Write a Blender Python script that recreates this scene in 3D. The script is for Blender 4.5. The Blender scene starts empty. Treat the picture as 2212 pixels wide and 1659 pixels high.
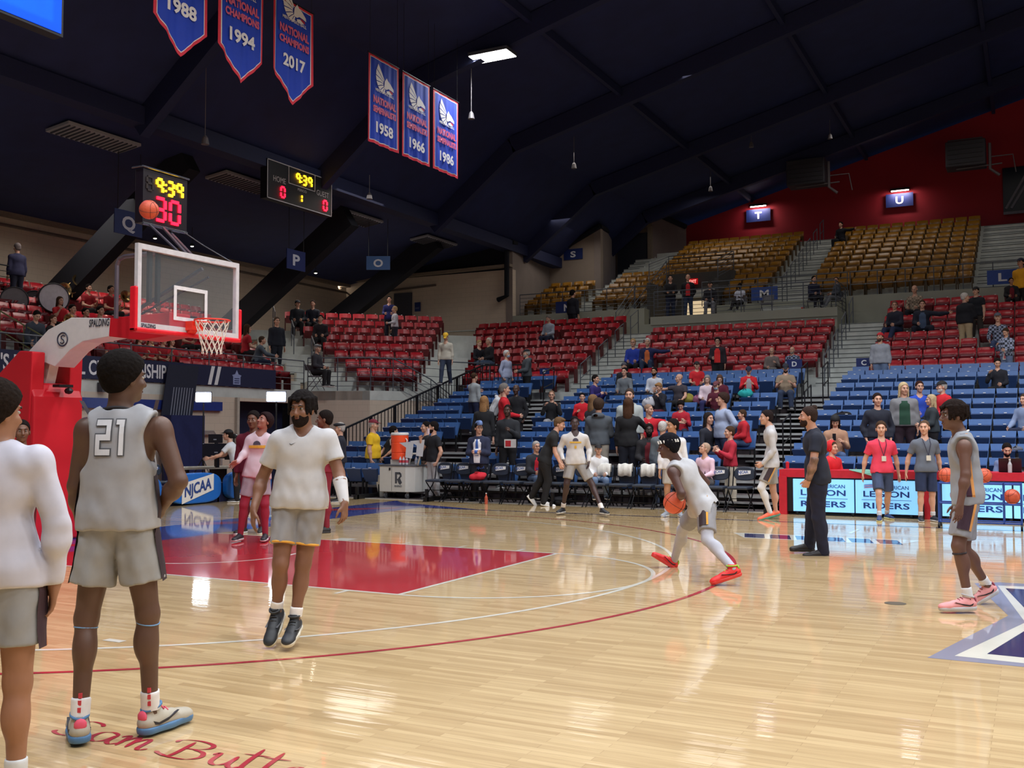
import bpy, math, random
import numpy as np
from mathutils import Vector, Matrix
random.seed(7); np.random.seed(7)
SC = bpy.context.scene
COL = SC.collection
# ------------------------------------------------------------------ camera
CAM = np.array([11.273, -10.0834, 1.5802]); YAW, PITCH, ROLL = -.475455, .0461271, -.0015466
FPX, IW, IH = 2184.6, 2212., 1659.
_cy, _sy, _cp, _sp, _cr, _sr = math.cos(YAW), math.sin(YAW), math.cos(PITCH), math.sin(PITCH), math.cos(ROLL), math.sin(ROLL)
_f = np.array([_sy*_cp, _cy*_cp, _sp]); _rt = np.array([_cy, -_sy, 0.]); _up = np.cross(_rt, _f)
_r2 = _rt*_cr+_up*_sr; _u2 = _up*_cr-_rt*_sr
cd = bpy.data.cameras.new('camera'); cam = bpy.data.objects.new('camera', cd); COL.objects.link(cam)
cam.matrix_world = Matrix(((_r2[0], _u2[0], -_f[0], CAM[0]), (_r2[1], _u2[1], -_f[1], CAM[1]), (_r2[2], _u2[2], -_f[2], CAM[2]), (0, 0, 0, 1)))
cd.sensor_width = 36; cd.lens = FPX/IW*36; cd.clip_end = 300
SC.camera = cam
# ------------------------------------------------------------------ world, light, exposure
w = bpy.data.worlds.new('world'); SC.world = w; w.use_nodes = True
w.node_tree.nodes['Background'].inputs[0].default_value = (.05, .075, .16, 1)
w.node_tree.nodes['Background'].inputs[1].default_value = .6
SC.view_settings.view_transform = 'Standard'; SC.view_settings.look = 'None'
SC.view_settings.exposure = 0.0; SC.view_settings.gamma = 1
try: SC.view_settings.use_curve_mapping = False
except Exception: pass
LAMPS = [(-2.2, 14.9, 12.25)]+[(x, y, 12.6) for x in (3.5, 9.5, 15.5, 21.5, 27.5) for y in (-11, -4, 3, 9.5)]
def area(name, loc, e, sx, sy, col=(1, .97, .92), spread=150, rot=(0, 0, 0)):
    l = bpy.data.lights.new(name, 'AREA'); l.shape = 'RECTANGLE'; l.size = sx; l.size_y = sy; l.energy = e; l.color = col
    l.spread = math.radians(spread)
    o = bpy.data.objects.new(name, l); COL.objects.link(o); o.location = loc; o.rotation_euler = rot
    return o
for i, p in enumerate(LAMPS):
    area('high_bay_light', (p[0], p[1], p[2]-.06), 340 if i else 230, 1.2, .62, col=(.93, .96, 1), spread=150)
STAND_FILL = [(-3, 25, 12.2, 70), (5.5, 33, 14.3, 55), (-1.5, 34, 13.0, 45), (-6.5, 30.5, 11.0, 50), (11, 31, 15, 45), (-11.5, 21, 8.9, 90), (-13, 10, 8.6, 90), (-12.5, 0, 8.8, 80), (2.5, 23, 13.6, 80), (9.5, 23, 15.2, 80), (-7, 17, 9.6, 40)]  # fill lights without fixtures, added to brighten upper seats and walls
for x_, y_, z_, e_ in STAND_FILL:
    area('stand_fill_light', (x_, y_, z_-.3), e_, 2.6, 2.6, col=(1, .93, .85), spread=160)
SC.cycles.max_bounces = 6; SC.cycles.diffuse_bounces = 3; SC.cycles.glossy_bounces = 3; SC.cycles.transmission_bounces = 4
SC.cycles.transparent_max_bounces = 8; SC.cycles.caustics_reflective = False; SC.cycles.caustics_refractive = False
SC.cycles.sample_clamp_indirect = 4
# ------------------------------------------------------------------ pixel to world
def ray(px, py): return _r2*((px-IW/2)/FPX)+_u2*(-(py-IH/2)/FPX)+_f
FH = np.array([_sy, _cy])
def at_z(px, py, z=0.): d = ray(px, py); return CAM+d*((z-CAM[2])/d[2])
def at_x(px, py, X): d = ray(px, py); return CAM+d*((X-CAM[0])/d[0])
def at_y(px, py, Y): d = ray(px, py); return CAM+d*((Y-CAM[1])/d[1])
def at_d(px, py, D): d = ray(px, py); return CAM+d*(D/(d[:2]@FH))
def depth(p): return float(FH@(np.array(p[:2])-CAM[:2]))
# ------------------------------------------------------------------ materials
def lin(c):
    return tuple(((v/255)/12.92 if v <= 10 else ((v/255+.055)/1.055)**2.4) for v in c)+(1.,)
_M = {}
def mat(c, rough=.6, metal=0., noise=.08, scale=12., emit=0., alpha=1., coat=0., bump=0., name=None, trans=0.):
    key = (tuple(c), rough, metal, noise, scale, emit, alpha, coat, bump, trans)
    if key in _M: return _M[key]
    m = bpy.data.materials.new(name or 'mat_%d' % len(_M)); m.use_nodes = True; nt = m.node_tree; b = nt.nodes['Principled BSDF']
    col = lin(c); b.inputs['Roughness'].default_value = rough; b.inputs['Metallic'].default_value = metal
    b.inputs['Coat Weight'].default_value = coat; b.inputs['Alpha'].default_value = alpha
    b.inputs['Transmission Weight'].default_value = trans
    tc = nt.nodes.new('ShaderNodeTexCoord'); nz = nt.nodes.new('ShaderNodeTexNoise'); nz.inputs['Scale'].default_value = scale
    nz.inputs['Detail'].default_value = 3
    nt.links.new(tc.outputs['Object'], nz.inputs['Vector'])
    rp = nt.nodes.new('ShaderNodeValToRGB'); k1, k2 = 1-noise, 1+noise
    rp.color_ramp.elements[0].position = .3; rp.color_ramp.elements[1].position = .7
    rp.color_ramp.elements[0].color = (col[0]*k1, col[1]*k1, col[2]*k1, 1); rp.color_ramp.elements[1].color = (min(1, col[0]*k2), min(1, col[1]*k2), min(1, col[2]*k2), 1)
    nt.links.new(nz.outputs['Fac'], rp.inputs[0]); nt.links.new(rp.outputs[0], b.inputs['Base Color'])
    if emit:
        b.inputs['Emission Color'].default_value = col; b.inputs['Emission Strength'].default_value = emit
    if bump:
        bn = nt.nodes.new('ShaderNodeBump'); bn.inputs['Strength'].default_value = bump; bn.inputs['Distance'].default_value = .01
        nt.links.new(nz.outputs['Fac'], bn.inputs['Height']); nt.links.new(bn.outputs[0], b.inputs['Normal'])
    _M[key] = m; return m
def cloth(c, k=1): return mat(c, rough=.9, noise=.05, scale=14, bump=.08)
def brick(c, sc=1.0, name='painted_block'):
    m = bpy.data.materials.new(name); m.use_nodes = True; nt = m.node_tree; b = nt.nodes['Principled BSDF']; b.inputs['Roughness'].default_value = .75
    tc = nt.nodes.new('ShaderNodeTexCoord'); mp = nt.nodes.new('ShaderNodeMapping'); br = nt.nodes.new('ShaderNodeTexBrick')
    sx = nt.nodes.new('ShaderNodeSeparateXYZ'); ad = nt.nodes.new('ShaderNodeMath'); ad.operation = 'ADD'; cx = nt.nodes.new('ShaderNodeCombineXYZ')
    nt.links.new(tc.outputs['Object'], sx.inputs[0]); nt.links.new(sx.outputs[0], ad.inputs[0]); nt.links.new(sx.outputs[1], ad.inputs[1])
    nt.links.new(ad.outputs[0], cx.inputs[0]); nt.links.new(sx.outputs[2], cx.inputs[1]); nt.links.new(cx.outputs[0], br.inputs['Vector'])
    c1 = lin(c); br.inputs['Color1'].default_value = c1; br.inputs['Color2'].default_value = tuple(v*.96 for v in c1[:3])+(1,)
    br.inputs['Mortar'].default_value = tuple(v*.86 for v in c1[:3])+(1,); br.inputs['Scale'].default_value = 1
    br.inputs['Brick Width'].default_value = .4; br.inputs['Row Height'].default_value = .2; br.inputs['Mortar Size'].default_value = .008
    nt.links.new(br.outputs[0], b.inputs['Base Color']); return m
def slotted(c1, c2, sx, sz, name, rough=.5):   # small regular wave
    return mat(c1, rough)
# ------------------------------------------------------------------ mesh builder
class MB:
    def __init__(s): s.v = []; s.f = []; s.m = []
    def add(s, vs, fs, m=0):
        n = len(s.v); s.v += [tuple(map(float, v)) for v in vs]; s.f += [tuple(i+n for i in f) for f in fs]; s.m += [m]*len(fs); return s
    def box(s, a, b, m=0):
        (x0, y0, z0), (x1, y1, z1) = a, b
        return s.add([(x0, y0, z0), (x1, y0, z0), (x1, y1, z0), (x0, y1, z0), (x0, y0, z1), (x1, y0, z1), (x1, y1, z1), (x0, y1, z1)],
                     [(0, 3, 2, 1), (4, 5, 6, 7), (0, 1, 5, 4), (1, 2, 6, 5), (2, 3, 7, 6), (3, 0, 4, 7)], m)
    def hexa(s, pts, m=0):   # 4 bottom, 4 top
        return s.add(pts, [(0, 3, 2, 1), (4, 5, 6, 7), (0, 1, 5, 4), (1, 2, 6, 5), (2, 3, 7, 6), (3, 0, 4, 7)], m)
    def beam(s, a, b, w, h, m=0, up=(0, 0, 1)):
        a = Vector(a); b = Vector(b); d = (b-a).normalized(); r = d.cross(Vector(up))
        if r.length < 1e-4: r = d.cross(Vector((1, 0, 0)))
        r.normalize(); u = r.cross(d); r = r*w/2; u = u*h/2
        return s.hexa([a-r-u, a+r-u, a+r+u, a-r+u, b-r-u, b+r-u, b+r+u, b-r+u], m)
    def tube(s, pts, r, n=8, m=0, caps=True):
        pts = [Vector(p) for p in pts]; rs = r if isinstance(r, (list, tuple)) else [r]*len(pts); N = len(s.v); pu = None
        for i, p in enumerate(pts):
            d = (pts[min(i+1, len(pts)-1)]-pts[max(i-1, 0)]).normalized()
            u = pu if pu is not None else (Vector((0, 0, 1)) if abs(d.z) < .9 else Vector((1, 0, 0)))
            u = (u-d*u.dot(d)).normalized(); pu = u; v = d.cross(u)
            for k in range(n):
                a = 2*math.pi*k/n; s.v.append(tuple(p+(u*math.cos(a)+v*math.sin(a))*rs[i]))
        for i in range(len(pts)-1):
            for k in range(n):
                s.f.append((N+i*n+k, N+i*n+(k+1) % n, N+(i+1)*n+(k+1) % n, N+(i+1)*n+k)); s.m.append(m)
        if caps:
            s.f.append(tuple(N+k for k in range(n))[::-1]); s.m.append(m); s.f.append(tuple(N+(len(pts)-1)*n+k for k in range(n))); s.m.append(m)
        return s
    def lathe(s, prof, c=(0, 0, 0), n=16, m=0):   # prof list of (r, z)
        N = len(s.v)
        for r, z in prof:
            for k in range(n): a = 2*math.pi*k/n; s.v.append((c[0]+r*math.cos(a), c[1]+r*math.sin(a), c[2]+z))
        for i in range(len(prof)-1):
            for k in range(n): s.f.append((N+i*n+k, N+i*n+(k+1) % n, N+(i+1)*n+(k+1) % n, N+(i+1)*n+k)); s.m.append(m)
        s.f.append(tuple(N+k for k in range(n))[::-1]); s.m.append(m); s.f.append(tuple(N+(len(prof)-1)*n+k for k in range(n))); s.m.append(m)
        return s
    def prism(s, poly, O, U, V, T, m=0):   # 2D poly in U,V at O, thickness vector T
        O, U, V, T = map(Vector, (O, U, V, T)); n = len(poly); P = [O+U*a+V*b for a, b in poly]
        return s.add(P+[p+T for p in P], [tuple(range(n))[::-1], tuple(range(n, 2*n))]+[(i, (i+1) % n, n+(i+1) % n, n+i) for i in range(n)], m)
    def sphere(s, c, r, n=12, m=0):
        r = r if isinstance(r, (tuple, list)) else (r, r, r); N = len(s.v)
        for i in range(n//2+1):
            t = math.pi*i/(n//2)
            for k in range(n): a = 2*math.pi*k/n; s.v.append((c[0]+r[0]*math.sin(t)*math.cos(a), c[1]+r[1]*math.sin(t)*math.sin(a), c[2]-r[2]*math.cos(t)))
        for i in range(n//2):
            for k in range(n): s.f.append((N+i*n+k, N+i*n+(k+1) % n, N+(i+1)*n+(k+1) % n, N+(i+1)*n+k)); s.m.append(m)
        return s
    def mesh(s, name, mats, smooth=False):
        me = bpy.data.meshes.new(name); me.from_pydata(s.v, [], s.f)
        for x in (mats if isinstance(mats, (list, tuple)) else [mats]): me.materials.append(x)
        if len(me.materials) > 1: me.polygons.foreach_set('material_index', s.m)
        if smooth: me.polygons.foreach_set('use_smooth', [True]*len(me.polygons))
        me.update(); return me
    def build(s, name, mats, parent=None, smooth=False, bevel=0):
        o = bpy.data.objects.new(name, s.mesh(name, mats, smooth)); COL.objects.link(o)
        if parent: o.parent = parent
        if bevel:
            b = o.modifiers.new('bevel', 'BEVEL'); b.width = bevel; b.segments = 2; b.limit_method = 'ANGLE'
        return o
def empty(name, loc=(0, 0, 0), rz=0, parent=None):
    o = bpy.data.objects.new(name, None); COL.objects.link(o); o.location = loc; o.rotation_euler = (0, 0, rz); o.empty_display_size = .1
    if parent: o.parent = parent
    return o
def tag(o, label=None, cat=None, group=None, kind=None):
    if label: o['label'] = label
    if cat: o['category'] = cat
    if group: o['group'] = group
    if kind: o['kind'] = kind
    return o
def S(o): o['kind'] = 'structure'; return o
def dup(o, parent=None):
    c = o.copy(); COL.objects.link(c)
    if parent: c.parent = parent
    for ch in list(o.children): dup(ch, c)
    return c
def recenter(o):   # move a mesh-only thing's origin to the bottom centre of its geometry
    me = o.data; n = len(me.vertices); a = np.empty(n*3); me.vertices.foreach_get('co', a); a = a.reshape(-1, 3)
    c = np.array([(a[:, 0].min()+a[:, 0].max())/2, (a[:, 1].min()+a[:, 1].max())/2, a[:, 2].min()]); a -= c
    me.vertices.foreach_set('co', a.ravel()); me.update(); o.location = tuple(c); return o
# text as mesh: origin at left baseline; U right, V up (vectors), height h, thickness t toward N
def text(name, s, O, U, V, h, m, parent=None, width=None, t=.004, bold=0., shear=0., center=False, spacing=1.):
    cu = bpy.data.curves.new(name, 'FONT'); cu.body = s; cu.size = 1; cu.offset = bold; cu.shear = shear; cu.resolution_u = 3; cu.space_character = spacing
    cu.align_x = 'CENTER' if center else 'LEFT'
    tmp = bpy.data.objects.new('tmp', cu); COL.objects.link(tmp); dg = bpy.context.evaluated_depsgraph_get()
    me = bpy.data.meshes.new_from_object(tmp.evaluated_get(dg)); bpy.data.objects.remove(tmp); bpy.data.curves.remove(cu)
    n = len(me.vertices); a = np.empty(n*3); me.vertices.foreach_get('co', a); a = a.reshape(-1, 3)
    hh = .72; sy = h/hh; sx = sy
    if width and n: sx = width/max(1e-6, a[:, 0].max()-a[:, 0].min())
    if center: a[:, 0] -= (a[:, 0].max()+a[:, 0].min())/2
    else: a[:, 0] -= a[:, 0].min()
    O, U, V = (np.array(q, float) for q in (O, U, V)); N = np.cross(U, V)
    P = O+np.outer(a[:, 0]*sx, U)+np.outer(a[:, 1]*sy, V)+N*t
    me.vertices.foreach_set('co', P.ravel()); me.materials.clear(); me.materials.append(m); me.update()
    o = bpy.data.objects.new(name, me); COL.objects.link(o)
    if parent:
        o.parent = parent; o.matrix_parent_inverse = parent.matrix_world.inverted() if False else Matrix.Translation(-Vector(parent.location)) if parent.rotation_euler.z == 0 else (Matrix.Translation(parent.location) @ Matrix.Rotation(parent.rotation_euler.z, 4, 'Z')).inverted()
    return o
def ordinal(n):
    w = ['zeroth', 'first', 'second', 'third', 'fourth', 'fifth', 'sixth', 'seventh', 'eighth', 'ninth', 'tenth', 'eleventh', 'twelfth', 'thirteenth', 'fourteenth', 'fifteenth', 'sixteenth', 'seventeenth', 'eighteenth', 'nineteenth', 'twentieth']
    return w[n] if n < 21 else 'twenty-'+w[n-20]
def place(o, par): o.parent = par; o.matrix_parent_inverse = Matrix.Translation(par.location).inverted(); return o
# ================================================================== hall shell
roofP = [(-17.2, 8.3), (-8.6, 9.55), (-5.2, 12.2), (14.3, 17.3), (33.8, 12.2), (46, 8.3)]
def roof_z(x):
    for (a, za), (b, zb) in zip(roofP, roofP[1:]):
        if x <= b: return za+(zb-za)*(x-a)/(b-a)
    return 8.3
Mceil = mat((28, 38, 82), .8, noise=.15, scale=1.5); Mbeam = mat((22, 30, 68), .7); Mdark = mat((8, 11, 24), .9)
Mbeige = brick((204, 188, 170)); Mconc = mat((196, 200, 196), .85, noise=.1, scale=3, bump=.2); Mgrey = mat((118, 120, 116), .8, noise=.06, scale=2)
b = MB()
for (a, za), (c, zc) in zip(roofP, roofP[1:]):
    b.hexa([(a, -24, za), (c, -24, zc), (c, 44, zc), (a, 44, za), (a, -24, za+.3), (c, -24, zc+.3), (c, 44, zc+.3), (a, 44, za+.3)])
S(b.build('ceiling', Mceil))
# girders
b = MB(); b.beam((-8.5, -24, 9.45), (-8.5, 40, 9.45), .5, .45); S(b.build('beam_edge', Mbeam))
for i, y in enumerate((-6, 1, 8, 15, 22, 29.5, 36)):
    b = MB()
    for (a, za), (c, zc) in zip(roofP[1:4], roofP[2:5]):
        b.beam((a, y, za-.35), (c, y, zc-.35), .28, .6)
    S(b.build('beam_rafter_%d' % i, Mbeam))
for i, x in enumerate((-1, 4.5, 10, 16)):
    b = MB(); z = roof_z(x)-.2; b.beam((x, -24, z), (x, 43, z), .14, .25); S(b.build('beam_purlin_%d' % i, Mbeam))
# walls
def wall(name, P, z0, z1, m, t=.3):   # plan polyline wall with top heights
    b = MB()
    for i in range(len(P)-1):
        (x0, y0), (x1, y1) = P[i], P[i+1]; d = Vector((x1-x0, y1-y0, 0)).normalized(); n = Vector((-d.y, d.x, 0))*t
        za, zb = (z1[i], z1[i+1]) if isinstance(z1, (list, tuple)) else (z1, z1)
        b.hexa([(x0, y0, z0), (x1, y1, z0), (x1+n.x, y1+n.y, z0), (x0+n.x, y0+n.y, z0), (x0, y0, za), (x1, y1, za), (x1+n.x, y1+n.y, zb), (x0+n.x, y0+n.y, zb)] if False else
               [(x0, y0, z0), (x1, y1, z0), (x1+n.x, y1+n.y, z0), (x0+n.x, y0+n.y, z0), (x0, y0, za), (x1, y1, zb), (x1+n.x, y1+n.y, zb), (x0+n.x, y0+n.y, za)])
    return S(b.build(name, m))
wall('wall_end', [(-17, -24), (-17, 28)], 0, 8.35, Mbeige)
wall('wall_corner', [(-17, 28), (-8.3, 28)], 0, 8.45, Mbeige)
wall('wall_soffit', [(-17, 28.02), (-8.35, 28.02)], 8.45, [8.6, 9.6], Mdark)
b = MB(); b.beam((-17, 27.9, 8.48), (-8.3, 27.9, 8.6), .3, .12); b.beam((-16.9, -24, 8.3), (-16.9, 28, 8.3), .3, .14); S(b.build('trim_1', mat((132, 118, 104), .8)))
# conduit pipes on the end wall
b = MB(); b.tube([(-16.75, -24, 7.9), (-16.75, 27.7, 7.95), (-15.8, 27.8, 7.3), (-14.6, 27.8, 7.9), (-12, 27.8, 8.0)], .05, 6); tag(recenter(b.build('conduit_pipe', mat((96, 84, 76), .6))), 'long brown conduit pipe under the end wall top, bending at the corner', 'pipe')
Mb2 = mat((132, 120, 114), .85, noise=.05, scale=2)
wall('wall_step', [(-8.3, 28), (-8.9, 33)], 3, [9.3, 9.9], Mb2)
wall('wall_gable', [(-8.9, 33), (-6.3, 33)], 3, [9.73, 10.9], mat((146, 132, 120), .85, noise=.05, scale=2))
wall('wall_recess', [(-6.3, 33), (-7.1, 37)], 3, [10.9, 11.5], Mb2)
wall('wall_back', [(-7.1, 37), (-5.15, 37)], 3, [11.5, 12.3], mat((146, 132, 120), .85, noise=.05, scale=2))
wall('wall_pier', [(-5.15, 37), (-4.4, 40)], 3, [12.35, 12.0], mat((118, 106, 102), .85, noise=.05, scale=2))
Mred = mat((150, 10, 30), .7, noise=.05, scale=1)
wall('wall_red', [(-4.4, 40), (14.3, 40), (34, 40)], 3, [12.1, 17.2, 12.1], Mred)
b = MB(); b.box((-6.95, 36.8, 5), (-5.35, 36.99, 11.3)); S(b.build('door_1', mat((30, 34, 46), .7)))
b = MB(); b.beam((-7.05, 36.95, 11.45), (-5.15, 36.9, 11.75), .2, .3); b.box((-5.35, 36.75, 5), (-5.15, 36.98, 11.6)); S(b.build('trim_2', mat((120, 108, 94), .8)))
# black pipe at the wall end and black gutter along the stepped wall tops
b = MB(); b.tube([(-8.45, 27.75, 9.4), (-8.45, 27.75, 7.3), (-8.9, 27.8, 7.15)], .11, 8); tag(recenter(b.build('downpipe', Mdark)), 'black downpipe at the outer corner of the beige wall', 'pipe')
b = MB(); b.tube([(-8.3, 27.9, 9.6), (-8.9, 32.8, 9.75), (-6.3, 32.9, 11.0)], .13, 6); b.tube([(-6.3, 32.9, 11.0), (-7.1, 36.8, 11.3)], .13, 6); b.tube([(-5.1, 36.9, 12.3), (-4.4, 39.8, 12.05)], .15, 6)
S(b.build('trim_3', Mdark))
# grey door with sign in the corner wall
p = at_y(853, 690, 27.98); q_ = at_y(890, 632, 27.98)
d = MB().box((p[0], 27.9, 5.2), (q_[0], 27.99, q_[2])).build('door_2', mat((66, 68, 78), .6)); S(d)
MB().box((q_[0]-.16, 27.84, 6.2), (q_[0]-.08, 27.9, 6.3)).build('door_handle', mat((150, 150, 150), .3, 1), d)
p = at_y(902, 663, 27.95); b = MB(); b.box((p[0]-.14, 27.93, p[2]-.2), (p[0]+.14, 27.98, p[2]+.2)); o = b.build('wall_notice', mat((30, 50, 110), .5)); tag(recenter(o), 'small dark blue notice beside the grey door in corner wall', 'sign')
MB().box((-.1, -.04, .12), (.1, -.026, .17)).build('notice_heading', mat((110, 120, 160), .5), o)
# ------------------------------------------------------------------ floor
def wood():
    m = bpy.data.materials.new('maple_floor'); m.use_nodes = True; nt = m.node_tree; b = nt.nodes['Principled BSDF']
    tc = nt.nodes.new('ShaderNodeTexCoord'); br = nt.nodes.new('ShaderNodeTexBrick'); br.inputs['Scale'].default_value = 1
    br.inputs['Brick Width'].default_value = .85; br.inputs['Row Height'].default_value = .057; br.inputs['Mortar Size'].default_value = .0008; br.inputs['Bias'].default_value = 0
    br.offset = .37; br.inputs['Color1'].default_value = lin((196, 164, 116)); br.inputs['Color2'].default_value = lin((222, 192, 143)); br.inputs['Mortar'].default_value = lin((150, 118, 78))
    nt.links.new(tc.outputs['Object'], br.inputs['Vector'])
    mp = nt.nodes.new('ShaderNodeMapping'); mp.inputs['Scale'].default_value = (.9, 14, 1); nt.links.new(tc.outputs['Object'], mp.inputs[0])
    nz = nt.nodes.new('ShaderNodeTexNoise'); nz.inputs['Scale'].default_value = 2.2; nz.inputs['Detail'].default_value = 5; nt.links.new(mp.outputs[0], nz.inputs[0])
    rp = nt.nodes.new('ShaderNodeValToRGB'); rp.color_ramp.elements[0].position = .35; rp.color_ramp.elements[0].color = (.86, .84, .80, 1); rp.color_ramp.elements[1].position = .62; rp.color_ramp.elements[1].color = (1, 1, 1, 1)
    nt.links.new(nz.outputs['Fac'], rp.inputs[0])
    mx = nt.nodes.new('ShaderNodeMix'); mx.data_type = 'RGBA'; mx.blend_type = 'MULTIPLY'; mx.inputs[0].default_value = 1
    nt.links.new(br.outputs[0], mx.inputs[6]); nt.links.new(rp.outputs[0], mx.inputs[7]); nt.links.new(mx.outputs[2], b.inputs['Base Color'])
    b.inputs['Roughness'].default_value = .45; b.inputs['Coat Weight'].default_value = 1; b.inputs['Coat Roughness'].default_value = .045; b.inputs['Coat IOR'].default_value = 1.5
    # slightly cupped boards: waviness across their width, so reflections smear along the view
    mp2 = nt.nodes.new('ShaderNodeMapping'); mp2.inputs['Scale'].default_value = (.6, 9, 1); nt.links.new(tc.outputs['Object'], mp2.inputs[0])
    n2 = nt.nodes.new('ShaderNodeTexNoise'); n2.inputs['Scale'].default_value = 1.3; n2.inputs['Detail'].default_value = 2; nt.links.new(mp2.outputs[0], n2.inputs[0])
    bn = nt.nodes.new('ShaderNodeBump'); bn.inputs['Strength'].default_value = .25; bn.inputs['Distance'].default_value = .004; nt.links.new(n2.outputs['Fac'], bn.inputs['Height'])
    nt.links.new(bn.outputs[0], b.inputs['Coat Normal'])
    return m
Mwood = wood()
def paint(c, name='court_paint'):
    m = mat(c, .4, noise=.04, scale=3, coat=1.0); b = m.node_tree.nodes['Principled BSDF']; b.inputs['Coat Roughness'].default_value = .05; return m
floor = S(MB().box((-16.8, -23, -.2), (33, 27.8, 0)).build('floor', Mwood))
Pwhite, Pred, Pblue, Pnavy, Pgrey, PreD = paint((232, 228, 215)), paint((188, 22, 40)), paint((30, 52, 150)), paint((28, 34, 92)), paint((148, 148, 168)), paint((176, 36, 54))
def flat(name, poly, z, m):   # thin painted area
    b = MB(); n = len(poly); b.add([(x, y, z) for x, y in poly], [tuple(range(n))]); return b.build(name, m, floor)
def strip(b, pts, w, z, closed=False):
    P = [Vector((x, y, 0)) for x, y in pts]; n = len(P); L = []
    for i, p in enumerate(P):
        a = P[(i-1) % n] if (closed or i) else P[i]; c = P[(i+1) % n] if (closed or i < n-1) else P[i]
        d = (c-a).normalized(); k = Vector((-d.y, d.x, 0))*w/2; L.append(((p-k).x, (p-k).y, z)); L.append(((p+k).x, (p+k).y, z))
    b.add(L, [(2*i, 2*((i+1) % n), 2*((i+1) % n)+1, 2*i+1) for i in range(n if closed else n-1)])
def arc(cx, cy, r, a0, a1, n=48): return [(cx+r*math.cos(a0+(a1-a0)*i/n), cy+r*math.sin(a0+(a1-a0)*i/n)) for i in range(n+1)]
# painted zone behind the baseline and key
flat('painted_apron', [(-12, -12), (-5.6, -12), (-5.6, 20), (-12, 20)], .0006, paint((150, 30, 44)))
flat('painted_key', [(0, -1.83), (5.79, -1.83), (5.79, 1.83), (0, 1.83)], .0008, Pred)
# apron: blue band with red darts along the baseline
flat('baseline_band', [(-1.6, -8.4), (0, -8.4), (0, 7.62), (-1.6, 9.2)], .0007, Pblue)
for y in (-5.5, -1.5, 2.6, 5.9):
    flat('red_dart', [(-1.5, y-.2), (-.35, y+1.35), (-.35, y+1.6), (-1.5, y+.6)], .0012, Pred)
    flat('white_dart', [(-1.55, y-1.9), (-1.0, y-1.1), (-1.55, y-.7)], .0012, Pwhite)
flat('apron_trim', [(-5.6, -12), (-5.3, -12), (-5.3, 14), (-5.6, 14)], .0008, Pred)
flat('corner_band', [(-1.6, 7.62), (1.6, 7.62), (-1.6, 8.9)], .0009, Pblue)
b = MB(); strip(b, [(-1.6, 7.68), (30, 7.68)], .10, .0016); b.build('sideline', Pnavy, floor)
b = MB(); h = (1.6, 0); a = math.asin(6.02/6.02)
strip(b, [(0.0, 6.02)]+[(1.6, 6.02)]+arc(1.6, 0, 6.02, math.pi/2, -math.pi/2, 90)[1:]+[(0, -6.02)], .05, .0016); b.build('inner_three_point_line', Pwhite, floor)
t0 = math.acos(0); yl = 6.6; a0 = math.asin(yl/6.75)
b = MB(); strip(b, [(0, yl)]+arc(1.6, 0, 6.75, a0, -a0, 90)+[(0, -yl)], .05, .002); b.build('outer_three_point_line', PreD, floor)
b = MB(); strip(b, arc(5.79, 0, 1.83, math.pi/2, -math.pi/2, 48), .05, .0018); b.build('free_throw_arc', Pwhite, floor)
b = MB()
strip(b, [(0, 1.83), (5.79, 1.83)], .05, .0017); strip(b, [(0, -1.83), (5.79, -1.83)], .05, .0017); strip(b, [(5.79, 1.855), (5.79, -1.855)], .05, .0019)
strip(b, [(0, -1.9), (0, -1.7)], .05, .002)
for s in (1, -1):
    for x in (3.4, 4.31, 5.2): strip(b, [(x, s*1.83), (x, s*2.05)], .05, .002)
    strip(b, [(2.3, s*1.83), (2.3, s*2.12)], .3, .0021)
b.build('lane_lines', Pwhite, floor)
b = MB(); strip(b, arc(1.6, 0, 1.22, math.pi/2, -math.pi/2, 32), .05, .0018); b.build('restricted_arc', Pwhite, floor)
for px, py in ((247, 1384),):
    p = at_z(px, py); flat('white_tick', [(p[0]-.09, p[1]-.035), (p[0]+.09, p[1]-.035), (p[0]+.09, p[1]+.035), (p[0]-.09, p[1]+.035)], .002, Pwhite)
b = MB(); strip(b, [tuple(at_z(1080, 1082)[:2]), tuple(at_z(985, 1092)[:2])], .05, .0018); strip(b, [tuple(at_z(1640+215, 1143)[:2]), tuple(at_z(1835, 1153)[:2])], .05, .0018); b.build('coaching_box_tick', Pwhite, floor)
p = at_z(1934, 1303.5); b = MB(); b.add([(p[0]+.095*math.cos(t), p[1]+.095*math.sin(t), .0022) for t in np.linspace(0, 6.283, 24, False)], [tuple(range(24))]); b.build('floor_socket_cover', mat((92, 84, 70), .4), floor)
# star at mid court
def zpoly(L): return [tuple(at_z(x, y)[:2]) for x, y in L]
C0 = (14.3, -.2)
flat('star_grey', zpoly([(2003, 1421), (2178, 1330), (2105, 1260), (2160, 1258), (2300, 1266), (2600, 1290), (2600, 1480), (2212, 1441)]), .0010, Pgrey)
flat('star_white', zpoly([(2062, 1417), (2215, 1345), (2155, 1265), (2300, 1271), (2600, 1296), (2600, 1470), (2212, 1433)]), .0014, Pwhite)
flat('star_navy_upper', zpoly([(2172, 1271), (2300, 1278), (2600, 1303), (2600, 1345), (2243, 1345)]), .0018, Pnavy)
flat('star_navy_lower', zpoly([(2132, 1413), (2243, 1345), (2600, 1345), (2600, 1462), (2212, 1421)]), .0020, Pnavy)
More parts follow.
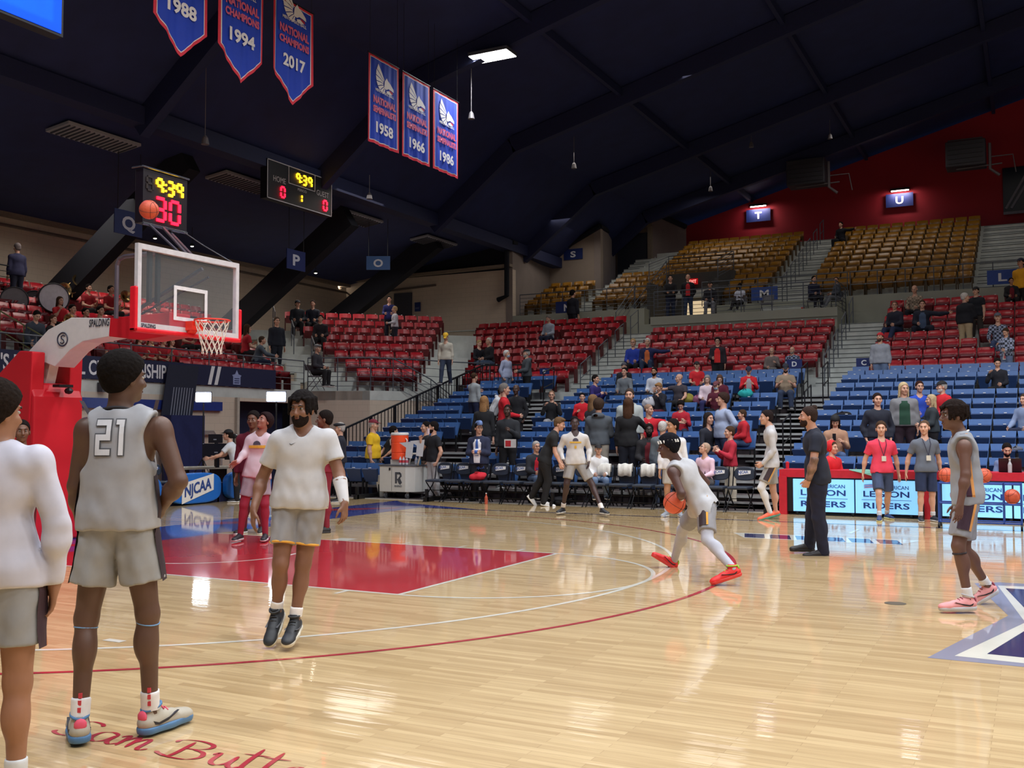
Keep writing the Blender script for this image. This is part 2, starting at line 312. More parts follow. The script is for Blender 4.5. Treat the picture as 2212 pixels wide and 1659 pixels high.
# slanted word mark near the far sideline: outlined block letters
def wordmark(x0, x1, y, hgt, n, z):
    flat('wordmark_outline', [(x0-.12, y-.02), (x0+.22, y-hgt-.06), (x1+.05, y-hgt-.06), (x1+.3, y+.05), (x0+.1, y+.05)][::-1], z, Pwhite)
    wdt = (x1-x0)/n
    for i in range(n):
        a = x0+i*wdt
        flat('wordmark_letter', [(a+.06, y-.05), (a+.2, y-hgt+.02), (a+wdt+.12, y-hgt+.02), (a+wdt-.02, y-.05)][::-1], z+.0004, Pnavy)
pa = at_z(1600, 1152); pb = at_z(1950, 1160)
wordmark(pa[0], pb[0], pa[1]+.05, .62, 6, .0012)
# ================================================================== stands
def blueY(i): return 10.82+.9*i
def blueF(i): return (.95+.25*i if i <= 8 else (3.11 if i == 9 else 3.27))-.69
def redY(j): return 21.4+.8*(j-1)
def redF(j): return 2.85+.35*(j-1)
def goldY(k): return 28.95+.8*k
def goldF(k): return 6.45+.35*k
Mdeck = mat((84, 74, 74), .6, noise=.1); Mnose = mat((170, 172, 172), .45, noise=.05); Mriser = mat((52, 42, 46), .7); Msteel = mat((84, 88, 96), .4, .6); Mrail = mat((84, 90, 100), .5, .2); Mblk = mat((14, 14, 17), .5)
# telescopic bleacher under the blue seats
bl = empty('floor_bleacher', (2, 15, 0)); S(bl)
for i in range(-1, 11):
    y, z = blueY(i), blueF(i); b = MB(); x0 = -5.0; x1 = 12.5
    b.box((x0, y-.42, z-.06), (x1, y+.5, z), 0); b.box((x0, y-.45, z-.05), (x1, y-.42, z+.003), 1)
    b.box((x0, y-.40, max(0, z-.25)), (x1, y-.38, z-.06), 2)
    for (a, c) in ((-2.6, -.85), (5.45, 6.68)):
        b.box((a, y-.72, z-.15), (c, y-.42, z-.12), 0); b.box((a, y-.74, z-.15), (c, y-.71, z-.115), 1)
    place(b.build('row_deck', [Mdeck, Mnose, Mriser]), bl)
b = MB()
for x in (-4.9, -2.7, -.8, 2.3, 5.4, 6.75, 9.5): b.beam((x, 9.2, .0), (x, 9.2, .28), .06, .06); b.beam((x, 9.1, .05), (x, 19.8, .05), .06, .1)
place(b.build('under_frame', Mblk), bl)
# concourse and terraces
Lslab = [(-9.2, -20), (-9.2, 15.5), (-8.3, 15.8), (-7.3, 16.2), (-5.2, 19.7), (-5.1, 20.3), (13, 20.3), (13, 27.9), (-16.95, 27.9), (-16.95, -20)]
b = MB(); b.prism(Lslab, (0, 0, 2.55), (1, 0, 0), (0, 1, 0), (0, 0, .3)); o = b.build('floor_concourse', Mconc); S(o)
b = MB()
for j in range(1, 9):
    y, z = redY(j), redF(j); x0 = -11.2 if j > 3 else -8.2-.5*j; x1 = 13
    b.box((x0, y-.45, z-.36), (x1, y+.4 if j < 8 else 27.9, z))
    for (a, c) in ((-2.75, -1.3), (5.4, 6.85)): b.box((a, y-.65, z-.35), (c, y-.44, z-.17))
    a = -8.0-.32*j; b.box((a-1.3, y-.65, z-.35), (a, y-.44, z-.17))
S(b.build('floor_terrace_1', Mconc))
b = MB()
for j in range(1, 9):
    y, z = redY(j), redF(j)
    for (a, c_) in ((-2.75, -1.3), (5.4, 6.85), (-8.0-.32*j-1.3, -8.0-.32*j)): b.box((a, y-.455, z-.03), (c_, y-.449, z-.005)); b.box((a, y-.655, z-.205), (c_, y-.649, z-.18))
for k in range(12):
    y, z = goldY(k), goldF(k)
    for (a, c_) in ((2.15, 3.75), (9.6, 11.8), (-5.9, -5.1)): b.box((a, y-.425, z-.03), (c_, y-.419, z-.005)); b.box((a, y-.625, z-.2), (c_, y-.619, z-.18))
S(b.build('trim_5', mat((96, 100, 100), .8)))
DR = np.array([.7071, .7071]); NR = np.array([.7071, -.7071]); RR = np.array([-9.3, 24.0])
def A_row(k):   # centre line of row k in the corner block: base point and limits along DR
    base = RR+NR*.8*(8-k); return base, -4.3-1.85*(k-1)/7, -2.3+2.3*(k-1)/7
b = MB()
for k in range(1, 9):
    base, s0, s1 = A_row(k); z = redF(k); q0 = base+DR*(s0-1.3); q1 = base+DR*(s1+1.2); f = NR*.45; bk = -NR*(.4 if k < 8 else 1.6)
    P = [q0+f, q1+f, q1+bk, q0+bk]; b.hexa([(p[0], p[1], z-.36) for p in P]+[(p[0], p[1], z) for p in P])
S(b.build('floor_terrace_2', Mconc))
def E_x(k): return -9.75-.8*(k-1)
b = MB()
for k in range(1, 9):
    z = redF(k); x = E_x(k); b.box((x-.4 if k < 8 else -16.9, -18, z-.36), (x+.45, 15.6+.32*k, z))
    b.box((x+.44, 5.0, z-.35), (x+.65, 6.2, z-.17))
S(b.build('floor_terrace_3', Mconc))
b = MB(); Mgw = mat((150, 152, 140), .8, noise=.05, scale=1.5)
b.box((-16.9, 27.5+.45, 5.9), (-8.4, 28.0, 5.95))
for k in range(0, 12):
    y, z = goldY(k), goldF(k)
    x0 = -8.3 if k < 5 else -5.9
    if k < 3: b.box((x0, y-.42, z-.36), (-2.4, y+.4, z)); b.box((.4, y-.42, z-.36), (13.5, y+.4, z))
    else: b.box((x0, y-.42, z-.36), (13.5, y+.4 if k < 11 else 39.9, z))
    for (a, c) in ((2.15, 3.75), (9.6, 11.8), (-5.9, -5.1)): b.box((a, y-.62, z-.35), (c, y-.41, z-.17))
S(b.build('floor_terrace_4', Mconc))
b = MB(); b.box((5.35, 28.0, 5.0), (13.5, 28.55, 6.45)); b.box((-8.3, 28.0, 5.0), (-2.4, 28.55, 6.45)); b.box((-2.4, 28.0, 5.0), (-1.4, 28.5, 5.8)); b.box((.4, 28.5, 5.6), (5.35, 28.6, 6.45)); b.box((-2.4, 28.5, 5.3), (.4, 31.0, 5.8)); S(b.build('wall_upper_front', Mgw))
b = MB(); b.box((-1.5, 26.2, 4.6), (5.3, 28.52, 5.8)); b.box((-1.5, 26.15, 5.55), (5.32, 26.25, 5.86)); S(b.build('floor_balcony', Mgw))
# lower beige walls under the end stand
b = MB(); b.box((-9.5, -20, 0), (-9.2, 12.3, 2.55)); b.box((-9.5, 12.3, 2.45), (-9.2, 15.5, 2.55)); b.box((-9.5, 15.0, 0), (-9.2, 15.5, 2.55)); S(b.build('wall_lower_end', Mbeige))
S(wall('wall_lower_corner', [(-9.2, 15.5), (-8.3, 15.8), (-7.3, 16.2), (-5.3, 19.6)], 0, 2.84, Mbeige, .2))
b = MB(); b.box((-9.9, 12.3, 0), (-9.8, 15.0, 2.5)); S(b.build('door_3', mat((26, 32, 62), .6)))
b = MB(); b.box((-9.2, 12.2, 0), (-9.1, 12.3, 2.55)); b.box((-9.2, 15.0, 0), (-9.1, 15.1, 2.55)); S(b.build('trim_4', mat((176, 168, 156), .7)))
# -------------------------------------------------- seats
Mb_back = mat((64, 104, 164), .42, noise=.05); Mb_seat = mat((36, 62, 108), .42, noise=.05); Mglint = mat((235, 238, 240), .3)  # seat tone darker than the back: underside shade put into the colour
def seat_blue():
    t = empty('folding_arena_chair')
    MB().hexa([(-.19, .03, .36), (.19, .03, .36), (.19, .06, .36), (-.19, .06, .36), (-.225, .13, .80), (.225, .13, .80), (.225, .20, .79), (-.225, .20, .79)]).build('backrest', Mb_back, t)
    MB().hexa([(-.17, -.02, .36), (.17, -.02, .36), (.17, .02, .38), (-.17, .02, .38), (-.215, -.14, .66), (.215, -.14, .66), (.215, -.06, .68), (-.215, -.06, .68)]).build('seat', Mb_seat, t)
    MB().box((-.028, -.12, .684), (.028, -.08, .70)).build('seat_glint', Mglint, t)  # bright white chip painted as the highlight on the seat's rounded edge
    MB().box((-.2, .0, 0), (-.17, .05, .45)).build('stand_frame', Mblk, t); MB().box((.17, .0, 0), (.2, .05, .45)).build('stand_frame', Mblk, t)
    return t
def shell(w, z0, z1, y0, y1, curve, n=7, t=.025, drop=0.):
    b = MB(); L = []
    for (z, y, wd) in ((z0, y0, w*.93), ((z0+z1)/2, (y0+y1)/2, w), (z1, y1, w*.97)):
        for i in range(n):
            u = -1+2*i/(n-1); L.append((u*wd/2, y+curve*(1-u*u), z-(drop*u*u if z == z1 else 0)))
    N = len(L); L += [(x, y+t, z) for x, y, z in L]
    F = []
    for r in range(2):
        for i in range(n-1): a = r*n+i; F.append((a, a+1, a+n+1, a+n)); F.append((N+a, N+a+n, N+a+n+1, N+a+1))
    for i in range(n-1): F.append((2*n+i, 2*n+i+1, N+2*n+i+1, N+2*n+i)); F.append((i, N+i, N+i+1, i+1))
    for r in range(2): F.append((r*n, r*n+n, N+r*n+n, N+r*n)); F.append((r*n+n-1, N+r*n+n-1, N+r*n+2*n-1, r*n+2*n-1))
    b.add(L, F); return b
def seat_shell(c1, c2, plate):
    t = empty('stadium_chair' if plate else 'tip_up_chair'); m1 = mat(c1, .35, noise=.06); m2 = mat(c2, .4, noise=.06)
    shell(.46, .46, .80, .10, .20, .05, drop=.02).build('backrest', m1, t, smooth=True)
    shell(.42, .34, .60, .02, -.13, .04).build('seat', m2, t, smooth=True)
    ma = mat((int(c1[0]*.5), int(c1[1]*.5), int(c1[2]*.5)), .5); MB().box((-.24, -.12, .0), (-.215, .16, .52)).build('arm_frame', ma, t); MB().box((.215, -.12, .0), (.24, .16, .52)).build('arm_frame', ma, t)
    if plate: MB().box((.12, .168, .795), (.17, .2, .812)).build('seat_glint', Mglint, t)  # plate flag: white chip standing for the glint on the back's edge
    return t
sb, sr, sg = seat_blue(), seat_shell((170, 26, 40), (112, 16, 28), True), seat_shell((150, 104, 28), (122, 82, 20), False)  # darker second tone: shade on the tipped-up seat put into its colour
proto = {'blue': sb, 'red': sr, 'gold': sg}
seats = {'blue': [], 'red': [], 'gold': []}
def add_row(kind, block, rown, P0, P1, z, pitch, rz):
    P0, P1 = np.array(P0, float), np.array(P1, float); L = np.linalg.norm(P1-P0); n = int(round(L/pitch)); 
    for i in range(n):
        p = P0+(P1-P0)*((i+.5)/n); seats[kind].append((tuple(p), z, rz, block, rown, i+1))
TAKEN = []   # seats that would be occupied are left folded too unless listed
for i in range(-1, 11):
    add_row('blue', 'right', i+2, (6.72, blueY(i)), (12.4, blueY(i)), blueF(i), .473, 0)
    add_row('blue', 'centre', i+2, (-.8+.02*i, blueY(i)), (5.42, blueY(i)), blueF(i), .478, 0)
    add_row('blue', 'left', i+2, (-4.9, blueY(i)), (-2.55, blueY(i)), blueF(i), .47, 0)
for j in range(1, 9):
    add_row('red', 'right', j, (6.92, redY(j)), (12.3, redY(j)), redF(j), .5, 0)
    if j <= 6: add_row('red', 'centre', j, (-1.22, redY(j)), (5.35, redY(j)), redF(j), .5, 0)
    add_row('red', 'left', j, (-7.2-.33*(j-1), redY(j)), (-2.82, redY(j)), redF(j), .5, 0)
    base, s0, s1 = A_row(j); add_row('red', 'corner', j, base+DR*s0, base+DR*s1, redF(j), .5, math.radians(45))
    add_row('red', 'end', j, (E_x(j), 6.3 if j < 7 else 8.2), (E_x(j), 14.9+.3*j), redF(j), .5, math.radians(90))
    if j < 4: add_row('red', 'far end', j, (E_x(j), 2.5), (E_x(j), 5.0), redF(j), .5, math.radians(90))
for k in range(0, 11):
    add_row('gold', 'upper right', k+1, (3.8, goldY(k)), (9.5, goldY(k)), goldF(k), .52, 0)
    if k >= 3: add_row('gold', 'upper centre', k+1, (-2.5 if k < 5 else -3.4, goldY(k)), (2.1, goldY(k)), goldF(k), .52, 0)
    else: add_row('gold', 'upper centre', k+1, (.5, goldY(k)), (2.1, goldY(k)), goldF(k), .52, 0)
    if k < 5: add_row('gold', 'upper middle', k+1, (-5.0, goldY(k)), (-2.5, goldY(k)), goldF(k), .52, 0)
    if k < 4: add_row('gold', 'upper left', k+1, (-8.2, goldY(k)), (-5.9, goldY(k)), goldF(k), .52, 0)
def inview(p, z):
    v = np.array([p[0], p[1], z+.5])-CAM; d = v@_f; u = v@_r2/d*FPX+IW/2; return -15 < u < IW+15
WORDS = {'blue': 'blue folding arena seat', 'red': 'red stadium seat', 'gold': 'gold stadium seat'}
def finish_seats(blocked):
    for kind in ('blue', 'red', 'gold'):
        L = [s for s in seats[kind] if inview(s[0], s[1]) and not blocked(s)]
        L.sort(key=lambda s: depth(s[0])); pr = proto[kind]; first = True
        cap_ = 275 if kind == 'red' else 300
        for s in L[:cap_]:
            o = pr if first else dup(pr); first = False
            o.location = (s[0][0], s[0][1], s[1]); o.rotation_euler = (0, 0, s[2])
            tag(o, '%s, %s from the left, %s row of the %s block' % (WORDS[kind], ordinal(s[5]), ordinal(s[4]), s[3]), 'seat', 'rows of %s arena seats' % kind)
        rest = L[cap_:]
        if rest:
            b = MB(); mats = []
            for ch in pr.children:
                me = ch.data; mats.append(me.materials[0]); vs = np.array([v.co[:] for v in me.vertices]); fs = [tuple(p.vertices) for p in me.polygons]; mi = len(mats)-1
                for s in rest:
                    c, sn = math.cos(s[2]), math.sin(s[2]); V = np.stack([vs[:, 0]*c-vs[:, 1]*sn+s[0][0], vs[:, 0]*sn+vs[:, 1]*c+s[0][1], vs[:, 2]+s[1]], 1); b.add(V.tolist(), fs, mi)
            tag(b.build('distant_chairs', mats), 'remaining dim %s seats in the farthest rows' % kind, 'seats', kind='stuff')
# -------------------------------------------------- rails
def handrail(P, H, m, label, grp=None, mids=1, name='handrail', posts=True, r=.017):
    """P: list of base points; rail at height H above, posts at each"""
    t = MB(); P = [Vector(p) for p in P]; top = [p+Vector((0, 0, H)) for p in P]
    for p, q in zip(P, top): t.tube([p, q], r, 6)
    for k in range(1, mids+1):
        f = k/(mids+1); t.tube([p+Vector((0, 0, H*f)) for p in P], r*.6 if mids > 2 else r*.9, 5)
    t.tube([p+Vector((0, 0, H)) for p in P], r*1.15, 6)
    o = recenter(t.build(name, m)); return tag(o, label, 'railing', grp)
names4 = ['lowest', 'second', 'third', 'fourth', 'fifth', 'sixth', 'topmost']
for n, j in enumerate((1, 3, 5, 7)):
    handrail([(5.75, redY(j)-.3, redF(j)), (5.75, redY(j)+.55, redF(j)+.35)], .95, Mrail, 'short grey aisle handrail, %s one between right and centre red blocks' % names4[n], 'handrails in the aisles')
for n, j in enumerate((1, 3, 5, 7)):
    handrail([(-2.2, redY(j)-.3, redF(j)), (-2.2, redY(j)+.55, redF(j)+.35)], .95, Mrail, 'short grey aisle handrail, %s one between centre and left red blocks' % names4[n], 'handrails in the aisles')
for n, k in enumerate((0, 2, 4, 6, 8, 10)):
    handrail([(2.9, goldY(k)-.3, goldF(k)), (2.9, goldY(k)+.55, goldF(k)+.35)], .95, Mrail, 'short dark aisle handrail, %s one in the upper aisle of the gold seats' % names4[n], 'handrails in the aisles')
for n, j in enumerate((3, 5, 7)):
    base, s0, s1 = A_row(j); q0 = base+DR*(s0-.7)+NR*.3; q1 = q0-NR*.85
    handrail([(q0[0], q0[1], redF(j)), (q1[0], q1[1], redF(j)+.35)], .95, Mrail, 'short grey aisle handrail, %s one left of the corner block' % names4[n], 'handrails in the aisles')
for n, j in enumerate((5, 7)):
    handrail([(-10.0-.25*j, redY(j)-.3, redF(j)), (-10.0-.25*j, redY(j)+.55, redF(j)+.35)], .95, Mrail, 'short grey aisle handrail, %s one right of the corner block' % names4[n], 'handrails in the aisles')
# tall dark aisle posts in the blue aisles
for n, (i, x) in enumerate(((8, 6.3), (5, 6.35), (2, 6.4), (8, 5.75), (4, -1.9), (9, -2.4))):
    handrail([(x, blueY(i)-.3, blueF(i)), (x, blueY(i)+.5, blueF(i)+.2)], 1.0, Mblk, 'black aisle handrail beside the blue seats, number of rows up differs: %s' % ('eighth row' if n == 0 else 'fifth row' if n == 1 else 'second row' if n == 2 else 'eighth row centre side' if n == 3 else 'fourth row left aisle' if n == 4 else 'ninth row left aisle'), 'black handrails in the bleacher aisles')
# balcony rails
xs = np.linspace(-1.4, 5.25, 7)
handrail([(x, 26.3, 5.82) for x in xs]+[(5.25, 28.4, 5.82)], 1.0, Mrail, 'grey metal railing with horizontal bars along the balcony platform', mids=6)
handrail([(x, 28.55, 6.45) for x in np.linspace(5.4, 13, 9)], .95, Mrail, 'grey railing in front of the upper right gold seats', mids=1)
handrail([(x, 28.55, 6.45) for x in np.linspace(-.2, 5.3, 6)], .95, Mrail, 'grey railing behind the balcony platform', mids=4)
handrail([(-8.2, 28.5, 6.45), (-7.2, 28.5, 6.45), (-6.2, 28.5, 6.45), (-5.2, 28.5, 6.45), (-4.2, 28.5, 6.45), (-3, 28.5, 6.45), (-2.0, 28.5, 6.45)], .95, Mrail, 'grey railing in front of the upper left gold seats', mids=5)
for n, (a, c) in enumerate((((-2.9, 28.2, 5.7), (-2.0, 29.6, 7.6)), ((-3.3, 27.2, 5.3), (-2.9, 28.3, 6.5)))):
    handrail([a, c], .95, Mrail, ['grey sloping stair rail left of the balcony platform, upper one', 'grey sloping stair rail left of the balcony platform, lower one'][n], 'handrails in the aisles', mids=3)
# vomitory in the upper stand with lit doorway and EXIT sign
b = MB(); b.box((-2.5, 28.6, 5.8), (-2.35, 31.2, 7.55)); b.box((.3, 28.6, 5.8), (.45, 31.2, 7.55)); b.box((-2.5, 31.0, 5.8), (.45, 31.25, 8.2)); S(b.build('wall_stairwell', mat((70, 68, 66), .8)))
b = MB(); b.box((-1.6, 30.85, 5.8), (-.5, 30.95, 7.0)); tag(recenter(b.build('lit_doorway', mat((255, 226, 180), .5, emit=.55, noise=.05))), 'bright lit doorway behind the balcony platform', 'doorway')
handrail([(-2.4, 28.6, 7.5), (-2.4, 31.1, 8.2), (.4, 31.1, 8.2), (.4, 28.7, 7.5)], .8, Mrail, 'dark railing around the stairwell opening in the gold seats', mids=6)
p = at_y(1497, 608, 30.8); e = MB().box((p[0]-.2, 30.78, p[2]-.12), (p[0]+.2, 30.85, p[2]+.12)).build('exit_sign', mat((150, 10, 14), .4, emit=.9)); recenter(e); tag(e, 'small glowing red EXIT sign above the lit doorway', 'sign')
o = text('exit_lettering', 'EXIT', (p[0]-.15, 30.77, p[2]-.07), (1, 0, 0), (0, 0, 1), .14, mat((255, 150, 140), .4, emit=2.), width=.3, bold=.01); o.parent = e; o.matrix_parent_inverse = Matrix.Translation(e.location).inverted()
# front rails of the concourse: end stand, corner, stairs
ys = np.linspace(4.3, 15.4, 9)
handrail([(-9.28, y, 2.85) for y in ys], .95, Mrail, 'grey railing along the front edge of the end stand above the banner', mids=4)
handrail([(-9.2, 15.5, 2.85), (-8.3, 15.85, 2.85), (-7.35, 16.3, 2.85), (-6.6, 17.6, 2.85)], 1.05, Mrail, 'grey railing with many bars on the beige corner wall', mids=6)
handrail([(-6.9, 16.9, 2.85), (-6.1, 17.9, 2.2), (-5.5, 18.9, 1.4)], 1.05, Mrail, 'grey sloping stair railing at the beige corner wall', mids=5)
handrail([(-6.6, 17.6, 2.85), (-6.2, 19.2, 2.85), (-5.4, 20.6, 2.85)], 1.05, Mrail, 'grey railing between the corner wall and the left red block', mids=3)
# sloping black picket fence beside the left blue seats
b = MB(); y0, y1 = 10.8, 19.6; n = 52; X = -5.12
def zr(y): return max(.05, (y-10.82)/.9*.25+.28)
b.beam((X, y0, zr(y0)+1.05), (X, y1, zr(y1)+1.05), .05, .05); b.beam((X, y0, zr(y0)+.05), (X, y1, zr(y1)+.05), .04, .04)
for i in range(n+1):
    y = y0+(y1-y0)*i/n; w_ = .035 if i % 7 == 0 else .009; b.box((X-w_, y-w_, zr(y)-(0 if i % 7 else zr(y)-.02)), (X+w_, y+w_, zr(y)+1.05))
b.beam((X, y1, zr(y1)+1.05), (X+1.5, y1+.3, zr(y1)+1.05), .05, .05)
for i in range(12): x = X+1.5*i/11; b.box((x-.01, y1+.02*i, 2.6), (x+.01, y1+.02*i+.02, zr(y1)+1.05))
tag(recenter(b.build('picket_railing', Mblk)), 'long sloping black picket railing beside the left blue seats', 'railing')
# dark slanted roof struts over the end stand
def strut(a, c, w_, lab):
    b = MB(); b.beam(a, c, .9, w_); o = recenter(b.build('roof_strut', Mdark)); tag(o, lab, 'strut', 'dark slanted roof struts')
def pd(x, y, X): return tuple(at_x(x, y, X))
# -------------------------------------------------- banner on the end stand rail
BX = -9.14; bn = MB().box((BX-.02, 3.0, 2.86), (BX, 13.9, 3.42)).build('fabric_banner', mat((22, 26, 62), .7, noise=.03)); recenter(bn); tag(bn, "long navy banner reading MEN'S BASKETBALL CHAMPIONSHIP on the end stand rail", 'banner')
def onto(par, o): o.parent = par; o.matrix_parent_inverse = Matrix.Translation(par.location).inverted(); return o
Mtw = mat((222, 222, 226), .6, noise=.02)
onto(bn, text('banner_lettering', "MEN'S BASKETBALL CHAMPIONSHIP", (BX, 3.98, 2.97), (0, 1, 0), (0, 0, 1), .36, Mtw, width=5.55, bold=.02))
for y in (11.05, 11.3): onto(bn, MB().prism([(0, 0), (.13, 0), (.27, .52), (.14, .52)], (BX+.004, y, 2.88), (0, 1, 0), (0, 0, 1), (.004, 0, 0)).build('slanted_stripe', Mtw))
onto(bn, MB().prism([(0, 0), (.3, 0), (.3, .22), (.34, .27), (.22, .3), (.15, .42), (.08, .3), (-.04, .27), (0, .22)], (BX+.004, 12.05, 2.92), (0, 1, 0), (0, 0, 1), (.004, 0, 0)).build('crest', mat((140, 150, 190), .6)))
for k in range(3): onto(bn, MB().box((BX+.008, 12.1, 2.96+.06*k), (BX+.012, 12.3, 2.985+.06*k)).build('crest_line', mat((40, 46, 90), .6)))
# blue wall padding
wp = MB().box((-9.19, 4.0, 2.15), (-9.1, 11.6, 2.4)).build('wall_padding', mat((34, 52, 128), .5)); recenter(wp); tag(wp, 'blue padding strip on the beige wall under the banner', 'padding')
# ================================================================== figure engine: smooth unions of limbs polygonised into one skin
F4 = np.float32
def V3(*a): return np.array(a, float)
def nrm(v): v = np.array(v, float); return v/max(1e-9, np.linalg.norm(v))
class Field:
    lams = (.55, .45)
    def __init__(s, pts, h, pad=.06):
        P = np.array(pts); s.h = h; s.lo = P.min(0)-pad; s.n = np.ceil((P.max(0)+pad-s.lo)/h).astype(int)+1
        s.ax = [s.lo[i]+h*np.arange(s.n[i]) for i in range(3)]; s.D = np.full(s.n, .3, F4)
    def _sub(s, lo, hi):
        a = np.clip(np.floor((lo-s.lo)/s.h).astype(int), 0, s.n-1); b = np.clip(np.ceil((hi-s.lo)/s.h).astype(int)+1, 1, s.n)
        if (b <= a).any(): return None
        sl = tuple(slice(a[i], b[i]) for i in range(3)); X, Y, Z = (s.ax[i][sl[i]].astype(F4) for i in range(3))
        return sl, X[:, None, None], Y[None, :, None], Z[None, None, :]
    def put(s, d, sl, k, op):
        D = s.D[sl]
        if op == 'add':
            if k <= 0: s.D[sl] = np.minimum(D, d); return
            h = np.maximum(k-np.abs(D-d), 0)/k; s.D[sl] = np.minimum(D, d)-h*h*k*.25
        elif op == 'sub': s.D[sl] = np.maximum(D, -d)
        elif op == 'ssub': h = np.maximum(.022-np.abs(D+d), 0)/.022; s.D[sl] = np.maximum(D, -d)+h*h*.0055
    def cone(s, a, b, ra, rb, k=.03, flat=None, fl=1., cap=False, op='add', wav=0.):
        a = np.array(a, float); b = np.array(b, float); R = max(ra, rb)*max(1, 1/fl)+.05+k
        q = s._sub(np.minimum(a, b)-R, np.maximum(a, b)+R)
        if q is None: return
        sl, X, Y, Z = q; d = b-a; L = np.linalg.norm(d)
        if L < 1e-6: return s.ell(a, (ra, ra, ra), k=k)
        d = d/L; x, y, z = X-F4(a[0]), Y-F4(a[1]), Z-F4(a[2]); t = (x*F4(d[0])+y*F4(d[1])+z*F4(d[2]))
        if flat is not None:
            n = np.array(flat, float); n = n-d*n.dot(d); n = nrm(n); pn = (x*F4(n[0])+y*F4(n[1])+z*F4(n[2])); ex = pn*pn*F4(1/(fl*fl)-1)
        else: ex = 0
        tc = np.clip(t, 0, L); px, py, pz = x-d[0]*tc, y-d[1]*tc, z-d[2]*tc
        if cap:
            px, py, pz = x-d[0]*t, y-d[1]*t, z-d[2]*t; rr = np.sqrt(np.maximum(px*px+py*py+pz*pz+ex, 1e-12))-(ra+(rb-ra)*tc/L)
            if wav: an = np.arctan2(py*.7+pz*.3, px+.001); rr = rr+wav*np.sin(an*5+t*9)
            dd = np.maximum(rr, np.abs(t-L/2)-L/2)
        else: dd = np.sqrt(np.maximum(px*px+py*py+pz*pz+ex, 1e-12))-(ra+(rb-ra)*tc/L)
        s.put(dd.astype(F4), sl, k, op)
    def ell(s, c, r, M=None, k=.03, op='add', noise=0.):
        c = np.array(c, float); r = np.array(r, float); R = r.max()+.05+k; q = s._sub(c-R, c+R)
        if q is None: return
        sl, X, Y, Z = q; x, y, z = X-F4(c[0]), Y-F4(c[1]), Z-F4(c[2])
        if M is not None:
            M = np.array(M); u = x*M[0][0]+y*M[0][1]+z*M[0][2]; v = x*M[1][0]+y*M[1][1]+z*M[1][2]; w_ = x*M[2][0]+y*M[2][1]+z*M[2][2]
        else: u, v, w_ = x+0*y+0*z, y+0*x+0*z, z+0*x+0*y
        k0 = np.sqrt((u/r[0])**2+(v/r[1])**2+(w_/r[2])**2); k1 = np.sqrt((u/r[0]**2)**2+(v/r[1]**2)**2+(w_/r[2]**2)**2)+1e-6
        dd = k0*(k0-1)/k1
        if noise: dd = dd+noise*np.sin(u*170+v*60)*np.sin(v*150+w_*40)*np.sin(w_*160+u*30)
        s.put(dd.astype(F4), sl, k, op)
    def cutplane(s, p, n, lo=None, hi=None, soft=False):   # removes the side n points to (inside the box lo-hi)
        p = np.array(p, float); n = nrm(n); q = s._sub(s.lo if lo is None else np.array(lo), s.lo+s.h*s.n if hi is None else np.array(hi)); 
        if q is None: return
        sl, X, Y, Z = q; s.D[sl] = np.maximum(s.D[sl], ((X-p[0])*n[0]+(Y-p[1])*n[1]+(Z-p[2])*n[2]).astype(F4))
    def ripple(s, amp, f=(30, 30, 18), ph=0.):
        X, Y, Z = (s.ax[i].astype(F4) for i in range(3)); X, Y, Z = X[:, None, None], Y[None, :, None], Z[None, None, :]
        s.D += F4(amp)*np.sin(X*f[0]+Z*f[2]+2*np.sin(Y*11+Z*7+ph)+ph)*np.sin(Y*f[1]-Z*f[2]*.6+1.7*np.sin(X*9+Z*5)+ph*2)
    def mesh(s):
        D = s.D; I = D < 0; n = s.n; nodes = None
        c = [I[a:n[0]-1+a, b:n[1]-1+b, e:n[2]-1+e] for a in (0, 1) for b in (0, 1) for e in (0, 1)]
        cnt = sum(q.astype(np.int8) for q in c); act = (cnt > 0) & (cnt < 8); ids = np.argwhere(act)
        if len(ids) == 0: return np.zeros((0, 3)), []
        idx = np.full(act.shape, -1, np.int32); idx[act] = np.arange(len(ids))
        acc = np.zeros((len(ids), 3)); w_ = np.zeros(len(ids))
        corners = [(a, b, e) for a in (0, 1) for b in (0, 1) for e in (0, 1)]; val = np.stack([D[ids[:, 0]+a, ids[:, 1]+b, ids[:, 2]+e] for a, b, e in corners], 1)
        for i, ca in enumerate(corners):
            for j, cb in enumerate(corners):
                if j > i and sum(abs(p-q) for p, q in zip(ca, cb)) == 1:
                    va, vb = val[:, i], val[:, j]; m = (va < 0) != (vb < 0); t = np.where(m, va/np.where(m, va-vb, 1), 0)
                    acc += m[:, None]*(np.array(ca)+t[:, None]*(np.array(cb)-np.array(ca))); w_ += m
        vert = s.lo+s.h*(ids+acc/w_[:, None]); faces = []
        for ax in range(3):
            sa = [slice(None)]*3; sb = [slice(None)]*3; sa[ax] = slice(0, -1); sb[ax] = slice(1, None)
            e = I[tuple(sa)] != I[tuple(sb)]; o1, o2 = [a for a in range(3) if a != ax]
            g = np.argwhere(e); g = g[(g[:, o1] > 0) & (g[:, o2] > 0) & (g[:, o1] < n[o1]-1) & (g[:, o2] < n[o2]-1)]
            def at(d1, d2): h = g.copy(); h[:, o1] -= d1; h[:, o2] -= d2; return idx[h[:, 0], h[:, 1], h[:, 2]]
            Q = np.stack([at(1, 1), at(0, 1), at(0, 0), at(1, 0)], 1); ins = I[g[:, 0], g[:, 1], g[:, 2]]
            flip = ~ins if ax != 1 else ins; Q[flip] = Q[flip][:, ::-1]; faces.append(Q[(Q >= 0).all(1)])
        Fc = np.concatenate(faces); E_ = np.concatenate([Fc[:, [0, 1]], Fc[:, [1, 2]], Fc[:, [2, 3]], Fc[:, [3, 0]]])
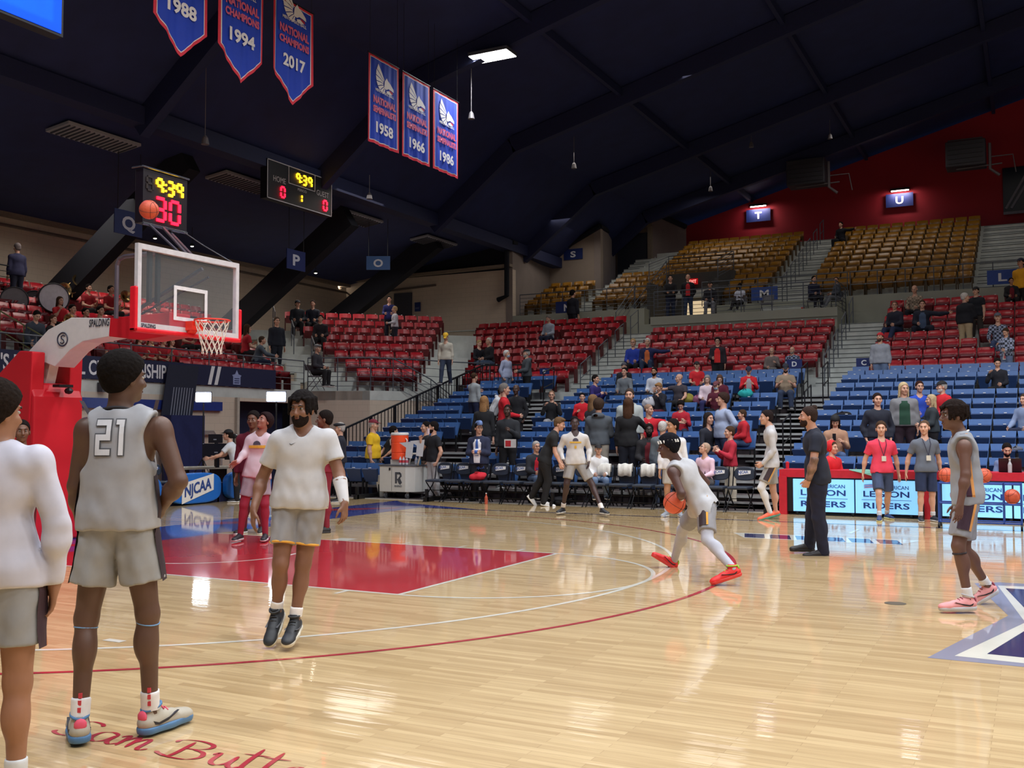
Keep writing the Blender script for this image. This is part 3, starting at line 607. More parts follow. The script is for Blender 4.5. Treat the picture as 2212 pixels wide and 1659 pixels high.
        for lam in s.lams:
            acc = np.zeros_like(vert); n_ = np.bincount(E_[:, 0], minlength=len(vert))+np.bincount(E_[:, 1], minlength=len(vert))
            for a_ in range(3): acc[:, a_] = np.bincount(E_[:, 0], vert[E_[:, 1], a_], len(vert))+np.bincount(E_[:, 1], vert[E_[:, 0], a_], len(vert))
            vert = vert*(1-lam)+lam*acc/np.maximum(n_, 1)[:, None]
        return vert, Fc
def fast_mesh(name, V, Q, mats, smooth=True, mi=None):
    me = bpy.data.meshes.new(name); Q = np.asarray(Q, np.int32); me.vertices.add(len(V)); me.vertices.foreach_set('co', np.asarray(V, F4).ravel())
    k = Q.shape[1] if len(Q) else 4; me.loops.add(len(Q)*k); me.loops.foreach_set('vertex_index', Q.ravel()); me.polygons.add(len(Q)); me.polygons.foreach_set('loop_start', np.arange(len(Q))*k)
    me.polygons.foreach_set('loop_total', np.full(len(Q), k)) if False else None
    for m in (mats if isinstance(mats, (list, tuple)) else [mats]): me.materials.append(m)
    if smooth: me.polygons.foreach_set('use_smooth', np.ones(len(Q), bool))
    if mi is not None: me.polygons.foreach_set('material_index', np.asarray(mi, np.int32))
    me.update(calc_edges=True); me.validate(); return me
def link(name, me, parent=None):
    o = bpy.data.objects.new(name, me); COL.objects.link(o)
    if parent: o.parent = parent; o.matrix_parent_inverse = Matrix.Translation(Vector(parent.location)).inverted()
    return o
# ------------------------------------------------------------ head and hand templates (local: x right of the face as seen by its owner = -x ... z up, y forward)
def head_field(F, T, k=.02):
    """T maps local head coordinates to world; returns nothing"""
    c, M, s = T   # centre, rows = local axes in world, scale
    def P(x, y, z): return c+(M[0]*x+M[1]*y+M[2]*z)*s
    def R(*r): return np.array(r)*s
    F.ell(P(0, -.015, .035), R(.074, .094, .086), M, k=.02)
    F.ell(P(0, .022, -.04), R(.058, .066, .078), M, k=.03)
    F.ell(P(0, .064, -.093), R(.026, .022, .020), M, k=.02)
    F.ell(P(0, .082, .028), R(.045, .012, .010), M, k=.015)
    for sx in (1, -1):
        F.ell(P(sx*.040, .062, -.028), R(.022, .020, .022), M, k=.02)
        F.ell(P(sx*.0765, -.008, -.012), R(.010, .020, .032), M, k=.006)
        F.ell(P(sx*.030, .096, .007), R(.015, .014, .010), M, op='sub')
    F.cone(P(0, .085, .012), P(0, .107, -.030), .0085*s, .0135*s, k=.010)
    for sx in (1, -1): F.ell(P(sx*.0125, .096, -.033), R(.008, .010, .007), M, k=.006)
    F.ell(P(0, .084, -.058), R(.021, .010, .006), M, k=.006); F.ell(P(0, .082, -.069), R(.018, .010, .006), M, k=.006)
def frame(fwd, up=(0, 0, 1)):
    y = nrm(fwd); z = nrm(np.array(up)-y*np.dot(up, y)); x = np.cross(y, z); return np.array([x, y, z])
def _tmpl_head():
    F = Field([(-.09, -.11, -.13), (.09, .13, .125)], .0072, .01); head_field(F, (V3(0, 0, 0), np.eye(3), 1.)); return F.mesh()
HEAD_T = _tmpl_head()
def hand_prims(F, w, d, n, side, s, curl=.35, k=.006, spread=1., rmul=1.):
    """w wrist, d direction of the fingers, n palm normal (the way the palm faces), side=+1 thumb towards d x n"""
    w = np.array(w, float); d = nrm(d); n = nrm(np.array(n)-d*np.dot(n, d)); t = np.cross(d, n)*side
    F.cone(w-d*.02*s, w+d*.03*s, .026*s, .030*s, k=.02, flat=n, fl=.62)
    F.cone(w+d*.02*s+t*.012*s, w+d*.082*s+t*.020*s, .027*s, .021*s, k=.012, flat=n, fl=.55); F.cone(w+d*.02*s-t*.012*s, w+d*.074*s-t*.022*s, .025*s, .018*s, k=.012, flat=n, fl=.6)
    for i, (off, L) in enumerate(((.033, .072), (.011, .080), (-.011, .075), (-.031, .058))):
        p = w+(d*(.082-.004*abs(i-1))+t*off)*s; a = 0; dd = nrm(d+t*off*2.2*spread)
        for j, (fr, r) in enumerate(((.45, .0092), (.30, .0083), (.25, .0074))):
            a += curl*(.55, .9, .7)[j]*(1+.12*i); v = dd*math.cos(a)+n*math.sin(a); q = p+v*L*fr*s; F.cone(p, q, r*s*rmul, r*.93*s*rmul, k=k); p = q
    p = w+(d*.022+t*.026)*s
    for j, (L, r) in enumerate(((.036, .0125), (.030, .0105), (.024, .009))):
        a = .75-.2*j; v = nrm(d*math.cos(a)+t*math.sin(a)*(1-.3*j)+n*(.35+.25*j*(curl > .6))); q = p+v*L*s; F.cone(p, q, r*s*rmul, r*.92*s*rmul, k=.009); p = q
def _tmpl_hand(curl):
    out = []
    for side in (1, -1):
        F = Field([(-.07, -.09, -.03), (.07, .07, .2)], .0062, .01); hand_prims(F, (0, 0, 0), (0, 0, 1), (0, -1, 0), side, 1., curl, k=.003, spread=1.6, rmul=1.1); out.append(F.mesh())
    return out
HAND_T = {'open': _tmpl_hand(.25), 'curl': _tmpl_hand(.75), 'fist': _tmpl_hand(1.35)}
def xf(T, o, M, s=1.):   # local coordinates to world: o + sum local_i * M[i]
    V, Q = T; return o+(V*s) @ M, Q
# ------------------------------------------------------------ shoe template: local y forward (toe), z up, origin at the heel-bottom centre under the ankle
def _tmpl_shoe(h=.007, high=.105):
    F = Field([(-.06, -.06, 0), (.06, .25, .14)], h, .01)
    F.cone((0, -.02, .045), (0, .15, .032), .040, .040, k=.02, flat=(0, 0, 1), fl=.85); F.ell((0, .185, .030), (.042, .050, .030), k=.02)
    F.cone((0, .0, .05), (0, .0, high+.02), .040, .034, k=.02, flat=(1, 0, 0), fl=.85); F.cone((0, .04, .06), (0, .11, .045), .034, .030, k=.02)
    F.cutplane((0, 0, .012), (0, 0, -1)); F.cutplane((0, 0, high), (0, -.3, 1)); up = F.mesh()
    F = Field([(-.06, -.06, 0), (.06, .25, .05)], h, .01)
    F.cone((0, -.015, .02), (0, .09, .02), .045, .042, k=.03); F.cone((0, .08, .02), (0, .19, .022), .042, .043, k=.03); F.cutplane((0, 0, .0), (0, 0, -1)); F.cutplane((0, 0, .030), (0, 0, 1)); so = F.mesh()
    return up, so
SHOE_T = _tmpl_shoe(); SHOE_H = _tmpl_shoe(.004, .118)
def make_shoe(root, ank, toe, up_c, sole_c, s=1., hi=False, accent=None, pitch=None, name='shoe'):
    """ank: ankle joint, toe: direction of the toes; foot bottom .07*s under the ankle along the foot's own down"""
    d = nrm(toe); M = frame(d, (0, 0, 1)) if abs(d[2]) < .95 else frame(d, (0, 1, 0)); org = ank-M[2]*.075*s-M[1]*.0
    T = SHOE_H if hi else SHOE_T; V, Q = xf(T[0], org, M, s); o = link(name, fast_mesh(name, V, Q, mat(up_c, .55, noise=.05)), root)
    V, Q = xf(T[1], org, M, s); so = link('sole', fast_mesh('sole', V, Q, mat(sole_c, .5, noise=.04)), o)
    if accent:
        def W(x, y, z): return tuple(org+(M[0]*x+M[1]*y+M[2]*z)*s)
        b = MB(); b.tube([W(.034*math.cos(t), .004+.044*math.sin(t), .108+.012*math.sin(t)) for t in np.linspace(0, 2*math.pi, 17)], .0065*s, 6, caps=False); b.build('shoe_collar', mat(sole_c if up_c[0] > 150 and up_c[1] > 120 else accent, .7), o, smooth=True)
        b = MB()
        for i in range(5): y = .055+.022*i; z = .093-.0105*i; b.tube([W(-.022, y, z-.004), W(0, y+.004, z+.006), W(.022, y, z-.004)], .0035*s, 5)
        b.build('laces', mat(accent, .7), o, smooth=True)
        for sg in (1, -1):
            P_ = [(-.03, .052), (0, .040), (.06, .050), (.115, .066), (.05, .038), (.0, .030), (-.022, .036)]; b = MB(); b.add([W(sg*(.0445-.0003*abs(y*100-4)), y+.01, z+.004) for y, z in P_]+[W(sg*.030, y+.01, z+.004) for y, z in P_], [tuple(range(7)), tuple(range(7, 14))]+[(i, (i+1) % 7, 7+(i+1) % 7, 7+i) for i in range(7)]); b.build('side_mark', mat((40, 36, 40) if up_c[0] > 100 else (90, 90, 94), .6), o)
        b = MB(); b.sphere((0, 0, 0), (.026*s, .012*s, .026*s), 10); b.v = [tuple(org+M[0]*x+M[1]*(y-.045*s)+M[2]*(z+.075*s)) for x, y, z in b.v]; b.build('heel_tab', mat(accent, .6), o, smooth=True)
    return o, org, M
# ------------------------------------------------------------ generic figure
SKIN = {'light': (206, 158, 134), 'pale': (222, 178, 156), 'tan': (176, 128, 98), 'brown': (112, 76, 58), 'dark': (78, 52, 42), 'deep': (56, 38, 34)}
def joints(pose, H, build=1., lean=None, headturn=0., L=None):
    """local joints: figure faces +y, x to its right, origin on the ground (or on the seat when sitting)"""
    s = H; J = {}; sit = pose.startswith('sit'); ln = lean if lean is not None else (.08 if sit else .0)
    pz = .03*s+.06 if sit else .515*s; py = -.02 if sit else 0
    J['pel'] = V3(0, py, pz+.02*s); tl = .30*s; ty, tz = math.sin(ln), math.cos(ln)
    J['neck'] = J['pel']+V3(0, ty*tl, tz*tl); J['tup'] = V3(0, ty, tz); J['head'] = J['neck']+V3(0, math.sin(ln*.5)*.115*s+.015, math.cos(ln*.5)*.112*s)
    sw = .101*s*(1+.25*(build-1)); J['sR'] = J['neck']+V3(sw, 0, -.045*s); J['sL'] = J['neck']+V3(-sw, 0, -.045*s)
    hw = .05*s*(1+.4*(build-1)); J['hR'] = J['pel']+V3(hw, 0, -.025*s); J['hL'] = J['pel']+V3(-hw, 0, -.025*s)
    th, sh = .235*s, .235*s
    for sd, sg in (('R', 1), ('L', -1)):
        h = J['h'+sd]
        if sit:
            sp = .12 if pose != 'sit_wide' else .4; k = h+nrm(V3(sg*sp, 1, .02 if pose != 'sit_up' else .25))*th; a = k+nrm(V3(sg*.02, -.05 if pose != 'sit_ext' else .6, -1))*sh; t = V3(sg*.15, 1, 0)
        else:
            wk = {'walk': (.32 if sg > 0 else -.28), 'stride': (.45 if sg > 0 else -.45)}.get(pose, .03*sg); kn = .12 if pose in ('walk', 'stride') else .02
            k = h+nrm(V3(sg*.05, math.sin(wk)+kn, -math.cos(wk)))*th; a = k+nrm(V3(sg*.03, math.sin(wk)-kn*1.3, -math.cos(wk)))*sh; t = V3(sg*.25, 1, 0)
        J['k'+sd] = k; J['a'+sd] = a; J['t'+sd] = t
    if not sit:
        dz = .075-min(J['aR'][2], J['aL'][2])
        for q in J:
            if q[0] != 't' or q == 'tup': J[q] = J[q]+(V3(0, 0, dz) if q not in ('tup',) else 0)
        for sd in 'RL': J['a'+sd][2] = .075
    return J
ARMS = {  # upper-arm and forearm directions (out, forward, up), hand curl
 'down': ((.16, .0, -1), (.05, .18, -1), 'open'), 'hip': ((.75, -.25, -1), (-.75, .12, -.5), 'fist'), 'lap': ((.2, .25, -1), (-.35, 1, -.15), 'curl'),
 'cross': ((.2, .2, -1), (-1, .55, .12), 'curl'), 'pocket': ((.35, -.15, -1), (-.2, .35, -1), 'fist'), 'phone': ((.25, .3, -1), (-.45, .9, .55), 'curl'),
 'face': ((.25, .55, -.8), (-.35, .35, 1), 'curl'), 'back': ((.3, -.3, -1), (-.5, -.5, -.8), 'open'), 'out': ((1, .1, -.15), (1, .25, .1), 'open'),
 'knee': ((.25, .45, -1), (-.1, 1, -.45), 'open'), 'reach': ((.4, .8, -.5), (.1, 1, .1), 'open'), 'up': ((.6, .3, .4), (-.3, .3, 1), 'open'), 'lean': ((.35, -.35, -1), (.15, -.1, -1), 'open')}
def hairbits(F, st, c, M, s, long=False):
    def P(x, y, z): return c+(M[0]*x+M[1]*y+M[2]*z)*s
    def R(*r): return np.array(r)*s
    off = {'buzz': .003, 'short': .010, 'curly': .026, 'afro': .030, 'long': .013, 'bun': .011, 'side': .014, 'dreads': .020}.get(st, .01)
    F.ell(P(0, -.017, .037), R(.074+off, .094+off, .086+off), M, k=.01, noise=.004 if st in ('curly', 'afro', 'dreads') else .001)
    lo, hi = c-.2*s, c+.2*s
    F.cutplane(P(0, .074, .078), M[1]*.78-M[2]*.62); F.cutplane(P(0, -.09, -.055), M[1]*.30-M[2]*.95) if st not in ('long',) else None
    if st in ('short', 'side', 'curly', 'bun'):
        F.ell(P(0, -.055, -.02), R(.068+off*.6, .055, .06), M, k=.02)
    if st == 'long':
        F.ell(P(0, -.055, -.05), R(.085, .055, .10), M, k=.03); F.ell(P(0, -.075, -.15), R(.085, .045, .12), M, k=.03)
        for sx in (1, -1): F.cone(P(sx*.078, .0, .02), P(sx*.082, -.005, -.14), .022*s, .018*s, k=.02)
    if st == 'bun': F.ell(P(0, -.075, .115), R(.04, .04, .036), M, k=.01, noise=.002)
    if st == 'side': F.ell(P(.02, .05, .095), R(.055, .05, .03), M, k=.02)
    if st == 'dreads':
        rnd = random.Random(5)
        for i in range(64):
            a = rnd.uniform(-math.pi, math.pi); fr = abs(a) < .75; r0 = rnd.uniform(.01, .06); sx, cy_ = math.sin(a), math.cos(a); ln = rnd.uniform(.92, 1.06)
            z2 = rnd.uniform(.052, .075) if fr else rnd.uniform(-.035, .03)
            b0 = P(sx*r0, cy_*r0-.015, .118-r0*.35); b1 = P(sx*.086*ln, cy_*.106*ln-.017, .075*ln); b2 = P(sx*.092*ln, cy_*(.112 if not fr else .116)*ln-.017, z2)
            F.cone(b0, b1, .0105*s, .0105*s, k=.003); F.cone(b1, b2, .0105*s, .009*s, k=.003)
def capbits(F, st, c, M, s):
    def P(x, y, z): return c+(M[0]*x+M[1]*y+M[2]*z)*s
    def R(*r): return np.array(r)*s
    if st in ('cap', 'capback'):
        F.ell(P(0, -.012, .045), R(.088, .108, .088), M, k=.005); F.cutplane(P(0, 0, .045), -M[2])
        sg = 1 if st == 'cap' else -1; F.cone(P(0, sg*.075, .052), P(0, sg*.135, .042), .062*s, .050*s, k=.01, flat=M[2], fl=.14)
    elif st == 'beanie': F.ell(P(0, -.014, .05), R(.090, .110, .094), M, k=.005); F.cutplane(P(0, 0, .035), -M[2]-M[1]*-.1)
    elif st == 'garrison': F.cone(P(0, -.08, .085), P(0, .085, .095), .075*s, .070*s, k=.01, flat=M[0], fl=.75); F.cutplane(P(0, 0, .06), -M[2])
    elif st == 'flat': F.ell(P(0, .005, .075), R(.10, .125, .04), M, k=.01)
    elif st == 'hood': F.ell(P(0, -.03, .03), R(.10, .11, .12), M, k=.01); F.cutplane(P(0, .04, 0), M[1])
NP = 0
def person(label, loc, face, H=1.78, pose='stand', armR='down', armL='down', skin='light', hair=('short', (60, 44, 34)), hat=None, top=('tee', (200, 200, 200)), low=('pants', (40, 48, 70)),
           shoes=((40, 40, 42), (220, 220, 220)), build=1., lean=None, head=0., nod=0., beard=None, glasses=False, J=None, vox=.021, sockc=None, group=None, extra=None, hands=True, name='person', mask=False, print_=None, inner=None):
    """loc: ground (or seat) point; face: heading of the figure in degrees, 0 = towards the court side (-y), positive turns to its left seen from above"""
    global NP; NP += 1
    loc = np.array(loc, float); root = empty(name, tuple(loc)); tag(root, label, 'person', group)
    a = math.radians(face); fw = V3(-math.sin(a)*-1, -math.cos(a), 0); rg = np.cross(fw, V3(0, 0, 1)); s = H
    own = J is None
    if own:
        Jl = joints(pose, H, build, lean); J = {}
        for q, v in Jl.items():
            wv = rg*v[0]+fw*v[1]+V3(0, 0, 1)*v[2]; J[q] = wv if q in ('tup', 'tR', 'tL') else wv+loc
        for sd, sg, st in (('R', 1, armR), ('L', -1, armL)):
            u, f_, hd = ARMS[st]; tr = nrm(J['tup']); tf = nrm(fw-tr*fw.dot(tr))
            U = nrm(rg*u[0]*sg+tf*u[1]+tr*u[2]); Fv = nrm(rg*f_[0]*sg+tf*f_[1]+tr*f_[2]); J['e'+sd] = J['s'+sd]+U*.172*s; J['w'+sd] = J['e'+sd]+Fv*.148*s; J['hd'+sd] = (Fv, hd)
    tup = nrm(J['neck']-J['pel']); trg = nrm(J['sR']-J['sL']); tfw = nrm(np.cross(tup, trg)); bd = build; R3 = [np.cross(tfw, tup), tfw, tup]
    R3 = np.array([nrm(np.cross(tfw, tup)), tfw, tup])
    if own:
        ha = a+math.radians(head); hf = V3(math.sin(ha), -math.cos(ha), -math.tan(math.radians(nod))); J['hf'] = nrm(hf)
    HM = frame(J['hf'], J.get('hup', (0, 0, 1))); hs = J.get('hs', (.136 if vox < .0135 and not own else .149)*s/.235); HC = J['head']
    fine = vox < .012
    pts = [v for q, v in J.items() if isinstance(v, np.ndarray) and q not in ('tup', 'tR', 'tL', 'hf', 'hup')]
    # --- body skin
    F = Field(pts+[HC+V3(0, 0, .13*hs), HC-V3(.1, .1, 0)], vox, .13)
    def torso(F, g, k=.05, bellyg=0.):
        up = tup; chest = J['neck']-up*.095*s; ab = J['pel']+up*.085*s; pv = J['pel']
        F.ell(chest, np.array([.098*s*(.7+.3*bd)+g, .062*s*bd+g, .092*s+g]), R3, k=k); F.ell(ab+tfw*(.012*s*(bd-1)*3), np.array([.080*s*bd+g+bellyg, .056*s*bd+g+bellyg, .085*s+g]), R3, k=k)
        F.ell(pv, np.array([.088*s*bd+g, .060*s*bd+g, .062*s+g]), R3, k=k)
        F.cone(J['sR']-up*.012*s, J['sL']-up*.012*s, .030*s+g, .030*s+g, k=k); F.cone(J['neck']-up*.048*s+trg*.06*s, J['neck']-up*.008*s, .030*s+g*.6, .028*s+g*.6, k=k); F.cone(J['neck']-up*.048*s-trg*.06*s, J['neck']-up*.008*s, .030*s+g*.6, .028*s+g*.6, k=k)
    bs = .6+.4*bd
    torso(F, 0); F.cone(J['neck']-tup*.03*s, HC-HM[2]*.05*hs-HM[1]*.02*hs, .034*s*bs, .032*s*bs, k=.03)
    for sd in 'RL':
        F.cone(J['s'+sd], J['e'+sd], .0300*s*bs, .0235*s*bs, k=.03); F.cone(J['e'+sd], J['w'+sd], .0235*s*bs, .0155*s*bs, k=.02)
        F.ell(J['e'+sd]+(J['w'+sd]-J['e'+sd])*.28, np.array([.026, .026, .026])*s*bs, k=.03)
        F.cone(J['h'+sd], J['k'+sd], .052*s*bs, .031*s*bs, k=.04); F.cone(J['k'+sd], J['a'+sd], .030*s*bs, .0195*s*bs, k=.03)
        kd = nrm(J['a'+sd]-J['k'+sd]); bk = nrm(np.cross(np.cross(kd, J['t'+sd]), kd)); F.ell(J['k'+sd]+kd*.075*s-bk*.012*s, np.array([.031, .031, .055])*s*bs, frame(bk, -kd), k=.03)
        td = nrm(J['t'+sd]); fm = frame(td); F.cone(J['a'+sd], J['a'+sd]+td*.05*s-fm[2]*.028*s, .0205*s, .012*s, k=.01)
    if fine:
        head_field(F, (HC, HM, hs))
        for sd, sg in (('R', 1), ('L', -1)):
            d, st = J['hd'+sd][:2]; n = J['hn'+sd] if 'hn'+sd in J else nrm(-trg*sg+tfw*.2); hand_prims(F, J['w'+sd], d, n, J.get('ts'+sd, sg*1), s/1.8*1.02, {'open': .28, 'curl': .75, 'fist': 1.3}[st] if isinstance(st, str) else st)
    V, Q = F.mesh(); parts = [(V, Q)]
    if not fine:
        parts.append(xf(HEAD_T, HC, HM, hs))
        if hands:
            for sd, sg in (('R', 1), ('L', -1)):
                d, st = J['hd'+sd][:2]; n = nrm(-trg*sg+tfw*.3); n = nrm(n-d*n.dot(d)); M = np.array([nrm(np.cross(-n, d)), -n, nrm(d)]); T = HAND_T[st][0 if sg > 0 else 1]; parts.append(xf(T, J['w'+sd], M, s/1.8))
    Vs, Qs, k0 = [], [], 0
    for V, Q in parts: Vs.append(V); Qs.append(Q+k0); k0 += len(V)
    sc = SKIN[skin] if isinstance(skin, str) else skin
    body = link('body', fast_mesh('body', np.concatenate(Vs), np.concatenate(Qs), mat(sc, .5, noise=.07, scale=9)), root)
    # --- face
    def HP(x, y, z): return HC+(HM[0]*x+HM[1]*y+HM[2]*z)*hs
    dk = sc[0] < 130
    for sg in (1, -1):
        b = MB(); c = HP(sg*.030, .0745 if fine else .0785, .006); b.sphere(tuple(c), (.0115*hs, .0115*hs, .0085*hs), 10, 0); c2 = HP(sg*.030, .0818 if fine else .0855, .006); b.sphere(tuple(c2), .0066*hs, 8, 1)
        place(b.build('eye', [mat((168, 160, 152), .4), mat((24, 16, 12), .3)], smooth=True), root)
    hc = hair[1] if hair else (60, 45, 35)
    b = MB()
    for sg in (1, -1): b.tube([HP(sg*.014, .0905, .024), HP(sg*.030, .090, .029), HP(sg*.046, .078, .023)], [.0035*hs, .0045*hs, .0025*hs], 5)
    place(b.build('eyebrows', mat(tuple(int(v*.7) for v in hc), .8), smooth=True), root)
    lc = tuple(int(v*k) for v, k in zip(sc, (.85, .62, .6))); b = MB(); b.tube([HP(-.022, .084, -.063), HP(0, .0945, -.062), HP(.022, .084, -.063)], [.002*hs, .0055*hs, .002*hs], 6); place(b.build('lips', mat(lc, .45), smooth=True), root)
    if glasses:
        b = MB()
        for sg in (1, -1): c = HP(sg*.031, .102, .006); b.tube([tuple(c+(HM[0]*math.cos(t)*.022+HM[2]*math.sin(t)*.017)*hs) for t in np.linspace(0, 6.2832, 11)], .0022*hs, 4, caps=False); b.tube([HP(sg*.053, .10, .008), HP(sg*.080, .0, .006)], .002*hs, 4)
        b.tube([HP(-.009, .103, .01), HP(.009, .103, .01)], .002*hs, 4); place(b.build('glasses', mat((20, 20, 22), .3)), root)
    if mask:
        F = Field([HC-.12, HC+.12], .008, .02); F.ell(HP(0, .045, -.055), np.array((.056, .062, .052))*hs, HM, k=0); F.cutplane(HP(0, .03, 0), -HM[1]); F.cutplane(HP(0, 0, -.012), HM[2]); V, Q = F.mesh(); link('face_mask', fast_mesh('face_mask', V, Q, mat((170, 196, 220), .8)), root)
    hv = .011 if not fine else .0065
    if hair and hair[0] != 'bald':
        F = Field([HC-.17*hs, HC+.17*hs] if hair[0] != 'long' else [HC-np.array([.17, .17, .32])*hs, HC+.17*hs], hv, .02); hairbits(F, hair[0], HC, HM, hs)
        V, Q = F.mesh(); link('hair', fast_mesh('hair', V, Q, hairmat(hair[1])), root)
    elif hair is None or hair[0] == 'bald': pass
    if beard:
        F = Field([HC-.16*hs, HC+.1*hs], hv, .02); F.ell(HP(0, .026, -.058), np.array((.060, .068, .068))*hs, HM, k=.02); F.ell(HP(0, .062, -.098), np.array((.032, .030, .028))*hs, HM, k=.02)
        F.cutplane(HP(0, .06, -.030), HM[2]*.85+HM[1]*.25) ; F.ell(HP(0, .10, -.052), np.array((.022, .03, .012))*hs, HM, op='sub'); F.cutplane(HP(0, -.03, 0), -HM[1]); V, Q = F.mesh(); link('beard', fast_mesh('beard', V, Q, hairmat(beard)), root)
    if hat:
        F = Field([HC-.19*hs, HC+.19*hs], hv, .02); capbits(F, hat[0], HC, HM, hs); V, Q = F.mesh(); nm = {'cap': 'cap', 'capback': 'cap', 'beanie': 'beanie', 'garrison': 'garrison_cap', 'flat': 'flat_cap', 'hood': 'hood'}[hat[0]]
        link(nm, fast_mesh(nm, V, Q, mat(hat[1], .8)), root)
    # --- lower clothing
    lk, lcx = low[0], low[1]; cv = min(vox, .02) if not fine else vox
    lows = [J[q+sd] for q in 'hka' for sd in 'RL']+[J['pel']+tup*.1*s]
    if lk in ('pants', 'joggers', 'shorts', 'jeans', 'skirt'):
        F = Field(lows, cv, .14); g = .006*s; wst = J['pel']+tup*.075*s
        F.ell(J['pel'], np.array([.090*s*bd+g, .064*s*bd+g, .072*s+g]), R3, k=.03); F.ell(J['pel']+tup*.05*s, np.array([.080*s*bd+g*.4, .056*s*bd+g*.4, .06*s+g]), R3, k=.03)
        for sd in 'RL':
            h, k_, a_ = J['h'+sd], J['k'+sd], J['a'+sd]
            F.cone(h, h+(k_-h)*.15, .056*s*bs+.003, .056*s*bs+.003, k=.02)
            if lk != 'shorts': kd = nrm(a_-k_); bk = nrm(np.cross(np.cross(kd, J['t'+sd]), kd)); F.ell(k_+kd*.075*s-bk*.012*s, np.array([.038, .038, .060])*s*bs, frame(bk, -kd), k=.03)
            if lk == 'shorts':
                fr = low[2] if len(low) > 2 else .72; e = h+(k_-h)*fr; F.cone(h, e, .058*s*bs, (.054 if len(low) < 4 else low[3])*s*bs, k=.008, cap=True, wav=.005)
            else:
                r1 = .034 if lk == 'joggers' else .040; r2 = .024 if lk == 'joggers' else .036; F.cone(h, k_, .060*s*bs, r1*1.05*s*bs, k=.04); e = a_+(a_-k_)*.03 if lk != 'joggers' else a_-(a_-k_)*.06; F.cone(k_, e+(e-k_)*.0, r1*1.05*s*bs, r2*s*bs, k=.03)
        F.cutplane(wst, tup, J['pel']-.3, J['pel']+.35)
        if fine: F.ripple(.0035, (42, 38, 26), 1.3)
        else: F.ripple(.002)
        V, Q = F.mesh(); nm = {'pants': 'trousers', 'joggers': 'jogging_trousers', 'shorts': 'shorts', 'jeans': 'jeans', 'skirt': 'skirt'}[lk]
        link(nm, fast_mesh(nm, V, Q, cloth(lcx)), root)
    if inner:   # tights
        F = Field(lows, cv, .1)
        for sd in (inner[1] if len(inner) > 1 else 'RL'):
            F.cone(J['h'+sd]+(J['k'+sd]-J['h'+sd])*.3, J['k'+sd], (.047*s*bs+.004), (.032*s*bs+.004), k=.04); F.cone(J['k'+sd], J['a'+sd], (.031*s*bs+.003), (.0215*s*bs+.004), k=.03)
            kd = nrm(J['a'+sd]-J['k'+sd]); bk = nrm(np.cross(np.cross(kd, J['t'+sd]), kd)); F.ell(J['k'+sd]+kd*.075*s-bk*.012*s, np.array([.034, .034, .057])*s*bs, frame(bk, -kd), k=.03)
        V, Q = F.mesh(); link('tights', fast_mesh('tights', V, Q, cloth(inner[0])), root)
    if sockc:
        for sd in 'RL':
            d = J['a'+sd]-J['k'+sd]; F = Field([J['a'+sd]+.05, J['a'+sd]-d*.35-.05], min(cv, .009), .03); F.cone(J['a'+sd]-d*.24, J['a'+sd]+d*.06, .0262*s*bs, .0245*s*bs, k=.0, cap=True); V, Q = F.mesh(); link('sock', fast_mesh('sock', V, Q, mat(sockc, .85)), root)
    # --- upper clothing
    tk, tc = top[0], top[1]; ups = [J[q+sd] for q in 'sew' for sd in 'RL']+[J['pel'], J['neck']]
    F = Field(ups, cv, .14); F.lams = (.6, .55, .5, .5, .5) if fine else F.lams; thick = {'tee': .012, 'jersey': .0165, 'long': .0085, 'hoodie': .020, 'jacket': .020, 'polo': .012, 'suit': .018, 'sweater': .016}[tk]*s
    F.ell(J['pel'], np.array([.088*s*bd+thick+.007, .060*s*bd+thick+.007, .062*s+thick]), R3, k=.05); torso(F, thick, k=.05, bellyg=.01 if tk != 'long' else 0)
    hem = J['pel']-tup*{'suit': .055, 'jacket': .03, 'hoodie': .025, 'sweater': .02}.get(tk, .042)*s
    if tk in ('suit', 'jacket', 'hoodie', 'long', 'tee', 'jersey', 'polo', 'sweater') and not pose.startswith('sit'):
        F.cone(J['pel']+tup*.05*s, hem-tup*.05*s, .096*s*bd+thick, .098*s*bd+thick, k=.03, flat=tfw, fl=.68)
    if not pose.startswith('sit'):
        for sd in 'RL': F.cone(J['h'+sd]+tup*.02*s, J['h'+sd]+(J['k'+sd]-J['h'+sd])*.12, .060*s*bs+.010, .062*s*bs+.010, k=.04)
    if tk == 'jersey':
        for sd in 'RL': F.cone(J['s'+sd]-tup*.01*s+(J['neck']-J['s'+sd])*.3, J['s'+sd]+(J['neck']-J['s'+sd])*.6, .05*s, .04*s, k=.02)
    for sd in 'RL':
        S_, E_, W_ = J['s'+sd], J['e'+sd], J['w'+sd]
        if tk in ('tee', 'polo'): F.cone(S_, S_+(E_-S_)*.2, .036*s*bs, .037*s*bs, k=.02); F.cone(S_+(E_-S_)*.1, S_+(E_-S_)*(.66 if tk == 'tee' else .6), .036*s*bs, .040*s*bs, k=.02, cap=True)
        elif tk != 'jersey': ts_ = thick/s; F.cone(S_, E_, (.031+ts_*.6)*s*bs, (.0255+ts_*.5)*s*bs, k=.02); F.cone(E_, W_, (.0255+ts_*.5)*s*bs, (.0175+ts_*.45)*s*bs, k=.02); F.ell(E_+(W_-E_)*.28, np.array([.0275+ts_*.5]*3)*s*bs+.002, k=.03)
    if tk in ('hoodie',) and not (hat and hat[0] == 'hood'): F.ell(J['neck']-tfw*.055*s+tup*.0*s, np.array([.075, .045, .035])*s, R3, k=.03)
    F.cutplane(hem, -tup, J['pel']-.35, J['pel']+.3)
    if tk == 'jersey':
        for sd, sg in (('R', 1), ('L', -1)): F.ell(J['s'+sd]+trg*sg*.016*s-tup*.035*s, np.array([.052, .085, .082])*s, R3, op='ssub')
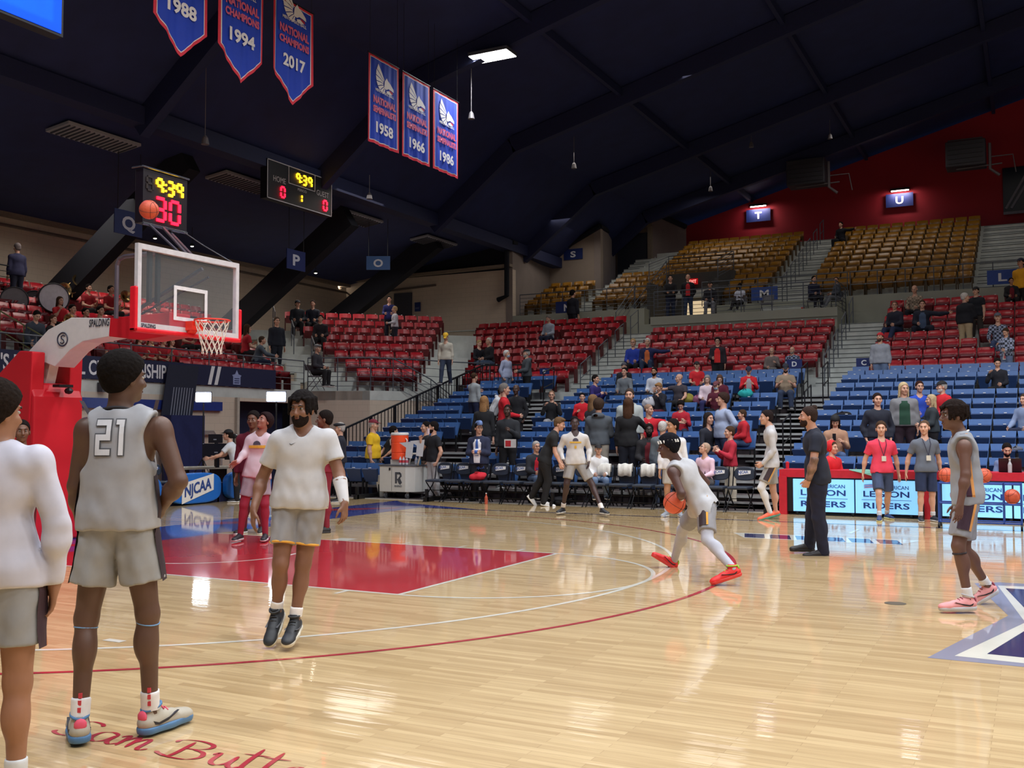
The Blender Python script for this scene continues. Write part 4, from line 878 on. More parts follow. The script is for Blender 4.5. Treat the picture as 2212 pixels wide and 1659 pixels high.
    neckr = {'jersey': .048, 'tee': .040, 'long': .039, 'hoodie': .042, 'polo': .037, 'jacket': .036, 'suit': .036, 'sweater': .038}[tk]
    F.cone(J['neck']-tup*.035*s+tfw*.012*s, J['neck']+tup*.12*s, neckr*s*.9, neckr*s*1.05, k=0, op='ssub')
    F.ripple(.0042 if fine else .003, (34, 30, 22) if fine else (30, 30, 18), .4)
    V, Q = F.mesh(); nm = {'tee': 't_shirt', 'jersey': 'jersey', 'long': 'long_sleeve_shirt', 'hoodie': 'hooded_sweatshirt', 'jacket': 'jacket', 'polo': 'polo_shirt', 'suit': 'suit_jacket', 'sweater': 'sweater'}[tk]
    mt = cloth(tc) if not (len(top) > 2 and top[2] == 'plaid') else plaid(tc)
    topo = link(nm, fast_mesh(nm, V, Q, mt), root)
    if len(top) > 2 and isinstance(top[2], tuple):   # open front: shirt showing
        ribbon(root, topo, 'shirt_front', J['neck']-tup*.03*s, hem+tup*.02*s, .045*s*bd if tk == 'jacket' else .05*s*bd, (.05 if tk == 'jacket' else .035)*s*bd, trg, tfw, cloth(top[2]), (.105*s*bd+thick))
    if shoes:
        for sd in 'RL': make_shoe(root, J['a'+sd], J['t'+sd], shoes[0], shoes[1], s/1.8*(1.03 if not fine else 1.12), hi=fine, accent=shoes[2] if len(shoes) > 2 else None)
    root['_n'] = 0; del root['_n']
    return root, J, dict(tup=tup, trg=trg, tfw=tfw, HP=HP, HM=HM, thick=thick, s=s, top=topo)
def hairmat(c):
    m = mat(c, .9, noise=.3, scale=70, bump=.5); m.node_tree.nodes['Principled BSDF'].inputs['Specular IOR Level'].default_value = .08; return m
_PL = {}
def plaid(c):
    if c in _PL: return _PL[c]
    m = bpy.data.materials.new('plaid_cloth'); m.use_nodes = True; nt = m.node_tree; b = nt.nodes['Principled BSDF']; b.inputs['Roughness'].default_value = .9
    tc = nt.nodes.new('ShaderNodeTexCoord'); ck = nt.nodes.new('ShaderNodeTexChecker'); ck.inputs['Scale'].default_value = 16
    ck.inputs['Color1'].default_value = lin(c); ck.inputs['Color2'].default_value = lin(tuple(min(255, int(v*2.2+40)) if sum(c) < 300 else int(v*.7) for v in c)); nt.links.new(tc.outputs['Object'], ck.inputs[0]); nt.links.new(ck.outputs[0], b.inputs['Base Color']); _PL[c] = m; return m

from mathutils.bvhtree import BVHTree
def wrap(me_v, topo, N, off=.005):
    m = topo.data; bv = BVHTree.FromPolygons([v.co[:] for v in m.vertices], [tuple(p.vertices) for p in m.polygons]); N = Vector(N); out = []
    hs_ = [bv.ray_cast(Vector(p)+N*.6, -N, 1.2)[0] for p in me_v]; ok = [h for h in hs_ if h is not None]
    if not ok: return me_v
    md = sorted(h.dot(N) for h in ok)[len(ok)//2]
    for p, h in zip(me_v, hs_):
        d = (h.dot(N) if h is not None else md); q = Vector(p); out.append(tuple(q+N*(d-q.dot(N)+off)))
    return out
def ribbon(root, topo, name, c0, c1, w0, w1, side, N, m, far, off=.005):
    mm = topo.data; bv = BVHTree.FromPolygons([v.co[:] for v in mm.vertices], [tuple(p.vertices) for p in mm.polygons]); V = []; nr, nc = 14, 5; last = None
    for i in range(nr):
        f = i/(nr-1); c = c0+(c1-c0)*f; w_ = w0*(1-f)+w1*f if f > .12 else w0*.6
        for j in range(nc):
            p = c+side*w_*(j/(nc-1)*2-1); h = bv.ray_cast(Vector(p+N*far), -Vector(N), far)[0]; dd = (h-Vector(p)).dot(Vector(N)) if h is not None else (last if last is not None else far*.7); last = dd; V.append(tuple(p+N*(dd+off)))
    b = MB(); b.add(V, [(i*nc+j, i*nc+j+1, (i+1)*nc+j+1, (i+1)*nc+j) for i in range(nr-1) for j in range(nc-1)]); o = b.build(name, m, smooth=True)
    o.parent = root; o.matrix_parent_inverse = Matrix.Translation(Vector(root.location)).inverted(); return o
def decal_text(root, topo, name, s, C, U, V, h, m, width=None, bold=.0, off=.005):
    U, V = nrm(U), nrm(V); N = np.cross(U, V); o = text(name, s, C, U, V, h, m, width=width, bold=bold, center=True, t=0)
    me = o.data; a = [v.co[:] for v in me.vertices]
    for v, p in zip(me.vertices, wrap(a, topo, N, off)): v.co = p
    o.parent = root; o.matrix_parent_inverse = Matrix.Translation(Vector(root.location)).inverted(); return o
def decal_poly(root, topo, name, poly, C, U, V, m, off=.005):
    U, V = nrm(U), nrm(V); N = np.cross(U, V); b = MB()
    if len(poly) == 4:
        p = np.array(poly); n = 5; G = [(p[0]*(1-u)+p[1]*u)*(1-v)+(p[3]*(1-u)+p[2]*u)*v for v in np.linspace(0, 1, n+1) for u in np.linspace(0, 1, n+1)]; P = [np.array(C)+U*a+V*c for a, c in G]; Fc = [(j*(n+1)+i, j*(n+1)+i+1, (j+1)*(n+1)+i+1, (j+1)*(n+1)+i) for j in range(n) for i in range(n)]
    else: P = [np.array(C)+U*a+V*c for a, c in poly]; Fc = [tuple(range(len(P)))]
    b.add(wrap(P, topo, N, off), Fc); o = b.build(name, m)
    o.parent = root; o.matrix_parent_inverse = Matrix.Translation(Vector(root.location)).inverted(); return o
# ================================================================== players and others on the floor
RC = np.array([_cy, -_sy, 0.]); FC = np.array([_sy, _cy, 0.]); UP = V3(0, 0, 1)
def dirc(r, u, f): return nrm(RC*r+UP*u+FC*f)
def JP(D, s, sp):
    J = {}
    for q, v in sp.items():
        if q in ('tR', 'tL', 'hf', 'hup', 'hnR', 'hnL'): J[q] = dirc(*v)
        elif q in ('hdR', 'hdL'): J[q] = (dirc(*v[:3]), v[3])
        elif q in ('hs', 'tsR', 'tsL'): J[q] = v
        else: J[q] = at_d(v[0], v[1], (v[3] if len(v) > 3 else D)+(v[2] if len(v) > 2 else 0))
    return J
GW, GG = (214, 214, 216), (160, 158, 156)
def ground(J): p = (J['aR']+J['aL'])/2; return (p[0], p[1], 0)
def stripes(root, J, s, hipside, cols, topname='shorts', w_=.03):
    """side panel: curved strip along the thigh on the outer side of the shorts"""
    sh = [c for c in root.children if c.name.startswith(topname)][0]
    for sd in hipside:
        h, k = J['h'+sd], J['k'+sd]; d = nrm(k-h); out = nrm(J['s'+sd]-(J['sR']+J['sL'])/2); out = nrm(out-d*out.dot(d)); side = np.cross(d, out); h = h-d*.06*s
        L = np.linalg.norm(k-J['h'+sd])*.66+.06*s
        for off, wd, c in cols: decal_poly(root, sh, 'side_panel', [(off-wd, -L), (off+wd, -L), (off+wd, 0), (off-wd, 0)], h, -side, -d, mat(c, .8), .009)
# --- tall player number 21, seen from behind
s1 = 1.97
J1 = JP(5.25, s1, dict(head=(270, 818, .02), hf=(.62, .0, .78), neck=(258, 893), pel=(256, 1108), sL=(188, 925, -.01), sR=(346, 922), eL=(165, 1050, .02), eR=(386, 1040, -.03), wL=(182, 1165, .12), wR=(338, 1110, .12),
    hdL=(.12, -.9, .2, 'curl'), hdR=(-.75, -.3, .45, 'curl'), hnR=(-.2, .3, .9), hL=(224, 1130), hR=(289, 1130), kL=(187, 1335, .0), kR=(319, 1325, .04), aL=(172, 1560, -.06), aR=(325, 1543, .1), tL=(-.45, 0, .9), tR=(.45, 0, .9), hs=1.06))
p1, _, I1 = person('tall player in light grey sleeveless jersey number 21 seen from behind, hand on hip', ground(J1), 0, s1, J=J1, vox=.0085, skin=(92, 64, 50), hair=('curly', (22, 18, 17)), top=('jersey', (158, 158, 162)), low=('shorts', (150, 150, 150), .64, .060), shoes=((176, 168, 152), (80, 122, 164), (226, 84, 110)), build=.86, sockc=(226, 224, 224))
N1 = -I1['tfw']; C1 = J1['pel']+I1['tup']*.20*s1
def block_digits(root, top, C, U_, V_, h, w_, layers):
    T_ = .30
    D2 = [((0, 1-T_*.55), (1, 1)), ((1-T_, .5), (1, 1)), ((0, .5-T_*.28), (1, .5+T_*.28)), ((0, 0), (T_, .5)), ((0, 0), (1, T_*.55))]; D1 = [((.42, 0), (.42+T_, 1)), ((.2, .86), (.42+T_*.5, 1))]
    for grow, c_, off in layers:
        for dig, x0 in ((D2, -w_*.54), (D1, w_*.02)):
            for (xa, ya), (xb, yb) in dig:
                xa2, xb2, ya2, yb2 = x0+xa*w_*.5-grow, x0+xb*w_*.5+grow, ya*h-grow, yb*h+grow
                decal_poly(root, top, 'jersey_number', [(xa2, ya2), (xb2, ya2), (xb2, yb2), (xa2, yb2)], C, U_, V_, mat(c_, .7), off)
C21 = at_d(247, 983, 5.15); block_digits(p1, I1['top'], C21, RC, I1['tup'], .18, .150, [(.006, (84, 84, 88), .006), (0, (206, 206, 210), .010)])
b = MB(); c = J1['neck']-I1['tup']*.012; b.tube([tuple(c+I1['trg']*math.cos(t)*.088+I1['tfw']*(math.sin(t)*.07-.0)+I1['tup']*(.012-.03*math.sin(t))) for t in np.linspace(0, 6.2832, 20)], .009, 6, caps=False); place(b.build('collar', mat((40, 36, 40), .8), smooth=True), p1)
for sd in 'RL':
    k, a = J1['k'+sd], J1['a'+sd]; d = nrm(a-k); u = nrm(np.cross(d, FC)); v = np.cross(d, u); c = k+d*.045; b = MB(); b.tube([tuple(c+u*math.cos(t)*.056+v*math.sin(t)*.058+d*(.01*math.cos(t)*(1 if sd == 'R' else .3))) for t in np.linspace(0, 6.2832, 20)], .004, 5, caps=False); place(b.build('knee_band', mat((110, 150, 190), .6), smooth=True), p1)
    c = J1['a'+sd]-d*.07; b = MB()
    for i in range(3): q = c-d*.035*i-FC*.0485+RC*.012; b.hexa([q-RC*.008-UP*.012, q+RC*.008-UP*.012, q+RC*.008-UP*.012+FC*.02, q-RC*.008-UP*.012+FC*.02, q-RC*.008+UP*.012, q+RC*.008+UP*.012, q+RC*.008+UP*.012+FC*.02, q-RC*.008+UP*.012+FC*.02])
    place(b.build('sock_lettering', mat((200, 60, 70), .7)), p1)
def side21(root, J, s, I, cols, sds='RL'):
    for sd in sds:
        sg = 1 if sd == 'R' else -1; out = I['trg']*sg; c = J['pel']+I['tup']*.115*s; L = .18*s
        for off, wd, cc in cols:
            decal_poly(root, I['top'], 'jersey_side_panel', [(off-wd, -L), (off+wd, -L), (off+wd, L), (off-wd, L)], c, np.cross(I['tup'], out), I['tup'], mat(cc, .8), .009)
side21(p1, J1, s1, I1, [(0, .03, (52, 36, 44))]); stripes(p1, J1, s1, 'RL', [(0, .035, (52, 36, 44))])
# --- left cropped player in white long sleeves
s2 = 1.80
J2 = JP(4.3, s2, dict(head=(-8, 892), hf=(.45, -.05, .89), neck=(-10, 962), pel=(-10, 1228), sR=(80, 992), sL=(-104, 992), eR=(124, 1135, .0), eL=(-144, 1135), wR=(118, 1262, .03), wL=(-140, 1262), hdR=(-.15, -1, .1, 'open'), hdL=(.1, -1, .1, 'open'), hnR=(-.75, 0, -.5),
    hR=(40, 1252), hL=(-62, 1252), kR=(38, 1475), kL=(-75, 1475), aR=(34, 1688), aL=(-80, 1688), tR=(-.1, 0, 1), tL=(-.3, 0, 1), hs=1.05))
p2, _, I2 = person('player in white long sleeve shirt and grey shorts cut off by the left edge', ground(J2), 0, s2, J=J2, vox=.0085, skin=(150, 104, 78), hair=('curly', (30, 22, 18)), top=('long', (192, 190, 202)), low=('shorts', (146, 146, 148), .62), shoes=((220, 220, 220), (200, 200, 200)), build=.95, sockc=(210, 212, 214))
stripes(p2, J2, s2, 'R', [(0, .035, (60, 38, 46)), (.045, .008, (190, 120, 70))])
# --- walking player facing the camera
s3 = 1.86
J3 = JP(7.6, s3, dict(head=(652, 884, -.04), hf=(-.22, -.06, -1), neck=(655, 925), pel=(647, 1075), sR=(604, 946, -.02), sL=(707, 944, .02), eR=(566, 1035, .04), eL=(732, 1022, -.02), wR=(548, 1102, -.10), wL=(744, 1088, -.16), hdR=(-.02, -1, -.15, 'open'), hdL=(.05, -1, -.15, .5), hnR=(.7, 0, .4), hnL=(-.75, 0, .3),
    hR=(621, 1093), hL=(673, 1094), kR=(606, 1218, -.10), kL=(655, 1218, -.02), aR=(597, 1322, -.02), aL=(637, 1340, -.05), tR=(-.08, -.62, -.78), tL=(-.04, -.28, -1), hs=1.06))
p3, _, I3 = person('bearded player in white short sleeve shirt walking toward the camera, white arm sleeve', ground(J3), 0, s3, J=J3, vox=.0085, skin=(128, 88, 68), hair=('dreads', (24, 20, 20)), beard=(34, 26, 24), top=('tee', (190, 189, 192)), low=('shorts', (144, 142, 144), .66), shoes=((44, 46, 50), (214, 208, 192), (60, 62, 66)), build=.98, sockc=(232, 228, 226))
F = Field([J3['eL'], J3['wL']], .008, .08); d = J3['wL']-J3['eL']; F.cone(J3['eL']+d*.20, J3['wL']-d*.0, .055, .036, k=0, cap=True); F.ripple(.002); V, Q = F.mesh(); link('arm_sleeve', fast_mesh('arm_sleeve', V, Q, cloth((200, 198, 200))), p3)
def swoosh(root, I, C, U, V, w_, c, top=None):
    P = [(-1, .05), (-.72, -.32), (-.35, -.38), (1, .42), (-.3, -.10), (-.62, -.12), (-.82, .12)]; return decal_poly(root, top or I['top'], 'chest_mark', [(a*w_/2, b*w_/2) for a, b in P], C, U, V, mat(c, .6))
swoosh(p3, I3, J3['neck']-I3['tup']*.115+RC*(-.045), RC, I3['tup'], .05, (60, 56, 56))
sh = [c for c in p3.children if c.name.startswith('shorts')][0]
for sd in 'RL':
    h, k = J3['h'+sd], J3['k'+sd]; d = nrm(k-h); e = h+(k-h)*.66; u = nrm(np.cross(d, FC)); v = np.cross(d, u); b = MB(); R_ = .054*s3*.99-.004; b.tube([tuple(e-d*.008+u*math.cos(t)*R_+v*math.sin(t)*R_) for t in np.linspace(0, 6.2832, 24)], .009, 6, caps=False); place(b.build('shorts_hem', mat((222, 160, 62), .7), smooth=True), p3)
swoosh(p3, I3, at_d(700, 1097, 7.45), RC, UP, .035, (60, 56, 56), top=sh)
b = MB()
# --- shooter crouching with the ball
s4 = 1.86; D4 = 11.05
J4 = JP(D4, s4, dict(head=(1443, 965, .0), hf=(-.93, -.12, .2), neck=(1462, 1000, .03), pel=(1522, 1092, .03), sL=(1452, 1019, -.20), sR=(1494, 1008, .23), eL=(1472, 1066, -.30), eR=(1525, 1042, .34), wL=(1470, 1079, -.12), wR=(1478, 1092, .16), hdL=(-.95, .0, .1, .55), hdR=(-.9, -.2, -.3, .5), hnL=(-.1, -.2, .95), hnR=(-.2, .1, -1), tsL=-1,
    hL=(1526, 1100, -.10), hR=(1512, 1098, .14), kL=(1528, 1166, -.30), kR=(1474, 1145, .45), aL=(1584, 1229, -.65), aR=(1456, 1212, .75), tL=(-.93, -.30, .0), tR=(-.82, .5, -.1), hs=1.05, hup=(.25, 1, 0)))
p4, _, I4 = person('player crouching with a basketball in grey sleeveless jersey, white tights and red shoes', ground(J4), 0, s4, J=J4, vox=.009, skin=(84, 56, 50), hair=('curly', (22, 22, 28)), top=('jersey', (178, 178, 182)), low=('shorts', (142, 142, 148), .74), shoes=((222, 40, 40), (214, 60, 56), (150, 190, 60)), build=.9, inner=((176, 176, 186),))
F = Field([J4['head']-.15, J4['head']+.15], .007, .02); HP = I4['HP']; F.cone(HP(0, -.015, .032), HP(0, -.015, .068), .108, .104, k=0, cap=True, flat=I4['HM'][0], fl=.82); V, Q = F.mesh(); link('headband', fast_mesh('headband', V, Q, mat((20, 22, 34), .8)), p4)
b = MB()
for i in range(7):
    t = -1.3+i*.42; c = HP(math.cos(t+math.pi/2)*-.0905, -.015-math.sin(t+math.pi/2)*0, .05); q = HP(-.0895*math.cos(t*.62), -.015+.11*math.sin(t*.9), .05); b.beam(q-I4['HM'][2]*.016, q+I4['HM'][2]*.016+I4['HM'][1]*.01, .012, .016)
place(b.build('headband_marks', mat((225, 225, 225), .7)), p4)
decal_text(p4, I4['top'], 'jersey_number', '1', J4['neck']-I4['tup']*.20, -I4['trg'], I4['tup'], .13, mat((226, 178, 60), .7), bold=.03)
stripes(p4, J4, s4, 'L', [(0, .045, (58, 44, 48)), (.055, .010, (220, 160, 60))])
for sd, r_ in (('L', .034), ('R', .032)):
    d = nrm(J4['w'+sd]-J4['e'+sd]); F = Field([J4['w'+sd]], .006, .07); F.cone(J4['w'+sd]-d*.055, J4['w'+sd]-d*.01, r_, r_, k=0, cap=True); V, Q = F.mesh(); link('wristband', fast_mesh('wristband', V, Q, mat((228, 226, 222), .8)), p4)
b = MB()
for sd in 'RL': pass
# --- player in profile at the right
s5 = 1.84
J5 = JP(8.98, s5, dict(head=(2058, 898, .0), hf=(-1, -.02, -.05), neck=(2076, 938, .0), pel=(2090, 1068, .0), sL=(2083, 962, -.19), sR=(2076, 960, .19), eL=(2086, 1026, -.25), eR=(2084, 1024, .22), wL=(2074, 1090, -.27), wR=(2068, 1088, .2), hdL=(-.12, -1, .0, 'open'), hdR=(-.2, -1, 0, 'open'), hnL=(-.25, 0, .9),
    hL=(2090, 1080, -.10), hR=(2090, 1080, .10), kL=(2070, 1180, -.14), kR=(2082, 1184, .16), aL=(2092, 1296, -.14), aR=(2134, 1268, .30), tL=(-1, -.02, -.05), tR=(-.86, -.50, .0), hs=1.07))
p5, _, I5 = person('player standing in profile at right in grey sleeveless jersey and pink shoes', ground(J5), 0, s5, J=J5, vox=.0085, skin=(104, 72, 60), hair=('dreads', (32, 24, 22)), top=('jersey', (146, 149, 156)), low=('shorts', (142, 144, 152), .80), shoes=((226, 150, 150), (186, 186, 190), (150, 60, 80)), build=.86, sockc=(220, 220, 222), glasses=False)
b = MB(); c = J5['neck']-I5['tup']*.012; b.tube([tuple(c+I5['trg']*math.cos(t)*.082+I5['tfw']*(math.sin(t)*.068+.004)+I5['tup']*(.010-.032*math.sin(t))) for t in np.linspace(0, 6.2832, 20)], .009, 6, caps=False); place(b.build('collar', mat((226, 224, 220), .8), smooth=True), p5)
side21(p5, J5, s5, I5, [(.0, .022, (70, 40, 60)), (.035, .012, (216, 150, 84))], 'L'); stripes(p5, J5, s5, 'L', [(0, .05, (62, 40, 56)), (.062, .010, (216, 150, 84))])
b = MB(); q = J5['pel']-RC*.165-FC*.1-UP*.02; b.box(tuple(q-.012), tuple(q+.012))
F = Field([J5['kL']], .008, .09); d = nrm(J5['aL']-J5['kL']); F.cone(J5['kL']+d*.05, J5['kL']+d*.068, .062, .061, k=0, cap=True); V, Q = F.mesh(); link('knee_strap', fast_mesh('knee_strap', V, Q, mat((44, 34, 36), .7)), p5)
# --- coach with a hair bun
s6 = 1.84
J6 = JP(12.85, s6, dict(head=(1745, 900), hf=(-1, .04, .1), neck=(1757, 930), pel=(1767, 1032), sL=(1764, 946, -.2), sR=(1760, 946, .2), eL=(1757, 1000, -.28), eR=(1757, 998, .26), wL=(1746, 1038, -.20), wR=(1744, 1036, .2), hdL=(-.3, -.9, .3, 'fist'), hdR=(-.3, -.9, -.2, 'fist'),
    hL=(1766, 1045, -.10), hR=(1766, 1045, .11), kL=(1768, 1118, -.06), kR=(1754, 1115, .2), aL=(1779, 1190, .0), aR=(1749, 1177, .30), tL=(-1, -.02, 0), tR=(-1, .02, -.1), hs=1.02))
p6, _, I6 = person('man with a hair bun in black polo and navy trousers, tattooed arm, hand in pocket', ground(J6), 0, s6, J=J6, vox=.0095, skin=(186, 136, 112), hair=('bun', (52, 40, 36)), beard=(52, 38, 34), top=('polo', (26, 29, 44)), low=('pants', (24, 28, 52)), shoes=((34, 28, 30), (24, 20, 22)), build=1.12)
F = Field([J6['eL'], J6['wL']], .008, .07); d = J6['wL']-J6['eL']; F.cone(J6['eL']-d*.2, J6['wL']-d*.12, .053, .041, k=.02); F.ell(J6['eL']+d*.28, (.056, .056, .056), k=.03); V, Q = F.mesh()
tt = mat((128, 98, 86), .5, noise=.5, scale=13); link('tattoo', fast_mesh('tattoo', V, Q, tt), p6)
# --- smaller floor figures
def floorman(label, s, D, sp, **kw):
    J = JP(D, s, sp); return person(label, ground(J), 0, s, J=J, vox=kw.pop('vox', .013), **kw), J
(p7, _, I7), J7 = floorman('player in white long sleeve warm-up shirt with gold print standing feet wide', 1.85, 19.05, dict(head=(1241.5, 914), hf=(0, -.02, -1), neck=(1242, 934), pel=(1243, 994), sR=(1220, 945), sL=(1264, 945), eR=(1209, 970, .05), eL=(1273, 971, .05), wR=(1216, 992, -.15), wL=(1272, 996, -.12), hdR=(.3, -1, -.2, 'open'), hdL=(-.15, -1, -.2, 'open'),
    hR=(1233, 1003), hL=(1254, 1003), kR=(1224, 1045, -.05), kL=(1279, 1047, -.08), aR=(1216, 1099, .15), aL=(1301, 1101, -.3), tR=(-.5, 0, -.9), tL=(.4, 0, -1)), skin=(66, 46, 44), hair=('buzz', (26, 22, 24)), top=('long', (200, 196, 194)), low=('shorts', (156, 154, 154), .74), shoes=((36, 38, 44), (196, 196, 196)), build=.92, sockc=(226, 220, 216))
G1 = mat((214, 168, 60), .7); G2 = mat((70, 66, 84), .7); c7 = J7['neck']-I7['tup']*.2
decal_poly(p7, I7['top'], 'chest_print', [(-.11, 0), (.11, 0), (.11, .028), (-.11, .028)], c7, RC, UP, G1, .012); decal_poly(p7, I7['top'], 'chest_print', [(.055*math.cos(t), .04+.055*math.sin(t)) for t in np.linspace(0, math.pi, 12)], c7, RC, UP, G2, .012)
decal_poly(p7, I7['top'], 'chest_print', [(-.02, -.1), (.02, -.1), (.02, -.05), (-.02, -.05)], c7, RC, UP, G1, .012)
(p8, _, I8), J8 = floorman('player in white long sleeve shirt facing left with one white legging and orange shoes', 1.90, 18.05, dict(head=(1655, 902), hf=(-1, .02, 0), neck=(1663, 921), pel=(1667, 1000), sL=(1666, 936, -.19), sR=(1662, 936, .19), eL=(1671, 973, -.23), eR=(1668, 972, .2), wL=(1648, 1001, -.2), wR=(1650, 1001, .2), hdL=(-.9, -.5, 0, 'curl'), hdR=(-.9, -.5, 0, 'curl'),
    hL=(1667, 1008, -.1), hR=(1666, 1008, .1), kL=(1644, 1054, -.12), kR=(1670, 1058, .12), aL=(1664, 1108, -.1), aR=(1676, 1105, .15), tL=(-.92, -.25, 0), tR=(-.9, -.3, 0)), skin=(196, 150, 128), hair=('short', (38, 30, 30)), top=('long', (188, 186, 188)), low=('shorts', (160, 157, 154), .74), shoes=((236, 104, 70), (70, 140, 120)), build=.9, inner=((214, 214, 216), 'L'), sockc=None)
stripes(p8, J8, 1.9, 'L', [(0, .045, (58, 42, 48)), (.058, .010, (220, 160, 80))])
(p9, _, I9), J9 = floorman('tall player in black t-shirt and black trousers leaning forward, white shoes', 1.96, 21.35, dict(head=(1209, 916), hf=(.9, -.25, -.3), neck=(1200, 933), pel=(1176, 992), sR=(1196, 945, -.2), sL=(1196, 945, .2), eR=(1199, 976, -.24), eL=(1200, 975, .22), wR=(1210, 1001, -.28), wL=(1214, 1000, .2), hdR=(.3, -1, -.2, 'curl'), hdL=(.4, -1, 0, 'curl'),
    hR=(1177, 1000, -.1), hL=(1176, 1000, .1), kR=(1184, 1038, -.08), kL=(1168, 1038, .1), aR=(1175, 1084, -.1), aL=(1148, 1072, .2), tR=(.95, -.15, -.2), tL=(.6, -.75, 0)), skin=(208, 158, 134), hair=('side', (104, 80, 58)), top=('tee', (28, 28, 30)), low=('pants', (26, 25, 28)), shoes=((226, 224, 222), (230, 230, 228)), build=.9)
(p10, _, I10), J10 = floorman('player in pinkish white long sleeve shirt looking up, crimson leggings, behind the walking player', 1.83, 14.6, dict(head=(571, 911), hf=(-.55, .4, -.75), neck=(563, 935), pel=(553, 1020), sR=(540, 950), sL=(588, 948), eR=(529, 978, -.05), eL=(600, 980), wR=(514, 997, -.2), wL=(603, 1010, -.1), hdR=(-.7, -.5, -.4, 'open'), hdL=(0, -1, -.3, 'open'),
    hR=(541, 1032), hL=(568, 1031), kR=(527, 1090, -.05), kL=(572, 1088, -.05), aR=(519, 1155, .0), aL=(573, 1155, .02), tR=(-.15, 0, -1), tL=(.1, 0, -1)), skin=(150, 98, 84), hair=('curly', (38, 26, 28)), top=('long', (206, 186, 196)), low=('shorts', (156, 144, 154), .7), shoes=((38, 36, 44), (200, 190, 190)), build=.92, inner=((150, 40, 62),), sockc=None)
c10 = J10['neck']-I10['tup']*.2; decal_poly(p10, I10['top'], 'chest_print', [(-.12, -.02), (.12, -.02), (.12, .02), (-.12, .02)], c10, RC, UP, G1, .012); decal_poly(p10, I10['top'], 'chest_print', [(.055*math.cos(t), .03+.055*math.sin(t)) for t in np.linspace(0, math.pi, 12)], c10, RC, UP, G2, .012)
# ================================================================== people around the court and in the stands
CAMF, LFT, RGT, AWY = 27, -63, 117, 207
SIT = []; OCC = []
_row = {'b': (blueY, blueF), 'r': (redY, redF), 'g': (goldY, goldF)}
SEATOPEN = {}
def seat_open(kind, p, z, rz, lab):
    m = {'b': (Mb_back, Mb_seat), 'r': (sr.children[0].data.materials[0], sr.children[1].data.materials[0]), 'g': (sg.children[0].data.materials[0], sg.children[1].data.materials[0])}[kind]
    if kind not in SEATOPEN:
        t = empty({'b': 'folding_arena_chair', 'r': 'stadium_chair', 'g': 'tip_up_chair'}[kind]); MB().hexa([(-.2, .08, .44), (.2, .08, .44), (.2, .11, .44), (-.2, .11, .44), (-.225, .16, .80), (.225, .16, .80), (.225, .20, .79), (-.225, .20, .79)]).build('backrest', m[0], t)
        MB().box((-.21, -.33, .40), (.21, .08, .44)).build('seat', m[1], t); MB().box((-.22, -.02, 0), (-.19, .04, .42)).build('stand_frame', Mblk, t); MB().box((.19, -.02, 0), (.22, .04, .42)).build('stand_frame', Mblk, t); SEATOPEN[kind] = t; o = t
    else: o = dup(SEATOPEN[kind])
    o.location = (p[0], p[1], z); o.rotation_euler = (0, 0, rz); tag(o, lab, 'seat', None); return o
def P(label, px, yt, row, pose='stand', face=CAMF, armR='down', armL='down', skin='light', hair=('short', (60, 46, 36)), top=('tee', (120, 120, 120)), low=('pants', (44, 50, 68)), kind='b', H=None, dy=0., **kw):
    for _try in range(3):   # a sitter whose seated height would come out child sized belongs one row nearer
        seatrz = 0
        if isinstance(row, tuple) and row[0] in _row:
            Y = _row[row[0]][0](row[1])+dy; z = _row[row[0]][1](row[1]); pt = at_y(px, yt, Y-.12); rk = row[0]
        elif row[0] == 'A':
            base, s0, s1 = A_row(row[1]); z = redF(row[1]); d = ray(px, yt); M_ = np.array([[d[0], -DR[0]], [d[1], -DR[1]]]); t, s_ = np.linalg.solve(M_, base+NR*.12-CAM[:2]); pt = CAM+d*t; rk = 'r'; seatrz = math.radians(45)
        elif row[0] == 'E': z = redF(row[1]); pt = at_x(px, yt, E_x(row[1])+.12); rk = 'r'; seatrz = math.radians(90)
        elif row[0] == 'y': pt = at_y(px, yt, row[1]); z = row[2]; rk = None
        elif row[0] == 'x': pt = at_x(px, yt, row[1]); z = row[2]; rk = None
        elif row[0] == 'd': pt = at_d(px, yt, row[1]); z = row[2]; rk = None
        if pose.startswith('sit') and rk and (pt[2]-z-.5)/.545 < 1.38 and row[1] > (-1 if rk == 'b' else 1): row = (row[0], row[1]-1)
        else: break
    if pose.startswith('sit'):
        sz = z+(.44 if rk else kw.pop('sz', .44)); h = (pt[2]-sz-.06)/.545; h = H or h; print('SITH', round(h, 2), label[:50]) if not 1.5 < h < 1.98 else None; h = min(1.95, max(1.45, h)); loc = (pt[0], pt[1], sz)
        if rk:
            n = NR if seatrz == math.radians(45) else (V3(1, 0, 0)[:2] if seatrz else V3(0, -1, 0)[:2]); q = np.array(pt[:2])-n*.12; OCC.append((q[0], q[1], z)); seat_open(rk, q, z, seatrz, 'unfolded seat under the '+label[:60].rsplit(' ', 1)[0] if False else 'unfolded %s seat occupied by the %s' % ({'b': 'blue', 'r': 'red', 'g': 'gold'}[rk], ' '.join(label.replace('band member', 'band member').split()[:10])))
    else:
        h = H or min(1.98, max(1.5, (pt[2]-z)/1.005)); loc = (pt[0], pt[1], z); OCC.append((pt[0], pt[1]+.1, z))
        if not H and abs((pt[2]-z)/1.005-h) > .12: print('HCLAMP', label, round((pt[2]-z), 2))
    kw.setdefault('vox', .021 if depth(loc) > 20 else .017)
    return person(label, loc, face, h, pose, armR, armL, skin, hair, top=top, low=low, **kw)
def prop(p, name, o): o.parent = p; o.matrix_parent_inverse = Matrix.Translation(Vector(p.location)).inverted(); return o
